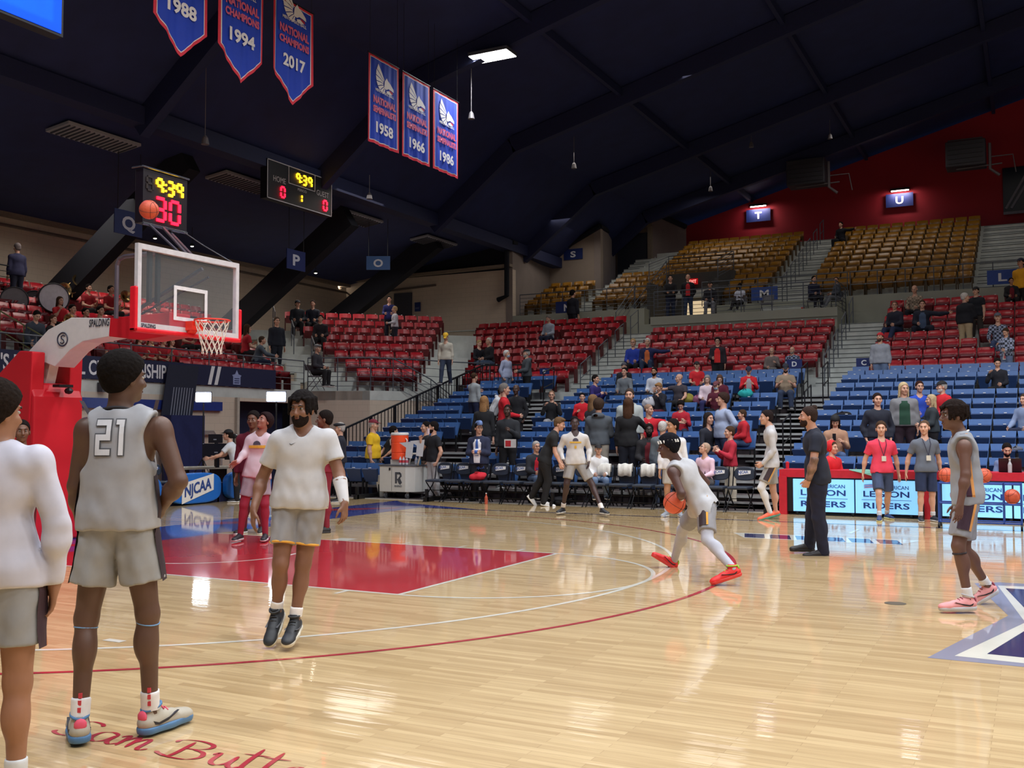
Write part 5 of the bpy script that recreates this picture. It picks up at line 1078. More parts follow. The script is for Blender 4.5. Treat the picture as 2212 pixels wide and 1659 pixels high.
BK = (26, 24, 28); NV = (30, 36, 62); JN = (52, 66, 100); GY = (96, 100, 108); MR = (96, 24, 44); RD = (196, 30, 44); brn = (70, 52, 40); blk_ = (30, 25, 24); gry = (165, 160, 155); bld = (176, 146, 104)
# floor level
r_ = P('man in grey suit coat, light blue garrison cap and blue tie with folded arms', 1035, 916, ('y', 9.75, 0), armR='cross', armL='cross', face=10, head=35, skin='light', hair=('short', blk_), hat=('garrison', (110, 136, 190)), glasses=True, top=('suit', (40, 46, 72), (226, 226, 232)), low=('pants', (28, 28, 38)), shoes=((24, 22, 24), (20, 20, 20)), build=1.15, vox=.014)
J = r_[1]; I = r_[2]; ribbon(r_[0], I['top'], 'tie', J['neck']-I['tup']*.05, J['pel']+I['tup']*.10, .026, .04, I['trg'], I['tfw'], mat((52, 92, 170), .6), .24, .012)
P('older man in yellow t-shirt, maroon cap and blue jeans beside the white cart', 806, 909, ('y', 10.6, 0), face=105, skin='light', hair=('short', gry), hat=('cap', (120, 26, 46)), top=('tee', (232, 186, 34)), low=('jeans', (70, 90, 122)), shoes=((190, 170, 140), (220, 214, 200)), build=1.35, vox=.014)
P('bearded man in black polo and light grey trousers drinking from a can', 937, 914, ('y', 9.85, 0), face=-30, head=-35, armR='face', armL='pocket', hair=('short', blk_), beard=(40, 30, 28), top=('polo', (24, 25, 32)), low=('pants', (178, 178, 182)), shoes=((40, 36, 36), (60, 60, 60)), build=1.1, vox=.014)
P('man in black t-shirt stooping behind the orange cooler', 838, 922, ('y', 11.0, 0), face=150, lean=.25, hair=('short', blk_), top=('tee', (22, 22, 26)), low=('pants', BK), armR='back', armL='back')
P('dark haired man half hidden behind the drinking man', 921, 914, ('y', 10.35, 0), face=-40, hair=('short', blk_), top=('tee', (30, 30, 36)), low=('pants', (150, 140, 124)))
P('crimson tracksuit player standing behind the walking player', 703, 890, ('d', 15.9, 0), face=-50, head=-10, skin='brown', hair=('short', blk_), top=('jacket', (140, 40, 62)), low=('joggers', (128, 30, 50)), shoes=((30, 28, 32), (40, 36, 40)), H=1.86, vox=.014, armR='hip', armL='back')
P('man in dark uniform and peaked cap by the beige corner wall', 735, 916, ('d', 22.5, 0), face=-55, hair=('short', gry), hat=('flat', (26, 28, 36)), top=('jacket', (30, 32, 46)), low=('pants', (28, 30, 44)), H=1.72)
P('crimson warm-up player standing behind the looking-up player', 548, 900, ('d', 15.8, 0), face=20, skin='brown', hair=('short', blk_), top=('jacket', (104, 24, 46)), low=('joggers', (104, 24, 44)), H=1.85, vox=.016)
P('crimson shirt person seen past the curly haired player', 47, 925, ('d', 11.5, 0), face=60, skin='brown', hair=('short', blk_), top=('tee', (110, 26, 52)), low=('joggers', (100, 24, 40)), H=1.66, vox=.016)
P('camera operator in white shirt at the dark broadcast desk', 513, 948, ('d', 22.6, 0), face=-60, lean=.35, armR='reach', armL='reach', hair=('short', blk_), hat=('cap', BK), top=('tee', (206, 210, 218)), low=('pants', BK), H=1.6)
r_ = P('teenage boy in bright red t-shirt leaning on the scorer table, legs crossed', 1904, 909, ('y', 8.85, 0), face=20, head=-12, armR='lean', armL='lean', lean=-.08, hair=('short', brn), top=('tee', (226, 62, 88)), low=('shorts', (62, 74, 104), .86), shoes=((44, 62, 108), (220, 220, 160)), sockc=(196, 200, 210), build=.95, vox=.013, pose='walk')
J, I = r_[1], r_[2]
def lanyard(r_):
    J, I = r_[1], r_[2]; c = J['neck']-I['tup']*.30+I['tfw']*.15; b = MB()
    for s_ in (1, -1): b.tube([J['neck']+I['trg']*s_*.06+I['tfw']*.06, J['neck']-I['tup']*.1+I['trg']*s_*.055+I['tfw']*.135, c], .006, 4)
    prop(r_[0], 'l', b.build('lanyard', mat((40, 36, 60), .7))); b = MB(); b.beam(c, c-I['tup']*.09, .075, .01, up=tuple(I['tfw'])); prop(r_[0], 'badge', b.build('badge', mat((206, 200, 186), .6)))
lanyard(r_)
lanyard(P('teenage boy in grey t-shirt leaning on the scorer table, head turned left', 1998, 912, ('y', 8.85, 0), face=25, head=-30, armR='lean', armL='lean', lean=-.08, hair=('buzz', (90, 70, 56)), top=('tee', (98, 104, 116)), low=('shorts', (38, 50, 82), .9), shoes=((36, 36, 44), (200, 200, 204)), sockc=(210, 210, 214), build=.92, vox=.013))
P('bearded man in blue-grey shirt working behind the laptop at the scorer table', 2174, 956, ('y', 10.4, 0), 'sit', face=10, nod=18, armR='phone', armL='phone', hair=('short', blk_), beard=(30, 26, 26), top=('long', (110, 124, 160)), sz=.45)
P('man in red quarter-zip and khaki trousers standing by the bench, facing left', 1577, 925, ('y', 10.45, 0), face=-55, armR='phone', armL='phone', hair=('short', brn), top=('sweater', (176, 36, 56)), low=('pants', (196, 186, 168)), vox=.015)
P('grey haired man in grey and orange jacket standing behind the bench', 1432, 914, ('y', 10.4, 0), face=-150, head=-30, hair=('short', (188, 184, 180)), top=('jacket', (92, 100, 106)), low=('jeans', (92, 106, 134)), build=1.1, vox=.015)
P('dark haired player in white long sleeve shirt behind the crouching shooter', 1453, 909, ('d', 18.7, 0), face=10, head=-50, skin='tan', hair=('short', blk_), top=('long', (224, 224, 228)), low=('shorts', (176, 172, 168), .74), shoes=((150, 156, 166), (210, 210, 212)), sockc=(220, 220, 220), vox=.015)
# seated just behind the bench
P('man with glasses in pink shirt and lanyard seated behind the bench', 1524, 955, ('b', -1), 'sit', face=-20, nod=-25, head=-30, hair=('short', (176, 150, 130)), glasses=True, top=('long', (232, 196, 212)), low=('pants', (110, 108, 110)), armR='lap', armL='lap', build=1.15)
P('older man in white hooded sweatshirt and dark cap seated behind the bench', 1292, 959, ('b', -1), 'sit', face=30, hair=('short', gry), hat=('cap', BK), top=('hoodie', (222, 222, 224)), low=('jeans', (110, 130, 160)), armR='lap', armL='lap', build=1.1)
P('grey haired man in dark jacket over red shirt seated behind the bench', 1157, 952, ('b', -1), 'sit', face=50, hair=('short', gry), glasses=True, top=('jacket', (40, 42, 50), (196, 30, 50)), low=('jeans', (90, 110, 140)), armR='lap', armL='lap', build=1.1)
P('smiling man with beard in black coat seated two rows behind the bench', 1402, 914, ('b', 1), 'sit', face=20, skin='deep', hair=('short', blk_), beard=(24, 20, 20), top=('jacket', (34, 32, 36), (110, 30, 40)), low=('pants', BK), armR='lap', armL='lap', build=1.1)
P('person in bright red jacket seated behind the coach', 1795, 985, ('b', -1), 'sit', face=60, hair=('short', brn), hat=('hood', (210, 36, 44)), top=('hoodie', (214, 36, 46)), armR='lap', armL='lap', H=1.6)
# left block and aisle
P('man in black jacket holding red and white papers in the bleacher aisle', 1097, 877, ('b', 0), face=10, skin='dark', hair=('buzz', blk_), top=('jacket', (36, 38, 44)), low=('pants', BK), build=1.05, vox=.016, armL='phone')
P('blonde woman in black top seen from behind on the bleacher steps', 1043, 858, ('b', 1), face=190, lean=.15, hair=('long', (150, 112, 76)), top=('long', (26, 26, 30)), low=('pants', (40, 42, 60)))
P('man with grey hair in black vest over red sleeves on the aisle steps', 1089, 831, ('b', 2), face=120, hair=('short', (120, 114, 110)), top=('sweater', (206, 30, 44)), low=('pants', (34, 36, 52)), armR='lap', armL='down')
P('bald man in black track jacket standing on the aisle steps', 1115, 834, ('b', 3), face=10, skin='dark', hair=('bald', blk_), top=('jacket', (24, 24, 30)), low=('pants', BK), armR='pocket', armL='pocket')
P('man in grey sweatshirt walking up beside the left blue seats', 1024, 808, ('b', 5), face=160, hair=('buzz', brn), top=('sweater', (160, 166, 170)), low=('pants', (26, 34, 66)), armR='down', armL='reach')
P('person in white and black jacket bending over a left blue seat', 1063, 845, ('b', 4), face=100, lean=.5, hair=('short', blk_), hat=('capback', BK), top=('hoodie', (206, 206, 210)), low=('pants', BK))
P('white haired man with a face mask in light blue shirt and jeans standing', 1094, 759, ('b', 9), face=80, hair=('short', (210, 208, 206)), mask=True, top=('long', (164, 172, 200)), low=('jeans', (112, 132, 166)), armR='pocket', armL='pocket', build=1.15)
P('man in dark grey hooded sweatshirt and black cap with hands in pocket', 1138, 757, ('b', 9), face=-50, hair=('short', gry), hat=('cap', BK), beard=gry, top=('hoodie', (70, 76, 82)), low=('pants', (24, 24, 28)), armR='lap', armL='lap', build=1.1)
P('man in yellow cap, cream shirt and jeans walking down the left aisle steps', 963, 719, ('d', 31.2, 3.0), face=20, nod=35, hair=('short', gry), hat=('cap', (222, 176, 44)), top=('long', (190, 184, 170)), low=('jeans', (48, 58, 80)), armR='down', armL='down', pose='walk')
P('woman in black top leaning to the man beside her in left red seats', 1034, 734, ('r', 3), 'sit', face=60, nod=15, hair=('short', bld), top=('long', (30, 30, 40)), armR='lap', armL='lap', skin='pale')
P('white haired man in black jumper seated beside the woman in black', 1058, 729, ('r', 3), 'sit', face=-30, hair=('short', (200, 194, 180)), top=('sweater', (28, 28, 36)), low=('jeans', (70, 86, 110)), armR='lap', armL='lap', build=1.1)
P('man in light grey jacket seated alone on the top left red row', 1186, 681, ('r', 8), 'sit', face=-10, nod=20, hair=('short', (110, 104, 100)), top=('jacket', (150, 160, 176)), low=('pants', NV), armR='lap', armL='lap')
P('person in dark clothes standing in front of the N sign', 1237, 622, ('y', 27.55, 5.3), face=160, hair=('short', blk_), top=('jacket', (22, 24, 38)), low=('pants', (22, 24, 36)))
# centre block
P('man in purple sweatshirt turned sideways at the left end of a row', 1284, 809, ('b', 7), 'sit', face=80, hair=('short', blk_), top=('sweater', (50, 40, 110)), low=('pants', (60, 56, 70)), armR='phone', armL='phone')
P('young man in red track jacket seated in the centre blue seats', 1258, 848, ('b', 5), 'sit', face=20, hair=('short', blk_), top=('jacket', (208, 30, 44)), low=('pants', BK), armR='phone', armL='lap')
P('man with glasses in black sweatshirt eating at the left end of a row', 1192, 843, ('b', 4), 'sit', face=20, hair=('buzz', (130, 100, 80)), glasses=True, top=('sweater', (28, 28, 32)), low=('pants', (150, 150, 156)), armR='face', armL='face')
P('blonde person in dark coat standing turned away left of the grey hoodie man', 1281, 856, ('b', 1), face=150, hair=('long', (120, 92, 66)), top=('jacket', (34, 34, 42)), low=('pants', NV), armR='lap', armL='lap')
P('man seen from behind in dark grey hoodie and pale trousers', 1293, 853, ('b', 0), face=195, hair=('curly', (66, 52, 44)), top=('hoodie', (78, 84, 92)), low=('pants', (172, 164, 152)), armR='lap', armL='lap', build=1.05, vox=.016)
P('man in pale hooded jacket facing the camera behind the long haired woman', 1360, 840, ('b', 1), face=10, hair=('short', (70, 58, 52)), top=('hoodie', (176, 182, 180)), low=('jeans', JN), armR='down', armL='down', build=1.15)
P('woman with long brown hair in black top seen from behind', 1357, 857, ('b', 0), face=190, hair=('long', (72, 50, 38)), top=('long', (22, 22, 26)), low=('pants', (26, 28, 40)), armR='reach', armL='down', build=1.05, vox=.016)
r_ = P('bald man in red football shirt lettered SPAIN with a black band', 1402, 872, ('b', 3), 'sit', face=15, head=60, hair=('buzz', (150, 120, 100)), skin='light', top=('tee', (200, 28, 44)), low=('pants', BK), armR='lap', armL='out', build=1.3)
J, I = r_[1], r_[2]; c = J['neck']-I['tup']*.20; decal_poly(r_[0], I['top'], 'chest_band', [(x, y) for x in (-.2,) for y in (-.05, .05)]+[(-.1, .05), (0, .05), (.1, .05), (.2, .05), (.2, -.05), (.1, -.05), (0, -.05), (-.1, -.05)], c, I['trg'], I['tup'], mat((24, 22, 26), .8), .006)
decal_text(r_[0], I['top'], 'chest_lettering', 'SPAIN', c-I['tup']*.035, I['trg'], I['tup'], .07, mat((232, 206, 60), .6), width=.26, bold=.02, off=.012)
P('dark haired person in red hooded sweatshirt looking down beside the Spain shirt', 1471, 865, ('b', 3), 'sit', face=10, nod=30, hair=('curly', blk_), top=('hoodie', (178, 30, 48)), low=('pants', NV), armR='phone', armL='phone')
P('large woman in light blue blouse standing with hand on hip', 1562, 853, ('b', 1), face=-45, head=-20, hair=('curly', (54, 40, 36)), top=('long', (152, 164, 192)), low=('pants', (44, 54, 84)), armR='down', armL='hip', build=1.45, vox=.016)
P('dark haired woman in black top seated left of the standing blue blouse woman', 1528, 890, ('b', 2), 'sit', face=60, hair=('long', (46, 38, 36)), top=('long', (32, 34, 46)), low=('pants', NV), armR='lap', armL='lap')
P('person in red jacket and jeans seated right behind the blue blouse woman', 1606, 884, ('b', 2), 'sit', face=-60, hair=('short', brn), top=('jacket', (190, 32, 46)), low=('jeans', (60, 82, 120)), armR='lap', armL='lap', build=1.2)
P('man in grey quarter-zip leaning forward in the centre blue seats', 1350, 793, ('b', 8), 'sit', face=0, hair=('short', blk_), top=('sweater', (112, 118, 124)), low=('pants', BK), armR='lap', armL='knee')
P('person in dark beanie seated behind the grey quarter-zip man', 1348, 783, ('b', 9), 'sit', face=20, hair=('short', blk_), hat=('beanie', (70, 70, 80)), top=('jacket', (24, 24, 30)), low=('pants', BK), armR='lap', armL='lap')
P('bearded man in white sweatshirt in the centre blue seats', 1414, 793, ('b', 8), 'sit', face=0, skin='tan', hair=('short', blk_), beard=blk_, top=('sweater', (206, 208, 216)), low=('pants', BK), armR='lap', armL='lap')
P('fair haired child in dark jacket seated beside the polo shirt man', 1425, 820, ('b', 6), 'sit', face=-20, nod=20, hair=('side', (150, 110, 70)), top=('jacket', (30, 30, 40)), low=('pants', MR), armR='lap', armL='face', H=1.5)
P('bald man in dark grey polo with arm across the seat backs', 1468, 807, ('b', 7), 'sit', face=-10, head=-40, hair=('bald', blk_), top=('polo', (64, 58, 66)), low=('pants', BK), armR='out', armL='knee', build=1.2)
P('man in red t-shirt and black cap on the top centre blue row', 1505, 781, ('b', 9), 'sit', face=20, hair=('short', blk_), hat=('cap', BK), top=('tee', (206, 36, 46)), low=('pants', (40, 40, 50)), armR='lap', armL='lap', build=1.1)
P('standing person in long black coat over a red shirt in centre block', 1550, 732, ('r', 1), face=10, hair=('curly', (40, 30, 30)), glasses=True, top=('jacket', (40, 32, 40), (214, 44, 44)), low=('pants', BK), armR='lap', armL='down', build=1.2, dy=-.1)
P('grey haired woman in pale pink sweater with flag pattern bag', 1528, 810, ('b', 7), 'sit', face=10, nod=20, hair=('long', (140, 134, 132)), top=('sweater', (226, 204, 214)), low=('pants', (50, 50, 100)), armR='lap', armL='lap', skin='pale')
P('person with brown hair in maroon hooded sweatshirt, orange emblem', 1555, 812, ('b', 7), 'sit', face=10, nod=25, hair=('long', (92, 68, 56)), top=('hoodie', (92, 24, 46)), low=('pants', BK), armR='lap', armL='knee', build=1.1)
P('person in maroon sweatshirt and maroon cap with white mask', 1548, 823, ('b', 6), 'sit', face=0, nod=10, hair=('short', blk_), hat=('cap', (110, 60, 66)), top=('sweater', (86, 22, 42)), low=('pants', BK), armR='phone', armL='phone', build=1.15, mask=True)
P('man in red jacket over grey shirt and navy cap looking at a phone', 1617, 791, ('b', 8), 'sit', face=15, nod=25, hair=('short', blk_), hat=('cap', (34, 34, 60)), top=('jacket', (206, 36, 48), (170, 170, 176)), low=('pants', BK), armR='phone', armL='phone')
P('man in brown-grey jumper reading a sheet on the front red row', 1667, 754, ('r', 1), 'sit', face=10, nod=25, hair=('bald', gry), top=('sweater', (116, 104, 100)), low=('pants', BK), armR='lap', armL='phone', build=1.15)
P('grey bearded man in dark plaid shirt on the front red row by the aisle', 1712, 751, ('r', 1), 'sit', face=-10, hair=('bald', gry), beard=(150, 140, 130), top=('jacket', (44, 48, 60), 'plaid'), low=('jeans', (50, 64, 92)), armR='lap', armL='lap', build=1.2)
P('bearded man in khaki t-shirt and dark cap holding a phone at the row end', 1697, 785, ('b', 8), 'sit', face=10, nod=25, hair=('short', blk_), beard=(34, 28, 28), hat=('cap', (40, 42, 54)), top=('tee', (150, 132, 112)), low=('jeans', (50, 62, 88)), armR='phone', armL='phone', build=1.4)
P('blonde woman in royal blue sweatshirt at the left end of a red row', 1368, 731, ('r', 3), 'sit', face=10, hair=('short', bld), glasses=True, top=('sweater', (42, 66, 168)), low=('pants', BK), armR='lap', armL='lap')
P('white haired man in navy jacket with legs crossed beside the blue sweatshirt woman', 1399, 730, ('r', 3), 'sit_up', face=10, hair=('short', (206, 200, 194)), top=('jacket', (34, 40, 84), (210, 110, 60)), low=('jeans', (44, 60, 88)), armR='lap', armL='out')
# balcony platform
P('person in black sweatshirt with hands together standing on the balcony', 1448, 597, ('y', 26.9, 5.8), face=20, hair=('buzz', blk_), top=('sweater', (24, 24, 30)), low=('jeans', (34, 44, 70)), armR='lap', armL='lap')
P('person in black track jacket over red shirt standing on the balcony', 1486, 595, ('y', 27.0, 5.8), face=15, hair=('bald', gry), top=('jacket', (24, 24, 32), (190, 40, 50)), low=('jeans', (48, 62, 92)), armR='back', armL='back')
P('person in black cap and grey trousers seated on the balcony', 1534, 607, ('y', 27.2, 5.8), 'sit', face=10, hair=('short', blk_), hat=('cap', BK), top=('sweater', (28, 28, 36)), low=('pants', (130, 132, 142)), armR='lap', armL='lap')
P('person in white shirt slumped on a balcony chair', 1597, 616, ('y', 27.2, 5.8), 'sit_ext', face=-10, lean=-.1, nod=20, hair=('short', blk_), skin='deep', top=('tee', (190, 196, 214)), low=('pants', BK), armR='lap', armL='lap')
P('man in navy jacket seated looking right on the balcony', 1757, 596, ('y', 27.1, 5.8), 'sit', face=40, hair=('short', blk_), top=('jacket', (26, 32, 60)), low=('pants', (24, 26, 40)), armR='lap', armL='lap')
P('person in grey seated with stretched legs at the right end of the balcony', 1808, 600, ('y', 27.4, 5.8), 'sit_ext', face=-55, head=60, hair=('short', brn), top=('jacket', (70, 76, 88)), low=('pants', (112, 116, 124)), armR='lap', armL='lap')
P('distant person in black sprawled in the top gold row', 1817, 479, ('g', 8), 'sit_wide', face=-20, hair=('short', blk_), top=('jacket', (16, 18, 30)), low=('pants', (14, 16, 28)), armR='lap', armL='out')
# right block
P('bearded man in grey hoodie and red beanie holding a snack cup on the steps', 1901, 722, ('y', 20.0, 2.58), face=0, head=-20, nod=-15, hair=('short', brn), beard=(90, 70, 60), hat=('beanie', (200, 40, 50)), top=('hoodie', (158, 162, 172)), low=('jeans', (110, 130, 164)), armR='down', armL='down', build=1.25)
P('man in dark jacket with jeans stretched out, seated at the upper row end', 1934, 650, ('r', 6), 'sit_ext', face=-25, head=30, hair=('short', (110, 80, 70)), glasses=True, top=('jacket', (34, 36, 52)), low=('jeans', (34, 46, 78)), armR='lap', armL='lap', build=1.1)
P('bald man in cream plaid shirt on the top right red row', 1976, 616, ('r', 8), 'sit', face=-10, nod=15, hair=('bald', gry), top=('long', (170, 150, 130), 'plaid'), low=('pants', (24, 24, 34)), armR='lap', armL='lap', build=1.15)
P('man in dark jacket with arms spread along the upper red seats', 1992, 648, ('r', 6), 'sit_wide', face=5, hair=('short', brn), top=('jacket', (28, 32, 48), (70, 88, 116)), low=('pants', (26, 30, 46)), armR='lap', armL='out', build=1.2)
P('white haired man in black jacket and khaki trousers standing among red seats', 2084, 635, ('r', 4), face=150, head=-40, hair=('short', (196, 190, 184)), top=('jacket', (24, 24, 32)), low=('pants', (180, 160, 126)), armR='lap', armL='down', build=1.15)
P('man in black cap and black shirt talking to the white haired man', 2108, 622, ('r', 5), face=-20, hair=('short', blk_), hat=('cap', BK), top=('polo', (22, 24, 34)), low=('pants', (60, 54, 50)), armR='pocket', armL='down', build=1.2)
P('man in black and white plaid shirt and grey cap seated in the right red block', 2155, 675, ('r', 4), 'sit', face=0, hair=('short', gry), hat=('cap', (90, 92, 104)), top=('long', (50, 54, 66), 'plaid'), low=('jeans', (60, 74, 110)), armR='knee', armL='knee')
P('person in plaid shirt holding a printed programme on the front red row', 2173, 712, ('r', 1), face=-30, nod=25, hair=('short', brn), top=('jacket', (60, 64, 76), 'plaid'), low=('jeans', (110, 124, 156)), armR='phone', armL='lap', dy=-.2)
P('woman in black resting her chin on her hand in the upper right blue seats', 2155, 773, ('b', 9), 'sit', face=-10, head=20, nod=20, hair=('short', blk_), top=('sweater', (28, 30, 40)), low=('pants', BK), armR='face', armL='lap')
P('dark haired woman in black jacket over red shirt on the top right red row', 2184, 602, ('r', 8), 'sit', face=10, skin='tan', hair=('short', blk_), top=('jacket', (28, 28, 34), (110, 20, 36)), low=('pants', BK), armR='lap', armL='lap')
P('person in yellow jacket and dark cap standing by the L sign', 2205, 557, ('y', 27.6, 5.3), face=-30, hair=('short', blk_), hat=('cap', (40, 44, 66)), top=('jacket', (224, 160, 30)), low=('pants', BK))
P('blonde woman in grey cardigan over a green t-shirt standing in the blue seats', 1952, 830, ('b', 2), face=10, head=20, hair=('long', (190, 168, 130)), top=('jacket', (124, 124, 128), (30, 66, 50)), low=('pants', (50, 34, 46)), build=1.25, vox=.016)
P('man in navy sweatshirt standing behind the scorer table', 1895, 853, ('b', 1), face=20, hair=('short', (44, 32, 30)), top=('sweater', (32, 36, 50)), low=('pants', NV), armR='pocket', armL='pocket', build=1.1, vox=.016)
P('dark haired person in royal blue t-shirt seated in the right blue block', 1985, 822, ('b', 5), 'sit', face=20, hair=('short', (60, 36, 30)), top=('tee', (42, 78, 190)), low=('pants', NV), armR='lap', armL='lap')
P('bearded man in red jacket and black cap leaning in the right blue block', 2037, 822, ('b', 5), 'sit', face=-50, head=-10, hair=('short', gry), beard=(200, 196, 190), hat=('cap', BK), top=('jacket', (212, 36, 48)), low=('pants', BK), armR='lap', armL='lap', build=1.2)
P('blonde woman in dark green-black jacket turned to the left behind the grey t-shirt boy', 2012, 857, ('b', 2), face=-70, hair=('long', (180, 158, 124)), top=('jacket', (44, 52, 58)), low=('pants', BK), armR='lap', armL='lap', build=1.15, vox=.016)
P('woman in tan coat and black beanie looking at her phone', 1804, 896, ('b', 1), 'sit', face=10, nod=30, hair=('long', (56, 46, 44)), hat=('beanie', (24, 24, 28)), top=('jacket', (180, 138, 112)), low=('jeans', (70, 90, 130)), armR='phone', armL='phone', vox=.016)
P('person in grey-blue jacket half cut off by the right edge', 2214, 850, ('b', 4), 'sit', face=-30, hair=('short', brn), top=('jacket', (130, 146, 180)), low=('pants', NV), armR='knee', armL='knee')
# corner block
P('man in dark cap and jacket seated on the top corner row', 643, 648, ('A', 8), 'sit', face=40, head=25, hair=('short', blk_), hat=('cap', (40, 44, 54)), top=('jacket', (34, 38, 46)), low=('pants', BK), armR='lap', armL='lap', build=1.1)
P('woman in dark sweatshirt seated on the top corner row', 676, 648, ('A', 8), 'sit', face=30, hair=('short', (60, 48, 44)), top=('sweater', (32, 36, 50)), low=('pants', BK), armR='lap', armL='lap')
P('person in black seated one row below the couple in the corner block', 693, 680, ('A', 7), 'sit', face=30, hair=('short', blk_), top=('jacket', (30, 24, 32)), low=('pants', BK), armR='lap', armL='lap')
P('tall person in dark blue football shirt standing on the top corner row', 841, 642, ('A', 7), face=30, hair=('short', blk_), skin='light', top=('long', (34, 40, 100)), low=('pants', (24, 28, 44)), armR='lap', armL='lap')
P('blond child in white sweatshirt standing beside the person in dark blue', 853, 664, ('A', 6), face=-40, hair=('short', bld), top=('sweater', (190, 190, 200)), low=('pants', (34, 34, 50)), armR='down', armL='lap')
P('person in dark clothes standing on the steps left of the corner block', 598, 687, ('x', -12.0, 3.55), face=60, hair=('short', (80, 66, 56)), top=('jacket', (28, 32, 46)), low=('pants', (26, 30, 44)))
P('person in grey flat cap and dark coat seated by the corner railing', 683, 770, ('x', -8.6, 2.87), 'sit', face=100, hair=('short', gry), hat=('flat', (110, 112, 116)), top=('jacket', (46, 44, 52)), low=('pants', BK), armR='lap', armL='lap', H=1.7)
# end stand: band and friends
P('man in dark suit standing high in the end stand against the beige wall', 38, 520, ('x', -14.6, 5.2), face=-100, hair=('short', (110, 100, 100)), top=('suit', (40, 40, 72)), low=('pants', (26, 28, 50)), H=1.75)
band = [(128, 640, 5, 'with dark blond hair holding an instrument', brn, (190, 28, 40)), (155, 657, 4, 'blowing a saxophone', blk_, (176, 30, 52)), (190, 613, 7, 'with long dark hair high in the band', blk_, (150, 24, 36)), (238, 616, 7, 'with short dark hair beside the black music stand', blk_, (150, 24, 36)),
        (324, 728, 2, 'below the backboard arm with a brass horn', blk_, (176, 28, 40)), (369, 729, 2, 'raising one hand to the face', brn, (184, 30, 44)), (351, 745, 1, 'in a dark scarf near the banner', blk_, (150, 26, 36)), (300, 735, 2, 'half hidden by the tall player', brn, (150, 26, 36)), (532, 700, 3, 'leaning right near the net', brn, (176, 28, 44)), (240, 735, 2, 'under the white hoop arm', blk_, (176, 30, 42)), (405, 690, 4, 'seen through the backboard, lower right', blk_, (150, 26, 38)), (340, 655, 6, 'seen through the backboard, left part', blk_, (140, 24, 34)), (215, 660, 5, 'above the arm lettering', blk_, (140, 24, 34))]
for px, yt, k, d_, hc, tc in band:
    P('band member in red shirt '+d_, px, yt, ('E', k), 'sit', face=90 if px != 532 else 150, hair=('short' if hc != brn else 'long', hc), top=('tee', tc), low=('pants', BK), armR='face' if px in (369, 155, 128) else 'lap', armL='phone', group=None)
P('band member in grey jacket and jeans bending forward', 70, 668, ('E', 4), 'sit', face=80, lean=.4, nod=30, hair=('short', blk_), top=('jacket', (60, 66, 78)), low=('jeans', (60, 76, 100)), armR='knee', armL='knee')
P('band member in black shirt looking sideways beside the grey jacket', 113, 680, ('E', 3), 'sit', face=100, hair=('short', (80, 50, 40)), top=('tee', (30, 26, 32)), low=('pants', BK), armR='lap', armL='lap')
P('person in dark navy jumper seated in the middle of the band', 183, 664, ('E', 4), 'sit', face=100, hair=('short', blk_), glasses=True, top=('sweater', (36, 44, 60)), low=('pants', BK), armR='lap', armL='lap')
P('person in grey jacket leaning over toward the end of the band', 555, 724, ('E', 3), 'sit', face=130, lean=.3, hair=('short', (70, 56, 46)), top=('jacket', (74, 84, 96)), low=('pants', NV), armR='reach', armL='lap')
# ================================================================== hanging things, hoop, signs, furniture
def T3(o, p): o.parent = p; o.matrix_parent_inverse = Matrix.Translation(Vector(p.location)).inverted(); return o
Mwhite = mat((228, 226, 224), .5, noise=.03); Mhred = mat((206, 22, 40), .45, noise=.05, scale=2); Mchrome = mat((130, 134, 142), .25, .8); Mor = mat((226, 70, 44), .5)
# --- hoop unit: everything on the rolling base is one thing
hp = empty('basketball_hoop', (-1.8, 0, 0)); tag(hp, 'portable basketball hoop with red padded base, white arm and glass backboard', 'basketball hoop')
def sideP(L, y=-.17): return [(at_y(px, py, y)[0], at_y(px, py, y)[2]) for px, py in L]
b = MB(); L = sideP([(30, 1250), (30, 808), (88, 756), (115, 757), (115, 815), (87, 815), (96, 840), (92, 1180)][1:4], -.42)
x1 = -1.35; b.prism([(-2.9, 0), (-1.35, 0), (-1.35, 2.08), (-1.45, 2.28), (-1.75, 2.3), (-2.9, 1.9)], (0, -.42, 0), (1, 0, 0), (0, 0, 1), (0, .84, 0))
T3(b.build('padded_base', Mhred, bevel=.03), hp)
for y in (-.435, .215): T3(MB().prism([(-2.55, 1.7), (-1.42, 1.7), (-1.38, 2.72), (-1.66, 2.74), (-2.55, 2.1)], (0, y, 0), (1, 0, 0), (0, 0, 1), (0, .22, 0)).build('side_pad', Mhred, bevel=.02), hp)
ym = -.17; topL = sideP([(55, 766), (104, 712), (153, 686), (240, 687)]); botL = sideP([(235, 727), (178, 738), (150, 757), (118, 792)]); botL[0] = (botL[0][0], botL[0][1])
T3(MB().prism(topL+botL, (0, ym, 0), (1, 0, 0), (0, 0, 1), (0, .34, 0)).build('arm', Mwhite, bevel=.01), hp)
rd = sideP([(234, 727), (238, 703), (262, 686), (300, 684), (300, 735)]); rd2 = [(x, z) for x, z in rd]
T3(MB().prism([(topL[3][0]-.02, botL[0][1]), (topL[3][0]+.0, topL[3][1]), (1.02, topL[3][1]+.02), (1.02, 2.86), (.5, 2.82)], (0, -.19, 0), (1, 0, 0), (0, 0, 1), (0, .38, 0)).build('arm_pad', Mhred, bevel=.01), hp)
T3(MB().beam((-1.62, 0, 2.2), (-1.45, 0, 2.78), .16, .1).build('strut', Mwhite), hp)
b = MB(); b.tube([(-.2, .0, 3.1), (1.12, .3, 3.82)], .028, 8); b.tube([(-.2, .12, 3.1), (1.12, .42, 3.72)], .016, 8); T3(b.build('brace', mat((64, 66, 76), .45, .5)), hp)
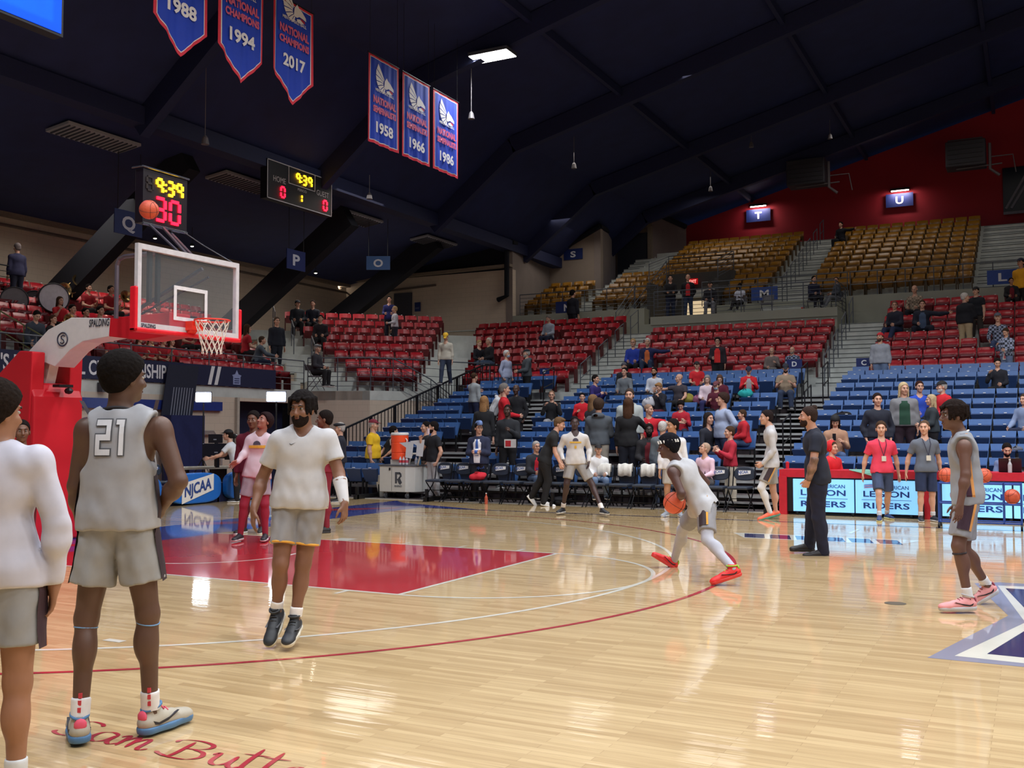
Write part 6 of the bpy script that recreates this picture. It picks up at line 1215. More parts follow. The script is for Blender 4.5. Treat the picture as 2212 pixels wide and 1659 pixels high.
xb = at_y(252, 620, -.45)[0]; b = MB(); b.tube([(xb, -.45, 3.1), (xb, -.45, 3.82), (xb+.04, -.45, 3.9), (xb+.14, -.45, 3.93), (1.16, -.45, 3.93)], .03, 8, caps=True); T3(b.build('clock_bracket', mat((110, 100, 110), .4, .5)), hp)
for y in (-.62, ): T3(MB().beam((1.1, y, 3.25), (1.1, y, 3.93), .05, .05).beam((1.1, y+.14, 3.25), (1.1, y+.14, 3.93), .05, .05).build('rear_frame', Mblk), hp)
# backboard
bx = 1.22; b = MB()
for a_, c_ in (((bx-.06, -.92, 2.895), (bx, -.86, 3.975)), ((bx-.06, .86, 2.895), (bx, .92, 3.975)), ((bx-.06, -.86, 2.895), (bx, .86, 2.965)), ((bx-.06, -.86, 3.905), (bx, .86, 3.975))): b.box(a_, c_)
fr = T3(b.build('backboard_frame', mat((205, 205, 210), .4)), hp)
T3(MB().box((bx-.03, -.87, 2.95), (bx-.022, .87, 3.92)).build('backboard_glass', mat((200, 214, 224), .03, alpha=.06, noise=0)), hp)
b = MB()
for a_, c_ in (((-.305, 3.05), (-.255, 3.51)), ((.255, 3.05), (.305, 3.51)), ((-.255, 3.46), (.255, 3.51)), ((-.255, 3.05), (.255, 3.10))): b.box((bx-.008, a_[0], a_[1]), (bx-.003, c_[0], c_[1]))
T3(b.build('target_square', mat((225, 225, 228), .5)), hp)
b = MB(); b.box((bx-.09, -.97, 2.84), (bx+.02, .97, 2.90)); b.box((bx-.09, -.97, 2.84), (bx+.02, -.92, 3.42)); b.box((bx-.09, .92, 2.84), (bx+.02, .97, 3.32)); T3(b.build('edge_pad', mat((226, 20, 40), .45), bevel=.02), hp)
T3(text('pad_lettering', 'SPALDING', (bx+.003, -.86, 2.905), (0, 1, 0), (0, 0, 1), .05, mat((40, 40, 60), .5), width=.24, bold=.03), hp)
b = MB(); b.tube([(bx+.38+.229*math.cos(t), .229*math.sin(t), 3.05) for t in np.linspace(0, 2*math.pi, 33)], .011, 8, caps=False); b.box((bx, -.10, 2.93), (bx+.12, .10, 3.05)); b.prism([(0, 3.05), (.17, 3.05), (.15, 3.02), (0, 2.88)], (bx, -.07, 0), (1, 0, 0), (0, 0, 1), (0, .14, 0))
T3(b.build('rim', mat((232, 52, 34), .4)), hp)
b = MB(); cxr = bx+.38; n = 12
for k in range(n):
    for s_ in (1, -1):
        pts = []
        for i in range(0, 9):
            f = i/8; r_ = .222-.105*min(1, f*1.25)+.012*f; a_ = 2*math.pi*(k+s_*f*2.6)/n; pts.append((cxr+r_*math.cos(a_), r_*math.sin(a_), 3.045-.44*f))
        b.tube(pts, .0052, 4, caps=False)
T3(b.build('net', mat((232, 226, 214), .9)), hp)
# arm markings
xa = at_y(192, 697, -.18); T3(text('arm_lettering', 'SPALDING', (xa[0], -.175, xa[2]-.06), (1, 0, 0), (0, 0, 1), .105, mat((52, 54, 66), .5), width=at_y(236, 695, -.18)[0]-xa[0], bold=.02, shear=.15), hp)
c_ = at_y(135, 733, -.176); b = MB(); b.tube([(c_[0]+.105*math.cos(t), -.176, c_[2]+.095*math.sin(t)) for t in np.linspace(0, 6.2832, 24)], .01, 5, caps=False)
S_c = [(.045, .045), (.01, .06), (-.03, .04), (-.02, .01), (.02, -.01), (.035, -.04), (0, -.062), (-.045, -.045)]; b.tube([(c_[0]+x, -.178, c_[2]+z) for x, z in S_c], .008, 5); T3(b.build('round_emblem', mat((52, 54, 74), .5)), hp)
b = MB(); b.box((-1.34, -.12, 2.22), (-1.2, .12, 2.26)); b.sphere((-1.22, .06, 2.17), (.08, .05, .05), 8); tag(recenter(b.build('video_camera', Mblk)), 'small black video camera clamped on top of the red hoop base', 'camera')
# --- shot clock on top of the hoop
Mled_y = mat((255, 190, 20), .4, emit=7, noise=0); Mled_r = mat((255, 16, 40), .4, emit=6, noise=0); Moff = mat((34, 22, 20), .5)
SEG = {'0': 'abcdef', '1': 'bc', '3': 'abgcd', '9': 'abcfg', '8': 'abcdefg', '2': 'abged'}
def seven(b, ch, O, U, V, w_, h, t, m=0):
    O, U, V = map(np.array, (O, U, V)); P = {'a': ((0, 1), (1, 1)), 'b': ((1, .5), (1, 1)), 'c': ((1, 0), (1, .5)), 'd': ((0, 0), (1, 0)), 'e': ((0, 0), (0, .5)), 'f': ((0, .5), (0, 1)), 'g': ((0, .5), (1, .5))}; N = np.cross(U, V)
    for s_ in SEG[ch]:
        (x0, y0), (x1_, y1_) = P[s_]; p = O+U*x0*w_+V*y0*h; q = O+U*x1_*w_+V*y1_*h; d = nrm(q-p); b.beam(p+d*t*.45, q-d*t*.45, t, t*.5, m, up=tuple(N))
X0 = .42; k0 = empty('shot_clock', (X0-.1, .3, 4.5)); tag(k0, 'black shot clock above the backboard showing 9:39 in yellow and 30 in red', 'clock')
T3(MB().box((X0-.16, -.12, 4.46), (X0, .70, 5.22)).build('housing', mat((26, 18, 26), .4), bevel=.01), k0)
b = MB(); b.tube([(X0+.01, -.14, 5.24), (X0+.01, .72, 5.24)], .014, 6); b.tube([(X0-.2, -.14, 5.24), (X0+.01, -.14, 5.24)], .012, 6); b.tube([(X0, -.12, 4.45), (X0, .70, 4.45)], .02, 6); T3(b.build('frame', Mchrome), k0)
b = MB(); U = (0, 1, 0); V = (0, 0, 1)
for i, (ch, y) in enumerate((('9', .12), ('3', .32), ('9', .49))): seven(b, ch, (X0+.01, y, 4.93), U, V, .105, .19, .034)
b.box((X0+.003, .268, 4.965), (X0+.02, .293, 4.99)); b.box((X0+.003, .268, 5.05), (X0+.02, .293, 5.075)); T3(b.build('time_digits', Mled_y), k0)
b = MB()
for ch, y in (('3', .10), ('0', .37)): seven(b, ch, (X0+.01, y, 4.54), U, V, .17, .31, .042)
T3(b.build('shot_digits', Mled_r), k0)
b = MB(); seven(b, '8', (X0+.004, -.06, 4.93), U, V, .105, .19, .03); T3(b.build('unlit_digit', Moff), k0)
b = MB(); b.tube([(X0, .0, 4.45), (1.1, -.1, 3.98)], .018, 6); b.tube([(X0, .25, 4.45), (1.05, .1, 3.98)], .022, 6); b.tube([(X0-.1, .45, 4.45), (1.05, .2, 3.98)], .022, 6); T3(b.build('stand_tubes', mat((70, 68, 78), .6, .2)), k0)
b = MB(); b.tube([(X0, .62, 4.46), (X0+.3, .72, 4.25), (1.15, .88, 3.98)], .008, 5); tag(recenter(b.build('safety_cable', Mchrome)), 'thin steel cable running from the shot clock to the backboard corner', 'cable')
# --- scoreboard
sx = -8.22; sbd = empty('scoreboard', (sx, 13.88, 8.3)); tag(sbd, 'black scoreboard reading HOME 0, GUEST 0, period 1 and 9:39', 'scoreboard')
T3(MB().box((sx-.25, 12.36, 8.31), (sx, 15.38, 9.46)).build('panel', mat((14, 12, 16), .5)), sbd)
b = MB()
for a_, c_ in (((12.36, 8.31), (15.38, 8.335)), ((12.36, 9.435), (15.38, 9.46)), ((12.36, 8.31), (12.385, 9.46)), ((15.355, 8.31), (15.38, 9.46)), ((13.3, 8.93), (14.55, 8.95)), ((13.3, 8.93), (13.32, 9.44)), ((14.53, 8.93), (14.55, 9.44))): b.box((sx, a_[0], a_[1]), (sx+.01, c_[0], c_[1]))
T3(b.build('white_border', mat((190, 190, 194), .5)), sbd); Mlab = mat((190, 186, 186), .5)
for s_, y, z, h, w_ in (('HOME', 12.62, 8.86, .17, .55), ('GUEST', 14.62, 8.86, .17, .6), ('PERIOD', 13.72, 8.8, .08, .42)): T3(text('label_lettering', s_, (sx, y, z), U, V, h, Mlab, width=w_, t=.01), sbd)
b = MB()
for ch, y in (('9', 13.66), ('3', 13.96), ('9', 14.22)): seven(b, ch, (sx+.02, y, 9.03), U, V, .15, .27, .045)
b.box((sx, 13.88, 9.08), (sx+.03, 13.91, 9.11)); b.box((sx, 13.88, 9.2), (sx+.03, 13.91, 9.23)); seven(b, '1', (sx+.02, 13.78, 8.48), U, V, .13, .22, .04); T3(b.build('time_digits', Mled_y), sbd)
b = MB()
for y in (12.95, 14.95): seven(b, '0', (sx+.02, y, 8.45), U, V, .17, .3, .05)
T3(b.build('score_digits', Mled_r), sbd)
b = MB(); b.tube([(sx-.1, 12.6, 9.46), (sx-.1, 12.6, 9.6)], .02, 5); b.tube([(sx-.1, 15.1, 9.46), (sx-.1, 15.1, 9.6)], .02, 5); T3(b.build('hangers', Mblk), sbd)
# --- hanging banners
Mbb = mat((30, 66, 190), .75, noise=.05, scale=3); Mbr = mat((216, 50, 72), .75, noise=.04); Mbw = mat((232, 232, 236), .7, noise=.02); Mbp = mat((214, 96, 130), .7, noise=.02)
def banner(y0, y1, ztop, zbot, year, pointed, l2, lab):
    X = -3.0; r = empty('hanging_banner', (X, (y0+y1)/2, zbot)); tag(r, lab, 'banner', None); w_ = y1-y0; zs = zbot+(.62 if pointed else 0); n = 24
    def sheet(in_, m, off, nm):
        b = MB(); L = []; a0, a1 = y0+in_, y1-in_
        for i in range(n+1):
            y = a0+(a1-a0)*i/n; u = (y-(y0+y1)/2)/(w_/2); zb = zs-(0 if not pointed else 0)+in_; zb = (zbot+abs(u)*(zs-zbot)+in_*(1.15 if pointed else 1)); wv = .02*math.sin(y*13)+.012*math.sin(y*29+1)
            L.append((y, zb, wv))
        for y, zb, wv in L: b.v += [(X+wv*0.2+off, y, ztop-in_), (X+wv*.6+off, y, (ztop+zb)/2), (X+wv+off, y, zb), (X+wv*.2+off-.006, y, ztop-in_), (X+wv+off-.006, y, zb)]
        for i in range(n): q = i*5; b.f += [(q, q+1, q+6, q+5), (q+1, q+2, q+7, q+6), (q+3, q+8, q+9, q+4)]; b.m += [0, 0, 0]
        return T3(b.build(nm, m, smooth=True), r)
    sheet(0, Mbr, 0, 'red_border'); sheet(.065, Mbw, .004, 'white_edge'); sheet(.085, Mbb, .008, 'blue_field')
    yc = (y0+y1)/2; zy = zs+(.18 if pointed else .30); f = X+.030
    T3(text('year_lettering', year, (f, yc, zy), U, V, .26, Mbw, width=.74, bold=.035, center=True), r)
    T3(text('title_lettering', 'NATIONAL', (f, yc, zy+.72), U, V, .17, Mbp, width=.98, bold=.05, center=True), r)
    T3(text('title_lettering', l2, (f, yc, zy+.49), U, V, .15, Mbp, width=1.0, bold=.05, center=True), r)
    T3(text('sport_lettering', "MEN'S BASKETBALL", (f, yc, zy+1.02), U, V, .07, Mbw, width=.8, bold=.02, center=True), r)
    z0 = zy+1.22; b = MB()
    for k in range(7):
        a0 = math.radians(128+k*18); a1 = a0+math.radians(12); r_ = .56-.045*k; c0 = (.06, .06); pt = lambda a_, q: (c0[0]+q*math.cos(a_), c0[1]+q*math.sin(a_)); b.prism([pt(a0, .12), pt(a0-.03, r_*.6), pt(a0, r_), pt(a1+.05, r_*.9), pt(a1, r_*.55), pt(a1, .14)], (f+.001*k, yc, z0), U, V, (.002, 0, 0))
    for q, poly in enumerate(([(-.02, .13), (.07, .24), (.13, .18), (.24, .13), (.37, .03), (.38, -.04), (.27, -.02), (.15, -.01), (.06, -.06), (-.04, -.04)], [(.06, -.09), (.17, -.06), (.31, -.12), (.22, -.15), (.08, -.15)])): b.prism(poly, (f+.009+.001*q, yc, z0), U, V, (.002, 0, 0))
    T3(b.build('crest', Mbw), r); T3(MB().prism([(.2, -.03), (.33, -.05), (.36, -.1), (.22, -.09)], (f+.002, yc, z0), U, V, (.003, 0, 0)).build('crest_tongue', mat((190, 30, 60), .7)), r)
    b = MB(); b.tube([(X, y0-.03, ztop), (X, y1+.03, ztop)], .018, 6)
    for y in (y0+.05, y1-.05): b.tube([(X, y, ztop), (X, y, roof_z(X)-.1)], .006, 4)
    T3(b.build('hanging_rod', Mblk), r)
YB = [(3.21, 4.54, 11.1, 8.70, '1988', True), (4.86, 6.19, 11.1, 8.70, '1994', True), (6.50, 7.83, 11.0, 8.72, '2017', True), (10.0, 11.30, 10.87, 8.66, '1958', False), (11.5, 12.8, 10.87, 8.66, '1966', False), (13.0, 14.33, 10.87, 8.68, '1986', False)]
for i, (y0, y1, zt, zb, yr, pt) in enumerate(YB): banner(y0, y1, zt, zb, yr, pt, 'CHAMPIONS' if pt else 'SEMIFINALISTS', '%s of the %s blue and red hanging banners, year %s' % (('leftmost', 'middle one', 'rightmost')[i % 3], 'pointed' if pt else 'rectangular', yr))
# --- blue video board
vb = empty('video_board', (-1, -1.3, 7.27)); tag(vb, 'large bright blue video board in the upper left corner', 'screen')
T3(MB().box((-1.2, -3.0, 7.24), (-1.01, -.32, 9.6)).build('housing', Mblk), vb); T3(MB().box((-1.01, -2.96, 7.28), (-1.0, -.36, 9.56)).build('screen', mat((0, 74, 255), .9, emit=.95, noise=.15, scale=2)), vb)
area('video_board_glow', (-.97, -1.6, 8.4), 25, 2.2, 2.0, col=(.1, .35, 1), rot=(math.radians(-90), 0, math.radians(-90)), spread=160)
# --- the lit ceiling fixture and others above the court
for i, p in enumerate(LAMPS):
    o = empty('high_bay_lamp', (p[0], p[1], p[2]-.05)); tag(o, 'lit rectangular high bay lamp glowing under the dark ceiling beyond the banners' if i == 0 else 'rectangular high bay lamp above the court, outside the photo', 'lamp', 'high bay lamps above the court')
    T3(MB().box((p[0]-.62, p[1]-.33, p[2]), (p[0]+.62, p[1]+.33, p[2]+.1)).build('housing', mat((70, 74, 84), .5)), o); T3(MB().box((p[0]-.6, p[1]-.31, p[2]-.02), (p[0]+.6, p[1]+.31, p[2])).build('diffuser', mat((255, 250, 238), .4, emit=9, noise=0)), o)
    b = MB(); b.tube([(p[0], p[1], p[2]+.1), (p[0], p[1], roof_z(p[0])-.05)], .012, 4); T3(b.build('hanger', Mblk), o)
# --- ceiling panels over the end stand
def on_soffit(px, py):   # on the low sloping ceiling between the end wall and the edge girder
    d = ray(px, py); n = np.array([-(9.55-8.3)/8.6, 0, 1.]); q = np.array([-17.2, 0, 8.3]); t = np.dot(q-CAM, n)/np.dot(d, n); return CAM+d*t
for i, (px, py) in enumerate(((205, 290), (524, 388), (768, 466), (938, 518))):
    p = on_soffit(px, py); o = empty('ceiling_panel_light', (p[0], p[1], roof_z(p[0])-.12)); z = roof_z(p[0])-.08
    tag(o, 'unlit grey louvred ceiling panel, %s from the left under the low ceiling' % ordinal(i+1), 'lamp', 'unlit ceiling panels')
    T3(MB().hexa([(p[0]-.42, p[1]-1.15, z-.1), (p[0]+.42, p[1]-1.15, z-.0), (p[0]+.42, p[1]+1.15, z-.0), (p[0]-.42, p[1]+1.15, z-.1), (p[0]-.42, p[1]-1.15, z-.03), (p[0]+.42, p[1]-1.15, z+.07), (p[0]+.42, p[1]+1.15, z+.07), (p[0]-.42, p[1]+1.15, z-.03)]).build('frame', mat((150, 152, 160), .6)), o)
    b = MB()
    for k in range(15): y = p[1]-1.05+k*.15; b.beam((p[0]-.36, y, z-.115), (p[0]+.36, y, z-.015), .02, .05)
    T3(b.build('louvre', mat((66, 68, 78), .6)), o)
# dim down-lights under the end stand ceiling
for i, (px, py) in enumerate(((250, 495), (335, 515), (415, 532), (622, 578), (682, 590))):
    p = at_x(px, py, -14.5); zc = roof_z(p[0])-.05; o = empty('downlight', tuple(p)); tag(o, 'small bright spotlight hanging under the end stand ceiling, %s from the left' % ordinal(i+1), 'lamp', 'end stand spotlights')
    b = MB(); b.lathe([(.0, .1), (.06, .1), (.085, .0), (.07, .0)], (p[0], p[1], p[2]), 12); b.tube([(p[0], p[1], p[2]+.1), (p[0], p[1], zc)], .012, 5); T3(b.build('shade', Mblk), o)
    b = MB(); b.sphere((p[0], p[1], p[2]+.01), (.06, .06, .035), 10); T3(b.build('bulb', mat((255, 240, 220), .4, emit=30 if i in (4,) else 14, noise=0)), o)
    l = bpy.data.lights.new('downlight_beam', 'SPOT'); l.energy = 130; l.spot_size = 2.3; l.spot_blend = .8; l.color = (1, .82, .68); lo = bpy.data.objects.new('downlight_beam', l); COL.objects.link(lo); lo.location = (p[0], p[1], p[2]-.06); lo.rotation_euler = (0, math.radians(-12), 0)
p = at_y(735, 617, 27.7); o = empty('wall_uplight', tuple(p)); tag(o, 'small fixture washing the top of the wall corner with light', 'lamp'); T3(MB().box((p[0]-.15, p[1]-.05, p[2]-.03), (p[0]+.15, p[1]+.05, p[2]+.03)).build('housing', mat((200, 196, 180), .5, emit=1.5)), o)
area('uplight', (p[0], p[1]-.3, p[2]-.1), 14, .3, .2, col=(1, .85, .7), rot=(math.radians(120), 0, 0), spread=170)
# small spot cans on the girders
for i, (px, py, y_) in enumerate(((443, 312, 8.2), (798, 430, 17), (1240, 364, 24), (1018, 257, 15.5), (1793, 300, 33), (1535, 413, 33), (1623, 318, 30))):
    p = at_y(px, py, y_); o = b = MB(); b.lathe([(.03, .22), (.07, .16), (.10, 0), (.06, 0)], (p[0], p[1], p[2]), 10); b.tube([(p[0], p[1], p[2]+.2), (p[0], p[1], roof_z(p[0])-.1)], .012, 4)
    tag(recenter(b.build('spotlight', mat((96, 92, 96), .5))), 'small grey spotlight hanging from the ceiling, %s of those scattered from left' % ordinal(i+1), 'lamp', 'ceiling spotlights')
p = at_y(1410, 175, 24); b = MB(); b.box((p[0]-.35, p[1]-.3, p[2]-.2), (p[0]+.35, p[1]+.3, p[2]+.2)); b.tube([(p[0], p[1], p[2]+.2), (p[0], p[1], roof_z(p[0]))], .03, 5); o = recenter(b.build('ceiling_speaker', mat((20, 22, 30), .6))); tag(o, 'dark box shaped speaker hanging from the ceiling right of the lit lamp', 'speaker')
# --- roof struts
for i, (a_, c_) in enumerate((((-15.9, 11.0, 5.3), (-9.7, 10.8, 9.25)), ((-15.9, 18.0, 4.6), (-9.3, 17.8, 8.9)), ((-15.9, 24.9, 5.9), (-10.0, 24.6, 9.3)))):
    b = MB(); b.beam(a_, c_, .42, .85); tag(recenter(b.build('roof_strut', Mdark)), 'massive dark slanted roof strut over the end stand, %s from the left' % ordinal(i+1), 'strut', 'dark roof struts')
# --- letter signs
Msgn = mat((22, 40, 100), .5, noise=.03); Msl = mat((66, 104, 160), .5, noise=.03)
def sign(ch, C, w_, h, U_, m, lab, cat='sign', lh=None, rods=None, lc=(222, 224, 230)):
    C = np.array(C, float); U_ = nrm(U_); N = np.cross(U_, UP); b = MB(); b.hexa([C-U_*w_/2-UP*h/2-N*.03, C+U_*w_/2-UP*h/2-N*.03, C+U_*w_/2-UP*h/2, C-U_*w_/2-UP*h/2, C-U_*w_/2+UP*h/2-N*.03, C+U_*w_/2+UP*h/2-N*.03, C+U_*w_/2+UP*h/2, C-U_*w_/2+UP*h/2])
    o = recenter(b.build('section_sign', m)); tag(o, lab, cat); lh = lh or h*.55
    T3(text('sign_letter', ch, C-UP*lh/2+N*.004, U_, UP, lh, mat(lc, .5, noise=.02), width=lh*(1.25 if ch in 'MOQ' else 1.0), bold=.03, center=True), o)
    if w_ < .5: b = MB(); b.tube([C-UP*h/2-N*.02, C-UP*(h/2+.6)-N*.02], .015, 5); T3(b.build('sign_post', Mblk), o)
    if rods: b = MB(); [b.tube([C+U_*s_*w_*.4+UP*h/2, tuple(np.append((C+U_*s_*w_*.4)[:2], rods))], .012, 4) for s_ in (1, -1)]; T3(b.build('sign_hanger', Mblk), o)
    return o
for ch, px, py, m in (('Q', 278, 482, Msgn), ('P', 640, 562, Msgn)):
    p = at_x(px, py, -10.5); sign(ch, p, .95, .66, (0, 1, 0), m, 'dark blue hanging sign with a white letter %s under the low ceiling' % ch, rods=roof_z(-10.5)-.05, lc=(200, 204, 220))
p = at_d(817, 568, 36.5); sign('O', p, .86, .5, tuple(RC), Msl, 'light blue hanging sign with a white letter O', rods=roof_z(p[0])-.1)
p = at_y(1238, 549, 32.95); sign('S', p, .95, .5, (1, 0, 0), Msgn, 'dark blue sign with a white letter S on the gabled wall')
p = at_y(1225, 664, 28.42); sign('N', p, 1.05, .52, (1, 0, 0), Msgn, 'dark blue sign with a white letter N on the upper left rail')
p = at_y(1651, 634, 28.42); sign('M', p, 1.0, .5, (1, 0, 0), mat((40, 72, 150), .5), 'blue sign with a white letter M behind the balcony')
p = at_y(2166, 598, 28.42); sign('L', p, .98, .5, (1, 0, 0), mat((40, 72, 150), .5), 'blue sign with a white letter L at the far right')
p = at_y(1638, 465, 39.85); sign('T', p, 1.2, .62, (1, 0, 0), Msgn, 'lit dark blue sign with a white letter T on the red wall')
q2 = at_y(1943, 432, 39.85); sign('U', q2, 1.2, .62, (1, 0, 0), Msgn, 'lit dark blue sign with a white letter U on the red wall')
for i, (c2, px, py) in enumerate(((p, 1638, 444), (q2, 1944, 410))):
    c3 = at_y(px, py, 39.7); o = empty('sign_lamp', tuple(c3)); tag(o, 'small bright tube lamp above the letter %s sign' % 'TU'[i], 'lamp'); T3(MB().box((c3[0]-.42, 39.65, c3[2]-.02), (c3[0]+.42, 39.8, c3[2]+.07)).build('housing', Mblk), o)
    b = MB(); b.tube([(c3[0]-.38, 39.68, c3[2]-.04), (c3[0]+.38, 39.68, c3[2]-.04)], .03, 8); T3(b.build('tube', mat((255, 235, 220), .4, emit=18, noise=0)), o)
    area('sign_light', (c3[0], 39.55, c3[2]-.08), 16, .8, .1, col=(1, .86, .84), spread=175, rot=(math.radians(35), 0, 0))
p = at_y(1176, 802, 20.1); sign('D', p, .34, .2, (1, 0, 0), Msgn, 'small navy sign with a white letter D by the left block')
p = at_y(1716, 786, blueY(10)+.25); sign('D', p, .44, .26, (1, 0, 0), Msgn, 'small navy sign with a white letter D at the aisle end of centre block')
p = at_y(1866, 783, 20.2); sign('C', p, .42, .26, (1, 0, 0), Msgn, 'small navy sign with a white letter C beside the grey hoodie man')
# heaters high on the red wall
HY = 35.6
for i, (px0, py0, px1, py1) in enumerate(((1700, 350, 1783, 395), (2042, 310, 2130, 355))):
    a_ = at_y(px0, py0, HY); c_ = at_y(px1, py1, HY); o = empty('unit_heater', ((a_[0]+c_[0])/2, HY+.3, c_[2])); tag(o, 'grey box shaped heater high on the red wall, %s' % ('left one' if i == 0 else 'right one'), 'heater', 'heaters on the red wall')
    T3(MB().box((a_[0], HY-.2, c_[2]), (c_[0], HY+.8, a_[2])).build('casing', mat((46, 44, 52), .6), bevel=.04), o)
    b = MB()
    for k in range(6): z = c_[2]+.12+k*.19; b.box((a_[0]+.1, HY-.23, z), (c_[0]-.1, HY-.2, z+.05))
    T3(b.build('grille', mat((40, 40, 46), .6)), o); b = MB(); b.tube([(a_[0]+.4, HY, c_[2]-.08), (c_[0]+.6, HY, c_[2]-.02)], .03, 6); b.tube([(c_[0]+.15, HY, a_[2]-.2), (c_[0]+.15, HY, c_[2]-.2), (c_[0]+.5, HY, c_[2]-.5)], .06, 6); b.tube([(c_[0]+.2, HY, c_[2]+.3), (c_[0]+1.0, HY, c_[2]+.3), (c_[0]+1.1, HY+.2, c_[2]-.4)], .025, 6); T3(b.build('pipework', mat((92, 86, 90), .6)), o)
a_ = at_y(2160, 360, 39.9); c_ = at_y(2300, 440, 39.9); wn = MB().box((a_[0]+.1, 39.88, c_[2]-.2), (a_[0]+6, 39.97, a_[2]-.1)).build('window_1', mat((14, 18, 34), .3)); S(wn)
b = MB(); b.beam((a_[0]+.2, 39.85, c_[2]+.0), (a_[0]+1.25, 39.85, a_[2]-.1), .06, .1); b.beam((a_[0]+.42, 39.85, c_[2]), (a_[0]+1.5, 39.85, a_[2]-.1), .06, .1); b.beam((a_[0]+.1, 39.85, c_[2]-.2), (a_[0]+6, 39.85, c_[2]-.2), .06, .12); b.build('window_frame', mat((120, 118, 130), .6), wn)
p = at_y(2095, 560, 30); b = MB(); b.beam((11.2, 29.2, 6.9), (11.9, 38.9, 11.2), .12, .16); tag(recenter(b.build('stair_rail', Mrail)), 'dark rail climbing the white steps at the upper right', 'railing')
# ================================================================== furniture and loose things
# --- work lights on tall stands
for i, (px, py, ww) in enumerate(((440, 858, .40), (597, 857, .50))):
    p = at_d(px, py, 25.8); o = empty('work_light', (p[0], p[1], 0)); tag(o, 'bright LED work light on a tall thin stand, %s' % ('left one' if i == 0 else 'right one behind the walking player'), 'lamp')
    U_ = nrm(V3(.85, .52, 0)); N = nrm(np.cross(U_, UP)); b = MB()
    b.beam(p-U_*ww/2, p+U_*ww/2, .06, .28, up=(0, 0, 1)); T3(b.build('housing', mat((60, 60, 66), .5)), o)
    b = MB(); q = p+N*.04; b.beam(q-U_*ww*.46, q+U_*ww*.46, .02, .22, up=(0, 0, 1)); T3(b.build('led_panel', mat((235, 245, 255), .4, emit=55, noise=0)), o)
    b = MB(); b.tube([(p[0], p[1], .25), (p[0], p[1], p[2]-.12)], .02, 6)
    for k in range(3): a = k*2.09; b.tube([(p[0], p[1], .9), (p[0]+.5*math.cos(a), p[1]+.5*math.sin(a), .0)], .015, 5)
    T3(b.build('tripod', Mblk), o)
# --- NJCAA courtside boards
Mnj = mat((24, 104, 196), .5, noise=.03); Mnv = mat((30, 40, 84), .5)
def njcaa(par, C, U_, w_, col_m=Mwhite, tilt=.12, t=.01, sub=None):
    """white plate with dark letters, rising to the right"""
    U2 = nrm(np.array(U_)+UP*tilt); N = np.cross(nrm(U_), UP); C = np.array(C); h = w_*.40
    b = MB(); b.prism([(-w_/2, -h*.62), (w_/2, -h*.42), (w_/2, h*.52), (-w_/2, h*.52)], tuple(C+N*t), tuple(U2), (0, 0, 1), tuple(N*.003)); T3(b.build('logo_plate', Mwhite), par)
    T3(text('logo_lettering', 'NJCAA', C-UP*h*.26+N*(t+.006), U2, UP, h*.62, mat((40, 70, 140), .5) if sub is None else sub, width=w_*.84, bold=.03, center=True), par)
for i, (yc, lab) in enumerate(((4.55, 'leftmost'), (6.28, 'middle'), (7.95, 'rightmost'))):
    X = -4.8; n = 32; w_, h = 1.5, .66; b = MB(); poly = []
    for k in range(n): a = 2*math.pi*k/n; c_, s_ = math.cos(a), math.sin(a); poly.append((math.copysign(abs(c_)**.6, c_)*w_/2, h/2+.02+math.copysign(abs(s_)**.6, s_)*h/2))
    b.prism(poly, (X, yc, 0), (0, 1, 0), (0, 0, 1), (-.16, 0, 0)); o = b.build('courtside_board', Mnj, bevel=.03); recenter(o); tag(o, 'rounded blue courtside board lettered NJCAA, %s of the three behind the baseline' % lab, 'advertising board')
    b = MB(); b.box((X-.5, yc-.86, .0), (X-.18, yc+.86, .42)); T3(b.build('rear_panel', Mnv), o)
    njcaa(o, (X, yc+.02, .36), (0, 1, 0), .95, tilt=.2)
# --- folding team chairs
def team_chair():
    t = empty('team_chair'); Mp = mat((44, 52, 66), .45, noise=.08); Mf = mat((20, 20, 24), .35, .4)
    n = 20; poly = [(.225*math.copysign(abs(math.cos(a))**.75, math.cos(a)), .72+.155*math.copysign(abs(math.sin(a))**.85, math.sin(a))*(1 if math.sin(a) > 0 else .8)) for a in np.linspace(0, 2*math.pi, n, False)]
    bk = MB().prism(poly, (0, .22, 0), (1, 0, 0), (0, .12, .99), (0, .045, 0)).build('backrest', Mp, t, bevel=.015)
    MB().prism([(-.2, -.2), (.2, -.2), (.215, .17), (-.215, .17)], (0, 0, .44), (1, 0, 0), (0, 1, .02), (0, 0, .05)).build('seat', Mp, t, bevel=.015)
    for s_ in (1, -1):
        MB().tube([(s_*.215, .30, .86), (s_*.215, .21, .45), (s_*.215, -.24, .0)], .013, 6).build('front_leg', Mf, t); MB().tube([(s_*.19, -.16, .43), (s_*.19, .30, .0)], .013, 6).build('rear_leg', Mf, t)
    b = MB(); b.tube([(-.215, -.12, .12), (.215, -.12, .12)], .009, 5); b.tube([(-.19, .22, .09), (.19, .22, .09)], .009, 5); b.tube([(-.2, -.02, .25), (.2, -.02, .25)], .008, 5); b.build('cross_bar', Mf, t)
    N_ = V3(0, -1, 0); b = MB(); b.prism([(-.12, .70), (.12, .735), (.12, .80), (-.12, .80)], (0, .215, 0), (1, 0, 0), (0, .12, .99), (0, -.004, 0)); pl = b.build('logo_plate', Mwhite, t)
    text('logo_lettering', 'NJCAA', (0, .208, .735), (1, 0, .08), (0, .12, .99), .055, mat((52, 84, 150), .5), width=.2, bold=.03, center=True).parent = t
    return t
tc_ = team_chair(); ordn = ['first', 'second', 'third', 'fourth', 'fifth', 'sixth', 'seventh', 'eighth', 'ninth', 'tenth', 'eleventh', 'twelfth', 'thirteenth', 'fourteenth', 'fifteenth']
CH = []
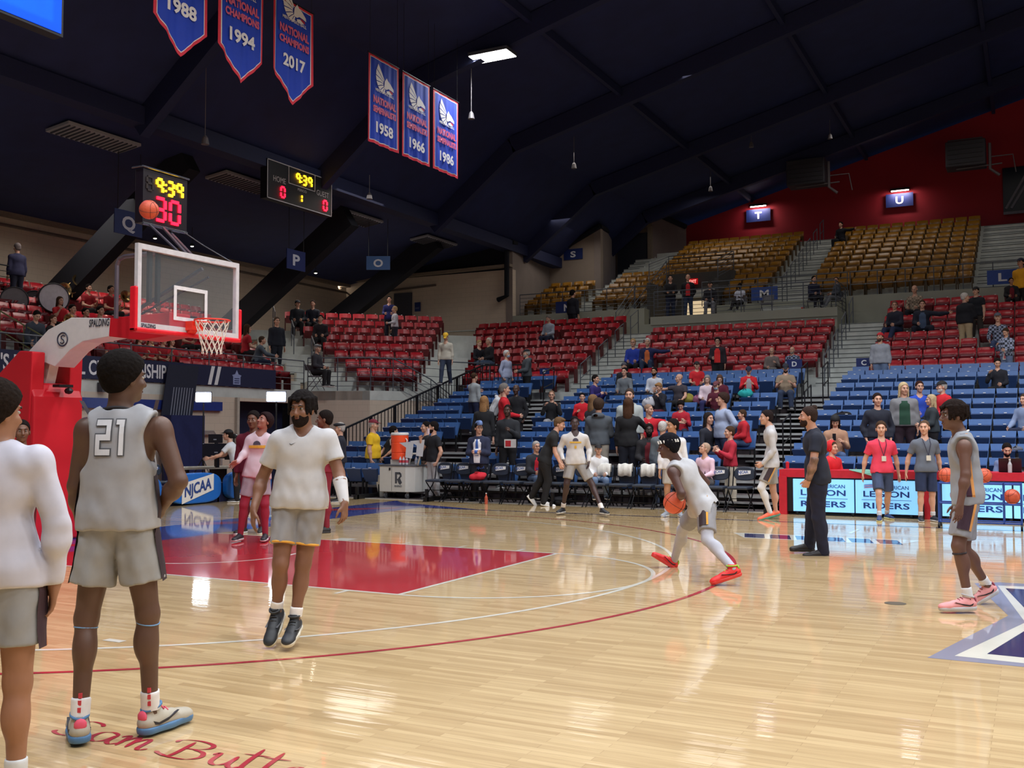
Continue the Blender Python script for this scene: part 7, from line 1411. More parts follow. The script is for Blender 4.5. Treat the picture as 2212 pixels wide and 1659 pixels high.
for i in range(15):
    o = tc_ if i == 0 else dup(tc_); x = -.66+i*.489; o.location = (x, 9.42+.02*(i % 3), 0); o.rotation_euler = (0, 0, math.radians((i*37 % 7)-3)); CH.append(o)
    tag(o, 'dark padded folding chair on the team bench, %s from the left, NJCAA plate' % ordn[i], 'chair', 'team bench chairs')
for n_, (x, y, a) in enumerate(((-5.75, 6.15, 78), (-5.75, 5.1, 95), (-5.8, 4.3, 90))):
    o = dup(tc_); o.location = (x, y, 0); o.rotation_euler = (0, 0, math.radians(a)); tag(o, 'dark padded folding chair behind the blue courtside boards, %s from the right' % ordn[n_], 'chair')
Mtow = mat((216, 214, 208), .95, noise=.05, bump=.5)
for n_, i in enumerate((8, 9, 10)):
    x, y = CH[i].location.x, CH[i].location.y; b = MB(); L = []; k = 9
    for j, (dy, z) in enumerate(((.205, .64), (.215, .76), (.235, .88), (.275, .895), (.31, .87), (.30, .72))):
        for q in range(k): u = q/(k-1)-.5; L.append((x+u*.30, y+dy-.012*math.sin(q*1.9+j), z+.012*math.sin(q*1.3+n_*2+j*.4)))
    for ch in list(CH[i].children):
        if ch.name.startswith('logo'): bpy.data.objects.remove(ch)
    b.add(L, [(j*k+q, j*k+q+1, (j+1)*k+q+1, (j+1)*k+q) for j in range(5) for q in range(k-1)]); o = b.build('towel', Mtow, smooth=True); sd = o.modifiers.new('s', 'SOLIDIFY'); sd.thickness = .012
    recenter(o); tag(o, 'white towel hanging over a bench chair, %s of three from the left' % ordn[n_], 'towel', 'towels on the bench')
for n_, (i, c_, nm, lab) in enumerate(((2, (206, 40, 56), 'jacket_bundle', 'crumpled red jacket lying on a bench chair by the suited man'), (12, (40, 40, 46), 'sports_bag', 'black sports bag on the floor under a bench chair'), (6, (34, 34, 40), 'sports_bag', 'small dark sports bag under the bench near the towels'))):
    F = Field([(-.2, -.2, 0), (.2, .2, .3)], .02, .02); F.ell((0, 0, .1), (.18, .13, .09), k=.02); F.ell((.08, .04, .14), (.1, .09, .06), k=.03); F.ell((-.1, -.05, .08), (.1, .08, .08), k=.03); F.ripple(.008, (28, 31, 25)); V_, Q_ = F.mesh(); z = .47 if i == 2 else -.005
    V_ = V_-np.array([0, 0, V_[:, 2].min()]); o = bpy.data.objects.new(nm, fast_mesh(nm, V_, Q_, cloth(c_))); COL.objects.link(o); o.location = (CH[i].location.x+.05, CH[i].location.y, z if i == 2 else 0); tag(o, lab, 'clothes' if i == 2 else 'bag')
    if i == 2: MB().box((-.03, -.1, .17), (.03, .0, .21)).build('collar', cloth((180, 30, 44)), o)
b = MB(); x = 1.02; b.lathe([(.03, 0), (.035, .02), (.035, .14), (.014, .19), (.014, .22)], (x-1.0+.72, 9.15, 0), 10); o = b.build('drink_bottle', mat((190, 90, 70), .2)); recenter(o); tag(o, 'small drink bottle with reddish contents on the floor by the bench', 'bottle'); MB().lathe([(.015, .22), (.015, .24)], (0, 0, 0), 8).build('bottle_cap', Mwhite, o)
# --- scorer table with LED panels
tb = empty('scorer_table', (9.4, 9.6, 0)); tag(tb, 'long red scorer table with glowing light blue display panels', 'table')
T3(MB().box((6.98, 9.3, .70), (12.6, 10.0, .84)).build('table_top', mat((196, 30, 52), .45)), tb)
for x in (6.98, 9.5, 12.3): T3(MB().box((x, 9.26, .0), (x+.14, 9.9, .72)).build('leg_panel', mat((196, 30, 52), .45)), tb)
T3(MB().box((7.12, 9.32, .06), (12.3, 9.45, .70)).build('display_cabinet', Mblk), tb)
Mscr = mat((128, 196, 246), .5, emit=.82, noise=.02, scale=2); Mtx = mat((28, 68, 150), .4, noise=.02); 
def legion(par, x0, x1):
    T3(MB().box((x0, 9.27, .07), (x1, 9.32, .67)).build('display_screen', Mscr), par); w_ = x1-x0; f = 9.262; E_ = V3(1, 0, 0)
    T3(text('screen_lettering', 'AMERICAN', (x0+w_*.44, f, .515), E_, UP, .065, Mtx, width=w_*.42, bold=.015), par); T3(text('screen_lettering', 'LEGION', (x0+w_*.13, f, .375), E_, UP, .105, Mtx, width=w_*.74, bold=.02), par)
    T3(text('screen_lettering', 'RIDERS', (x0+w_*.13, f, .165), E_, UP, .105, Mtx, width=w_*.74, bold=.02), par); T3(MB().box((x0+w_*.1, f, .315), (x0+w_*.9, f+.006, .322)).build('screen_rule', Mtx), par)
    b = MB()
    for k in range(4): b.prism([(0, 0), (.16, .015), (.17, .028), (.01, .012)], (x0+w_*.14, f, .525+k*.018), (1, 0, 0), (0, 0, 1), (0, .004, 0), k % 2)
    T3(b.build('flag_emblem', [mat((206, 90, 110), .5), mat((90, 110, 190), .5)]), par)
for x0, x1 in ((7.24, 8.33), (8.36, 9.42), (9.82, 10.92), (10.95, 12.05)): legion(tb, x0, x1)
b = MB()
for x in (7.3, 8.3, 9.3, 9.9, 10.9, 12.0): b.sphere((x, 9.34, .035), .035, 8)
T3(b.build('castors', Mblk), tb)
# things on the table
b = MB(); b.box((10.72, 9.62, .845), (11.08, 9.86, .86), 0); b.hexa([(10.72, 9.60, .86), (11.08, 9.60, .86), (11.08, 9.615, .86), (10.72, 9.615, .86), (10.72, 9.50, 1.09), (11.08, 9.50, 1.09), (11.08, 9.515, 1.09), (10.72, 9.515, 1.09)], 0)
lp = b.build('laptop', mat((22, 24, 32), .35)); recenter(lp); tag(lp, 'open black laptop on the scorer table seen from its back', 'laptop')
b = MB(); b.lathe([(.032, .0), (.034, .14), (.014, .19), (.014, .215)], (10.90, 9.38, .845), 12); o = b.build('water_bottle', mat((200, 206, 214), .15, alpha=.7, noise=0)); recenter(o); tag(o, 'clear plastic water bottle in front of the laptop', 'bottle')
MB().lathe([(.016, .215), (.016, .235)], (0, 0, 0), 8).build('bottle_cap', Mwhite, o)
p = at_y(1701, 1008, 9.7); b = MB(); b.lathe([(.03, 0), (.035, .1), (.035, .12), (.0, .14)], (p[0], 9.7, .845), 10); o = b.build('tumbler', mat((200, 40, 56), .4)); recenter(o); tag(o, 'red tumbler at the left end of the scorer table', 'cup')
b = MB(); b.add([(8.25, 9.31, .852), (8.62, 9.29, .856), (8.72, 9.22, .80), (8.70, 9.20, .74), (8.5, 9.24, .80), (8.55, 9.6, .856), (8.2, 9.62, .852)], [(0, 1, 5, 6), (1, 2, 4), (2, 3, 4), (0, 4, 1)]); o = b.build('cloth_rag', cloth((120, 176, 160))); o.modifiers.new('s', 'SOLIDIFY').thickness = .008; recenter(o); tag(o, 'pale green cloth draped over the table edge beside the red t-shirt boy', 'cloth')
# --- balls and ball rack
def ball_mat():
    m = mat((212, 92, 62), .55, noise=.05, scale=40, bump=.3, name='basketball_leather'); return m
def make_ball(p, rot=(0, 0, 0), r=.12, lab=''):
    b = MB(); b.sphere((0, 0, 0), r, 28); o = b.build('basketball', ball_mat(), smooth=True); b = MB(); R_ = r+.0008; w_ = .0022
    def ring(f): b.tube([f(t) for t in np.linspace(0, 2*math.pi, 37)], w_, 4, caps=False)
    ring(lambda t: (R_*math.cos(t), R_*math.sin(t), 0)); ring(lambda t: (R_*math.cos(t), 0, R_*math.sin(t)))
    for s_ in (1, -1): ring(lambda t: tuple(nrm(V3(s_*(.62+.22*math.cos(2*t)), .78*math.cos(t), .78*math.sin(t)))*R_))
    b.build('seams', mat((46, 30, 28), .6), o); o.location = tuple(p); o.rotation_euler = rot; tag(o, lab, 'ball'); return o
rk = empty('ball_rack', (10.45, 7.9, 0)); tag(rk, 'blue tubular ball rack on castors in front of the scorer table', 'rack'); Mrk = mat((34, 70, 150), .4)
b = MB(); x0, x1, y0, y1 = 9.88, 11.08, 7.75, 8.12
for x in (x0, x1, x0+.95):
    for y in (y0, y1): b.tube([(x, y, .09), (x, y, .74)], .014, 6)
for z in (.10, .40, .72):
    for y in (y0, y1): b.tube([(x0, y, z), (x1, y, z)], .014, 6)
    for x in (x0, x1): b.tube([(x, y0, z), (x, y1, z)], .014, 6)
T3(b.build('frame', Mrk), rk)
for x in (x0, x1):
    for y in (y0, y1): b = MB(); b.tube([(x-.015, y, .045), (x+.015, y, .045)], .045, 12); T3(b.build('castor', Mblk), rk)
for n_, (x, z, lab) in enumerate(((9.99, .845, 'basketball on the top shelf of the blue rack, left end'), (10.55, .845, 'basketball on the top shelf of the rack behind the profile player'), (10.16, .52, 'basketball on the lower shelf of the rack, left one'), (10.95, .52, 'basketball on the lower shelf of the rack, right one'))): make_ball((x, 7.93, z), (n_, .4*n_, 1), .12, lab)
pb = at_d(322, 453, 12.4); make_ball(pb, (.4, .3, .2), .119, 'orange basketball in flight above the backboard, in front of the shot clock')
pb = at_d(1457, 1086, 10.98); make_ball(pb, (.2, .6, .4), .121, 'basketball held low in both hands by the crouching player')
# --- drinks cart
ct = empty('drinks_cart', (-1.9, 9.95, 0)); tag(ct, 'white equipment cart lettered RHINO carrying the orange drink cooler', 'cart'); cz = .17
b = MB(); b.prism([(-.50, -.28), (.22, -.28), (.42, -.18), (.50, .0), (.50, .3), (-.50, .3)], (-1.9, 9.95, .16), (1, 0, 0), (0, 1, 0), (0, 0, .60)); T3(b.build('body', mat((206, 206, 202), .4, noise=.02), bevel=.01), ct)
b = MB(); b.prism([(-.52, -.30), (.23, -.30), (.44, -.2), (.52, -.0), (.52, .32), (-.52, .32)], (-1.9, 9.95, .76), (1, 0, 0), (0, 1, 0), (0, 0, .03)); T3(b.build('top', mat((90, 92, 98), .4)), ct)
T3(MB().box((-2.06, 9.664, .18), (-2.055, 9.67, .75)).build('door_gap', mat((120, 120, 120), .6)), ct); T3(MB().box((-2.13, 9.655, .66), (-2.09, 9.67, .72)).build('latch', Mblk), ct)
Mrh = mat((70, 74, 82), .5); f = 9.664
b = MB()
for poly in ([(0, 0), (.05, 0), (.05, .26), (0, .26)], [(.05, .21), (.14, .21), (.14, .26), (.05, .26)], [(.12, .26), (.17, .23), (.18, .16), (.12, .11), (.09, .13), (.13, .17), (.13, .21)], [(.05, .10), (.13, .13), (.19, .02), (.14, -.03), (.10, .0), (.07, .06)]): b.prism(poly, (-1.96, f, .36), (1, 0, 0), (0, 0, 1), (0, .006, 0))
T3(b.build('cart_emblem', Mrh), ct); T3(text('cart_lettering', 'RHINO', (-1.97, f, .275), (1, 0, 0), (0, 0, 1), .045, Mrh, width=.2, bold=.02), ct)
for x, y in ((-2.28, 9.75), (-2.28, 10.15), (-1.68, 9.75), (-1.5, 10.15)):
    b = MB(); b.tube([(x-.02, y, .065), (x+.02, y, .065)], .065, 14); w2 = T3(b.build('castor', mat((90, 90, 94), .5)), ct); b = MB(); b.beam((x, y, .07), (x, y+.03, .17), .05, .04); T3(b.build('castor_fork', mat((170, 170, 174), .4)), ct)
b = MB(); b.tube([(-1.66, 9.8, .78), (-1.62, 9.8, .98), (-1.55, 9.8, 1.05), (-1.40, 9.8, 1.05), (-1.36, 9.8, 1.0), (-1.42, 9.8, .78)], .022, 8); T3(b.build('push_handle', mat((220, 218, 208), .4), smooth=True), ct)
ck = empty('drink_cooler', (-2.02, 9.95, .79)); tag(ck, 'large orange drink cooler with a white lid standing on the white cart', 'cooler'); Mco = mat((255, 84, 40), .45, noise=.03)
b = MB(); b.lathe([(.17, 0), (.19, .0), (.195, .02), (.195, .14), (.188, .15), (.2, .17), (.2, .38), (.192, .39), (.2, .41), (.205, .56), (.19, .57)], (-2.02, 9.95, .91), 28); T3(b.build('body', Mco, smooth=False), ck)
b = MB(); b.lathe([(.2, 0), (.212, .01), (.212, .05), (.19, .065)], (-2.02, 9.95, 1.475), 28); T3(b.build('lid', Mwhite), ck); b = MB(); b.box((-2.2, 9.83, .79), (-1.92, 10.1, .91)); T3(b.build('base_box', mat((226, 224, 216), .5)), ck)
for s_ in (1, -1): b = MB(); b.tube([(-2.02+s_*.2, 9.9, 1.40), (-2.02+s_*.235, 9.9, 1.36), (-2.02+s_*.22, 9.9, 1.24)], .018, 6); T3(b.build('handle', Mwhite, smooth=True), ck)
for n_, (x, c_, lab) in enumerate(((-1.87, (206, 60, 70), 'left one of three bottles with a red label'), (-1.78, (210, 70, 80), 'middle one of three bottles with a red label'), (-1.69, (200, 90, 110), 'right one of three bottles with a red label'), (-1.53, (170, 190, 210), 'clear bottle inside the handle loop'), (-1.44, (50, 130, 190), 'blue bottle inside the handle loop'))):
    b = MB(); b.lathe([(.03, 0), (.036, .02), (.036, .12), (.014, .17), (.014, .19)], (x, 9.75 if n_ < 3 else 9.9, .79), 10); o = b.build('drink_bottle', mat((206, 206, 214), .2) if n_ < 4 else mat(c_, .3)); recenter(o); tag(o, 'small drink bottle on the white cart, %s' % lab, 'bottle')
    MB().lathe([(.037, .05), (.037, .11)], (0, 0, 0), 10).build('bottle_label', mat(c_, .5), o)
b = MB(); b.hexa([(-2.62, 9.95, 0), (-2.46, 9.95, 0), (-2.46, 10.2, 0), (-2.62, 10.2, 0), (-2.70, 9.9, .52), (-2.44, 9.9, .52), (-2.44, 10.25, .52), (-2.70, 10.25, .52)]); o = b.build('waste_bin', mat((224, 222, 212), .5, noise=.02), bevel=.02); recenter(o); tag(o, 'tall white waste bin left of the drinks cart', 'bin'); MB().box((-.14, -.18, .5), (.14, .18, .53)).build('bin_rim', mat((210, 208, 200), .5), o)
F = Field([(-.25, -.2, 0), (.25, .2, .2)], .02, .02); F.ell((0, 0, .08), (.2, .14, .11), k=.02); F.ripple(.006); V_, Q_ = F.mesh(); V_ = V_-np.array([0, 0, V_[:, 2].min()]); o = bpy.data.objects.new('sports_bag', fast_mesh('sports_bag', V_, Q_, cloth((40, 40, 48)))); COL.objects.link(o); o.location = (-1.95, 10.0, 0); tag(o, 'dark bag lying on the floor under the white cart', 'bag')
MB().tube([(-.12, -.05, .1), (0, -.06, .22), (.12, -.05, .1)], .008, 5).build('strap', Mblk, o)
# pink cart and orange bucket at the corner wall
p = at_d(780, 990, 27.5); o = empty('equipment_cart', (p[0], p[1], 0)); tag(o, 'pale pink cart standing against the beige corner wall', 'cart'); T3(MB().box((p[0]-.45, p[1]-.25, .22), (p[0]+.45, p[1]+.25, .72)).build('body', mat((196, 160, 168), .5), bevel=.02), o); T3(MB().box((p[0]-.5, p[1]-.3, .88), (p[0]+.5, p[1]+.3, .92)).build('upper_shelf', mat((96, 84, 84), .5)), o)
b = MB()
for sx_ in (-.44, .44): b.beam((p[0]+sx_, p[1]-.2, .05), (p[0]+sx_, p[1]-.2, .9), .05, .05)
T3(b.build('posts', mat((84, 64, 66), .5)), o)
p = at_d(794, 1035, 26.3); b = MB(); b.lathe([(.10, 0), (.13, .02), (.15, .40), (.15, .42)], (p[0], p[1], 0), 16); o = b.build('bucket', mat((220, 66, 44), .5)); recenter(o); tag(o, 'tall orange-red bucket behind the yellow shirt man', 'bucket'); MB().lathe([(.155, .42), (.155, .46), (.1, .47)], (0, 0, 0), 16).build('bucket_lid', Mwhite, o)
# --- broadcast desk at the left
p = at_d(480, 1003, 24.2); dk = empty('broadcast_desk', (p[0], p[1], 0)); tag(dk, 'dark broadcast desk covered in equipment behind the courtside boards', 'desk')
U_ = nrm(V3(.45, .89, 0)); b = MB(); b.beam((p-U_*1.1)*np.array([1, 1, 0])+UP*.72, (p+U_*.8)*np.array([1, 1, 0])+UP*.72, .8, .05); T3(b.build('desk_top', mat((150, 140, 124), .5)), dk)
b = MB()
for s_ in (-1.0, -.1, .7): b.beam((p+U_*s_)*np.array([1, 1, 0]), (p+U_*s_)*np.array([1, 1, 0])+UP*.7, .06, .5)
T3(b.build('desk_legs', Mblk), dk)
def monitor(px0, px1, py0, py1, D, lab, c_=(22, 26, 38)):
    a_ = at_d(px0, py1, D); c2 = at_d(px1, py0, D-.1); w_ = (c2-a_)*np.array([1, 1, 0]); h = c2[2]-a_[2]; b = MB(); b.add([tuple(a_), tuple(a_+w_), tuple(a_+w_+UP*h), tuple(a_+UP*h), tuple(a_+FC*.06), tuple(a_+w_+FC*.06), tuple(a_+w_+UP*h+FC*.06), tuple(a_+UP*h+FC*.06)], [(0, 1, 2, 3), (7, 6, 5, 4), (0, 4, 5, 1), (1, 5, 6, 2), (2, 6, 7, 3), (3, 7, 4, 0)]); o = recenter(b.build('monitor', mat(c_, .4))); tag(o, lab, 'monitor')
    m_ = (a_+w_/2); q = np.array(o.location); b = MB(); b.beam(m_-q+FC*.1-UP*.0, m_-q+FC*.1-UP*(a_[2]-.745), .08, .05); b.build('monitor_stand', Mblk, o); b = MB(); b.beam(m_-q+UP*h*.4-FC*.004-RC*.04, m_-q+UP*h*.4-FC*.004+RC*.04, .01, .03); b.build('rear_badge', mat((130, 134, 146), .5), o)
monitor(437, 497, 958, 990, 23.2, 'wide dark monitor seen from behind on the broadcast desk'); monitor(485, 512, 965, 993, 22.9, 'smaller dark monitor right of the wide one on the desk'); monitor(450, 480, 938, 957, 23.9, 'dark case standing behind the wide monitor')
b = MB(); q = at_d(505, 942, 22.9); b.sphere((0, 0, 0), (.09, .07, .06), 10); b.box((-.16, -.04, -.03), (0, .04, .04)); b.tube([(0, 0, -.05), (.02, .0, -.4)], .02, 6); b.v = [tuple(np.array(v)+q) for v in b.v]; tag(recenter(b.build('broadcast_camera', Mblk)), 'black broadcast camera head beside the camera operator', 'camera')
# striped dark flag by the banner
b = MB(); Y0 = 9.35; Mfk = mat((28, 32, 52), .8); Mfs = mat((120, 124, 140), .8); n = 22
for i in range(n):
    y = Y0+i*.05; b.hexa([(-9.02, y-.35*.0-.12, 1.9), (-9.02, y-.12+.05, 1.9), (-9.0, y-.12+.05, 1.9), (-9.0, y-.12, 1.9), (-9.02, y+.12, 3.35), (-9.02, y+.17, 3.35), (-9.0, y+.17, 3.35), (-9.0, y+.12, 3.35)], 0)
fl = b.build('hanging_flag', Mfk); recenter(fl); tag(fl, 'black flag with grey vertical stripes hanging from the end stand rail', 'flag')
b = MB()
for i in range(8): y = Y0+.30+i*.095; b.hexa([(-8.995, y-.12, 1.95), (-8.995, y-.085, 1.95), (-8.99, y-.085, 1.95), (-8.99, y-.12, 1.95), (-8.995, y-.0, 2.75), (-8.995, y+.035, 2.75), (-8.99, y+.035, 2.75), (-8.99, y, 2.75)])
o = b.build('flag_stripes', Mfs); o.parent = fl; o.matrix_parent_inverse = Matrix.Translation(fl.location).inverted()
b = MB(); b.box((-8.9, 9.2, 0), (-8.6, 10.4, 2.0)); o = recenter(b.build('curtain_panel', mat((24, 34, 84), .8, bump=.4))); tag(o, 'tall dark blue curtain panel hanging below the striped flag', 'curtain')
b = MB()
for k, r_ in enumerate((.30, .38, .46)): b.tube([(-9.1, 10.9-r_, .2), (-9.1, 10.9-r_, 1.35)]+[(-9.1, 10.9-r_*math.cos(t), 1.35+r_*math.sin(t)*.5) for t in np.linspace(0, math.pi/2, 5)]+[(-9.1, 11.25, 1.35+r_*.5)]+[(-9.1, 11.5+r_*.2, 1.2), (-9.1, 11.5+r_*.2, .2)], .025, 6)
tag(recenter(b.build('wall_pipes', mat((150, 140, 136), .5))), 'bundle of curved grey pipes on the beige wall by the left work light', 'pipe')
# small boxes under the banner
for n_, y in enumerate((5.9, 7.35)): o = recenter(MB().box((-9.18, y, 2.55), (-9.0, y+.22, 2.78)).build('junction_box', mat((60, 60, 70), .6))); tag(o, 'small dark grey box under the long banner, %s one' % ('left' if n_ == 0 else 'right'), 'box')
# balcony folding chairs
def plain_chair():
    t = empty('folding_chair'); Mf = mat((96, 96, 104), .4, .3); MB().prism([(-.2, .62), (.2, .62), (.2, .80), (-.2, .80)], (0, .2, 0), (1, 0, 0), (0, .1, 1), (0, .02, 0)).build('backrest', Mf, t); MB().box((-.2, -.2, .42), (.2, .18, .45)).build('seat', Mf, t)
    for s_ in (1, -1): MB().tube([(s_*.2, .28, .84), (s_*.2, -.2, 0)], .012, 5).build('leg', Mf, t); MB().tube([(s_*.18, -.14, .43), (s_*.18, .26, 0)], .012, 5).build('leg', Mf, t)
    return t
pc = plain_chair(); fst = True
for n_, (px, py, lab) in enumerate(((1447, 683, 'behind the person in the black sweatshirt'), (1533, 684, 'under the person in black cap'), (1597, 680, 'under the person in white'), (1657, 678, 'standing empty below the M sign'), (1757, 672, 'under the man in navy jacket'), (1808, 669, 'under the person with stretched legs'))):
    p = at_y(px, py, 27.25 if n_ != 5 else 27.5); o = pc if fst else dup(pc); fst = False; o.location = (p[0], p[1]+.0, 5.8); tag(o, 'grey folding chair on the balcony, '+lab, 'chair')
o = dup(pc); q = at_x(683, 770, -8.6); o.location = (q[0], q[1], 2.85); o.rotation_euler = (0, 0, math.radians(100)); tag(o, 'grey folding chair by the corner railing under the person in a flat cap', 'chair')
# bags and bits on seats
def lump(nm, p, r, c_, lab, cat, part=None):
    F = Field([(-r[0], -r[1], -r[2]), r], .02, .04); F.ell((0, 0, 0), r, k=.02); F.ell((r[0]*.3, 0, r[2]*.5), np.array(r)*.6, k=.04); F.ripple(.008, (26, 30, 24)); V_, Q_ = F.mesh(); V_ = V_-np.array([0, 0, V_[:, 2].min()]); o = bpy.data.objects.new(nm, fast_mesh(nm, V_, Q_, cloth(c_))); COL.objects.link(o); o.location = p; tag(o, lab, cat)
    MB().tube([(-r[0]*.5, -r[1]*.6, r[2]), (0, -r[1]*.7, r[2]*2.3), (r[0]*.5, -r[1]*.6, r[2])], .012, 5).build('strap', cloth(tuple(int(v*.7) for v in c_)), o)
def onrow(px, py, i, dz=.47, dy=-.1): p = at_y(px, py, blueY(i)+dy); return (p[0], p[1], blueF(i)+dz)
lump('tote_bag', onrow(1481, 855, 6, .52), (.24, .14, .14), (150, 140, 60), 'olive and orange bag hanging over a centre blue seat', 'bag')
lump('carrier_bag', onrow(1610, 845, 6, .66, 0), (.2, .12, .12), (40, 170, 170), 'turquoise bag lying on a centre blue seat', 'bag')
lump('checked_bag', onrow(1402, 850, 5, .6), (.2, .14, .17), (190, 190, 196), 'black and white patterned bag on a centre blue seat', 'bag')
lump('flag_bag', onrow(1510, 858, 6, .5), (.18, .12, .14), (150, 90, 120), 'flag patterned bag beside the pink sweater woman', 'bag')
lump('backpack', onrow(1965, 905, 3, .5), (.2, .15, .2), (26, 26, 34), 'black backpack held near the blonde woman in grey cardigan', 'bag')
lump('dark_coat', onrow(1820, 870, 4, .62, .05), (.2, .12, .06), (24, 24, 32), 'black coat lying over a right blue seat back', 'coat')
lump('small_bag', onrow(2192, 920, 1, .62, .05), (.13, .1, .06), (92, 96, 112), 'grey cap shaped bag on a seat at the right edge', 'bag')
p = at_y(1360, 790, redY(2)); lump('black_coat', (p[0], p[1], redF(2)+.4), (.2, .16, .22), (24, 22, 26), 'black coat piled at the left end of a red row', 'coat')
b = MB(); p = at_y(1879, 800, 20.35); b.lathe([(.045, 0), (.065, .2)], (p[0], 20.2, p[2]-.12), 12); o = recenter(b.build('snack_cup', mat((214, 60, 50), .5))); tag(o, 'red and yellow snack cup held by the grey hoodie man', 'cup'); MB().sphere((0, 0, .2), (.06, .06, .03), 8).build('snack', mat((230, 190, 80), .8), o)
b = MB(); p = at_y(1734, 664, 26.6); b.lathe([(.05, 0), (.06, .16)], (p[0], 26.6, 5.8), 12); o = recenter(b.build('drink_cup', mat((206, 60, 50), .5))); tag(o, 'red paper cup on the balcony floor', 'cup')
def paper(nm, C, w_, h, lab, c_=(226, 222, 220), tl=.3, printc=None):
    C = np.array(C); b = MB(); u = RC*w_/2; v = (UP*math.cos(tl)-FC*math.sin(tl))*h/2; n_ = np.cross(u, v); n_ = n_/np.linalg.norm(n_)*.003; b.hexa([C-u-v, C+u-v, C+u-v+n_, C-u-v+n_, C-u+v, C+u+v, C+u+v+n_, C-u+v+n_]); o = recenter(b.build(nm, mat(c_, .7))); tag(o, lab, 'paper')
    if printc: b = MB(); q = -np.array(o.location)+C+n_*1.4; b.hexa([q-u*.8-v*.7, q+u*.1-v*.7, q+u*.1-v*.7+n_*.4, q-u*.8-v*.7+n_*.4, q-u*.8+v*.7, q+u*.1+v*.7, q+u*.1+v*.7+n_*.4, q-u*.8+v*.7+n_*.4]); b.build('printed_area', mat(printc, .6), o)
paper('programme', at_y(1102, 958, 10.35), .27, .2, 'red and white papers held by the man in the black jacket', printc=(206, 50, 60)); paper('programme', at_y(2176, 768, 21.0), .24, .24, 'printed programme held by the plaid shirt person', printc=(214, 110, 110))
paper('folded_paper', at_y(2150, 818, 18.4), .1, .24, 'folded white paper held by the woman resting her chin', tl=.9); paper('sheet', at_y(1668, 797, 20.9), .24, .14, 'sheet of paper on the lap of the man in the brown-grey jumper', tl=1.1); paper('sheet', at_x(728, 708, -12.9), .3, .2, 'white sheet left on a corner block seat', tl=.9)
def phone(C, lab): b = MB(); C = np.array(C); b.beam(C-UP*.07, C+UP*.07, .07, .01, up=tuple(FC)); tag(recenter(b.build('mobile_phone', mat((18, 20, 28), .3))), lab, 'phone')
phone(at_y(1694, 809, 17.55), 'dark phone held by the khaki t-shirt man'); phone(at_y(1802, 944, 11.3), 'phone held by the woman in the tan coat')
b = MB(); pc_ = at_y(925, 938, 9.65); b.lathe([(.03, 0), (.033, .01), (.033, .12), (.03, .13)], tuple(pc_), 10); tag(recenter(b.build('drink_can', mat((214, 190, 196), .35))), 'pale drink can held by the bearded man in the black polo', 'can')
# jerseys hanging over seats behind the cooler
for n_, (px, py) in enumerate(((887, 962), (910, 958))):
    p = at_y(px, py, blueY(-1)+.0); b = MB(); x, z = p[0], p[2]; b.add([(x-.2, p[1]-.18, z+.06), (x+.2, p[1]-.18, z+.09), (x+.16, p[1]-.2, z-.3), (x-.02, p[1]-.2, z-.28), (x+.0, p[1]-.19, z-.05)], [(0, 4, 1), (1, 4, 3, 2)]); o = b.build('hanging_jersey', cloth((206, 208, 214))); o.modifiers.new('s', 'SOLIDIFY').thickness = .01; recenter(o); tag(o, 'white jersey draped over a blue seat behind the cart, %s' % ('left one' if n_ == 0 else 'right one'), 'jersey')
# band instruments
def horn(C, lab, s_=1.):
    C = np.array(C); Mg = mat((190, 160, 110), .25, .9); o = empty('brass_horn', tuple(C)); tag(o, lab, 'instrument'); b = MB(); n = 18; d = nrm(V3(1, -.2, .15)); u = nrm(np.cross(d, UP)); v = np.cross(u, d)
    prof = [(.02, -.30), (.03, -.2), (.05, -.1), (.10, -.03), (.17, .0)]; L = []
    for r_, t in prof:
        for k in range(n): a = 2*math.pi*k/n; L.append(C+d*t*s_+(u*math.cos(a)+v*math.sin(a))*r_*s_)
    b.add(L, [(i*n+k, i*n+(k+1) % n, (i+1)*n+(k+1) % n, (i+1)*n+k) for i in range(4) for k in range(n)]); T3(b.build('bell', Mg, smooth=True), o)
    b = MB(); b.tube([C-d*.3*s_+u*.14*s_*math.sin(t)-UP*(.16*s_*(1-math.cos(t))) for t in np.linspace(0, 5.5, 14)], .018*s_, 6); b.tube([C-d*.3*s_-UP*.1*s_, C-d*.32*s_-UP*.45*s_], .02*s_, 6); T3(b.build('tubing', Mg, smooth=True), o)
for px, py, k, lab, s_ in ((140, 625, 6, 'shiny brass horn above the white drum', 1.2), (168, 605, 7, 'shiny brass horn highest in the band', 1.), (272, 640, 6, 'brass horn left of the backboard pad', 1.1), (150, 690, 3, 'golden saxophone below the white drum', .9), (324, 745, 2, 'brass horn below the red hoop pad', .7)): horn(at_x(px, py, E_x(k)+.45), lab, s_)
def drum(C, r_, lab, head=(196, 192, 200)):
    C = np.array(C); d = nrm(V3(.9, -.45, 0)); u = np.cross(d, UP); o = empty('bass_drum', tuple(C)); tag(o, lab, 'drum'); b = MB(); b.tube([C-d*.2, C+d*.2], r_, 28); T3(b.build('shell', mat((30, 26, 32), .4)), o)
    b = MB(); b.tube([C+d*.2, C+d*.215], r_*.97, 28); T3(b.build('drum_head', mat(head, .6)), o); b = MB(); b.tube([C+d*.21+(u*math.cos(t)+UP*math.sin(t))*r_ for t in np.linspace(0, 6.2832, 29)], .02, 6, caps=False); T3(b.build('hoop', mat((26, 24, 30), .4)), o)
drum(at_x(113, 645, -13.2), .40, 'large bass drum with a white head standing in the band'); drum(at_x(28, 650, -13.9), .36, 'bass drum with a greyish head at the far left of the band', (110, 106, 110)); drum(at_x(72, 655, -14.3), .34, 'bass drum seen dark between two pale drums', (40, 34, 40))
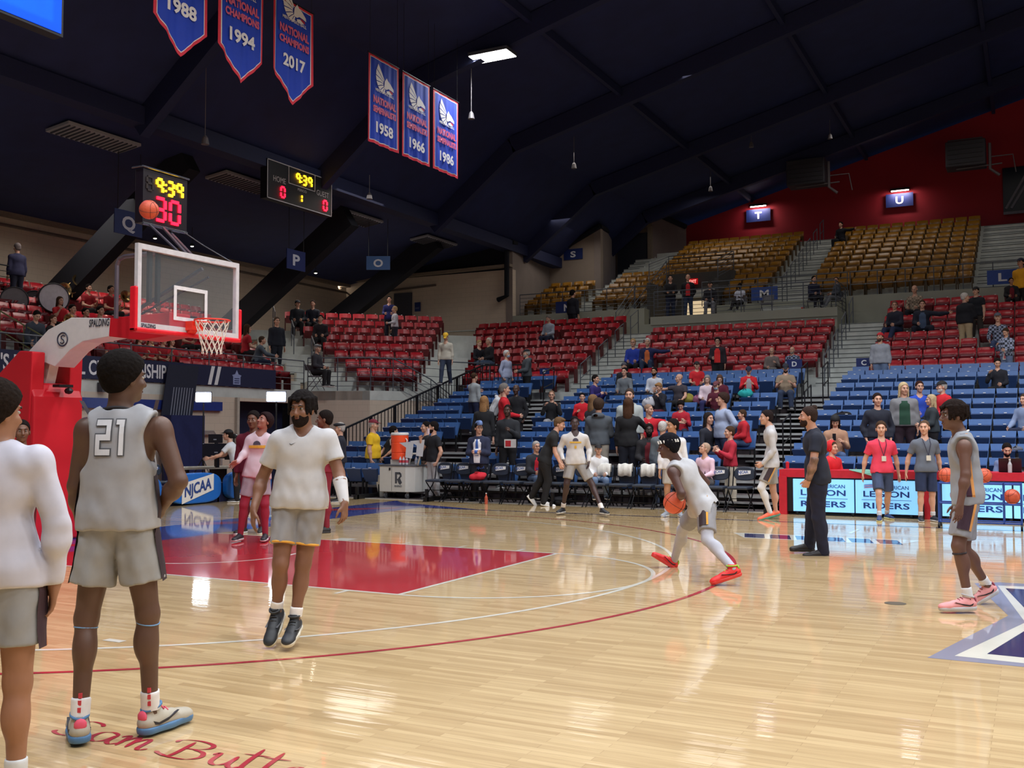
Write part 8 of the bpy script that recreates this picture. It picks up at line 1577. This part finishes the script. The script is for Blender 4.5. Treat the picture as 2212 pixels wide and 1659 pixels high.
# raised box and black rails at the far left of the end stand
b = MB(); b.box((-16.4, 0, 5.0), (-14.6, 9.2, 5.35)); S(b.build('floor_riser', mat((58, 56, 60), .8)))
handrail([(-14.6, y, 5.3) for y in (4, 6, 7.6, 9.1)], 1.0, Mblk, 'black railing in front of the raised box high in the end stand', mids=5)
for n_, (y, lab) in enumerate(((5.0, 'nearest'), (6.2, 'second'))): handrail([(-9.6, y, 2.85), (-10.4, y, 3.2), (-11.3, y, 3.6)], .95, mat((110, 108, 70), .5) if n_ else Mrail, 'sloping aisle rail in the end stand left of the hoop arm, %s one' % lab, 'handrails in the aisles')
# --- script lettering painted on the floor
def pen(name, strokes, O, U_, V_, h, m, z=.0022, nib=.07):
    """broad-pen strokes: lists of control points in em units, drawn as ribbons whose width follows the pen angle"""
    O, U_, V_ = (np.array(q, float) for q in (O, U_, V_)); b = MB(); pa = math.radians(35)
    for st in strokes:
        z += .00012; P_ = np.array(st, float); Q = []
        for i in range(len(P_)-1):
            p0 = P_[max(i-1, 0)]; p1 = P_[i]; p2 = P_[i+1]; p3 = P_[min(i+2, len(P_)-1)]
            for t in np.linspace(0, 1, 7)[:-1 if i < len(P_)-2 else None]: Q.append(.5*((2*p1)+(p2-p0)*t+(2*p0-5*p1+4*p2-p3)*t*t+(-p0+3*p1-3*p2+p3)*t**3))
        Q = np.array(Q); L = []
        for i, p in enumerate(Q):
            d = Q[min(i+1, len(Q)-1)]-Q[max(i-1, 0)]; d = d/max(1e-6, np.hypot(*d)); nn = np.array([-d[1], d[0]]); w_ = nib*(.18+.82*abs(d[0]*math.sin(pa)-d[1]*math.cos(pa)))/2*min(1, .35+i/3, .35+(len(Q)-1-i)/3)
            for s_ in (-1, 1): q = p+nn*w_*s_; w3 = O+U_*q[0]*h+V_*q[1]*h; L.append((w3[0], w3[1], z))
        b.add(L, [(2*i, 2*i+2, 2*i+3, 2*i+1) for i in range(len(Q)-1)])
    return b.build(name, m, floor)
LET = {'S': ([[(.62, .82), (.55, .95), (.35, .98), (.22, .85), (.28, .68), (.42, .52), (.46, .3), (.32, .08), (.08, .02), (-.08, .12), (-.04, .22)]], .62), 'a': ([[(.42, .42), (.28, .48), (.1, .38), (.04, .16), (.14, .02), (.3, .12), (.42, .44)], [(.42, .44), (.36, .12), (.44, .02), (.56, .12)]], .52), 'm': ([[(.0, .36), (.12, .46), (.06, .02)], [(.08, .2), (.26, .46), (.3, .4), (.24, .02)], [(.26, .2), (.44, .46), (.5, .4), (.44, .08), (.5, .02), (.6, .12)]], .62),
       'B': ([[(-.06, .06), (.1, .0), (.2, .2), (.34, .9)], [(.02, .74), (.1, .9), (.4, 1.0), (.66, .92), (.66, .72), (.46, .56), (.28, .52)], [(.4, .54), (.62, .46), (.64, .22), (.46, .02), (.18, -.02), (-.06, .06), (-.12, .14)]], .78), 'u': ([[(.0, .36), (.1, .46), (.06, .12), (.16, .02), (.32, .16), (.4, .46)], [(.4, .46), (.34, .12), (.42, .02), (.54, .12)]], .5), 't': ([[(.2, .9), (.08, .2), (.12, .02), (.22, .02), (.34, .14)], [(-.04, .6), (.38, .66)]], .34), 'e': ([[(.02, .2), (.24, .26), (.34, .38), (.24, .48), (.1, .38), (.06, .14), (.18, .02), (.34, .08), (.42, .16)]], .4), 'r': ([[(.0, .36), (.1, .46), (.08, .36), (.04, .02)], [(.06, .26), (.2, .46), (.34, .42)]], .36), 'f': ([[(.4, .86), (.3, .96), (.2, .8), (.1, .1), (.02, -.3), (-.1, -.26)], [(-.02, .42), (.3, .46)]], .36), 'i': ([[(.1, .46), (.05, .12), (.12, .02), (.24, .12)], [(.16, .66), (.18, .7)]], .24), 'l': ([[(.08, .2), (.26, .7), (.24, .94), (.14, .8), (.06, .14), (.12, .02), (.24, .12)]], .24), 'd': ([[(.36, .42), (.24, .48), (.08, .36), (.04, .14), (.14, .02), (.28, .12), (.38, .44)], [(.5, .96), (.38, .3), (.36, .06), (.44, .02), (.54, .12)]], .52), 'C': ([[(.62, .78), (.56, .94), (.38, .98), (.14, .76), (.04, .4), (.12, .08), (.32, .0), (.54, .14)]], .62), 'o': ([[(.26, .46), (.08, .36), (.06, .12), (.18, .02), (.34, .14), (.36, .36), (.26, .46), (.4, .4)]], .42), ' ': ([], .3)}
pS = at_z(180, 1612); xx = 0; ux = V3(1, 0, 0); h_ = .46; st_all = []
x_cur = 0
for ch in 'Sam Butterfield Court':
    st, adv = LET[ch]; st = [[(x*1.06, y*1.3) for x, y in s_] for s_ in st] if ch.islower() and ch not in 'fld' else st; st_all += [[(x+x_cur-y*.34, y) for x, y in s_] for s_ in st]; x_cur += adv*1.02
pen('script_lettering', st_all, (6.69, -6.41, 0), (.36, 0, 0), (0, .25, 0), 1, PreD, nib=.085)
def _blocked(s):
    (x, y), z = s[0], s[1]
    return any(abs(x-a)+abs(y-b) < .36 and abs(z-c) < .3 for a, b, c in OCC)
finish_seats(_blocked)
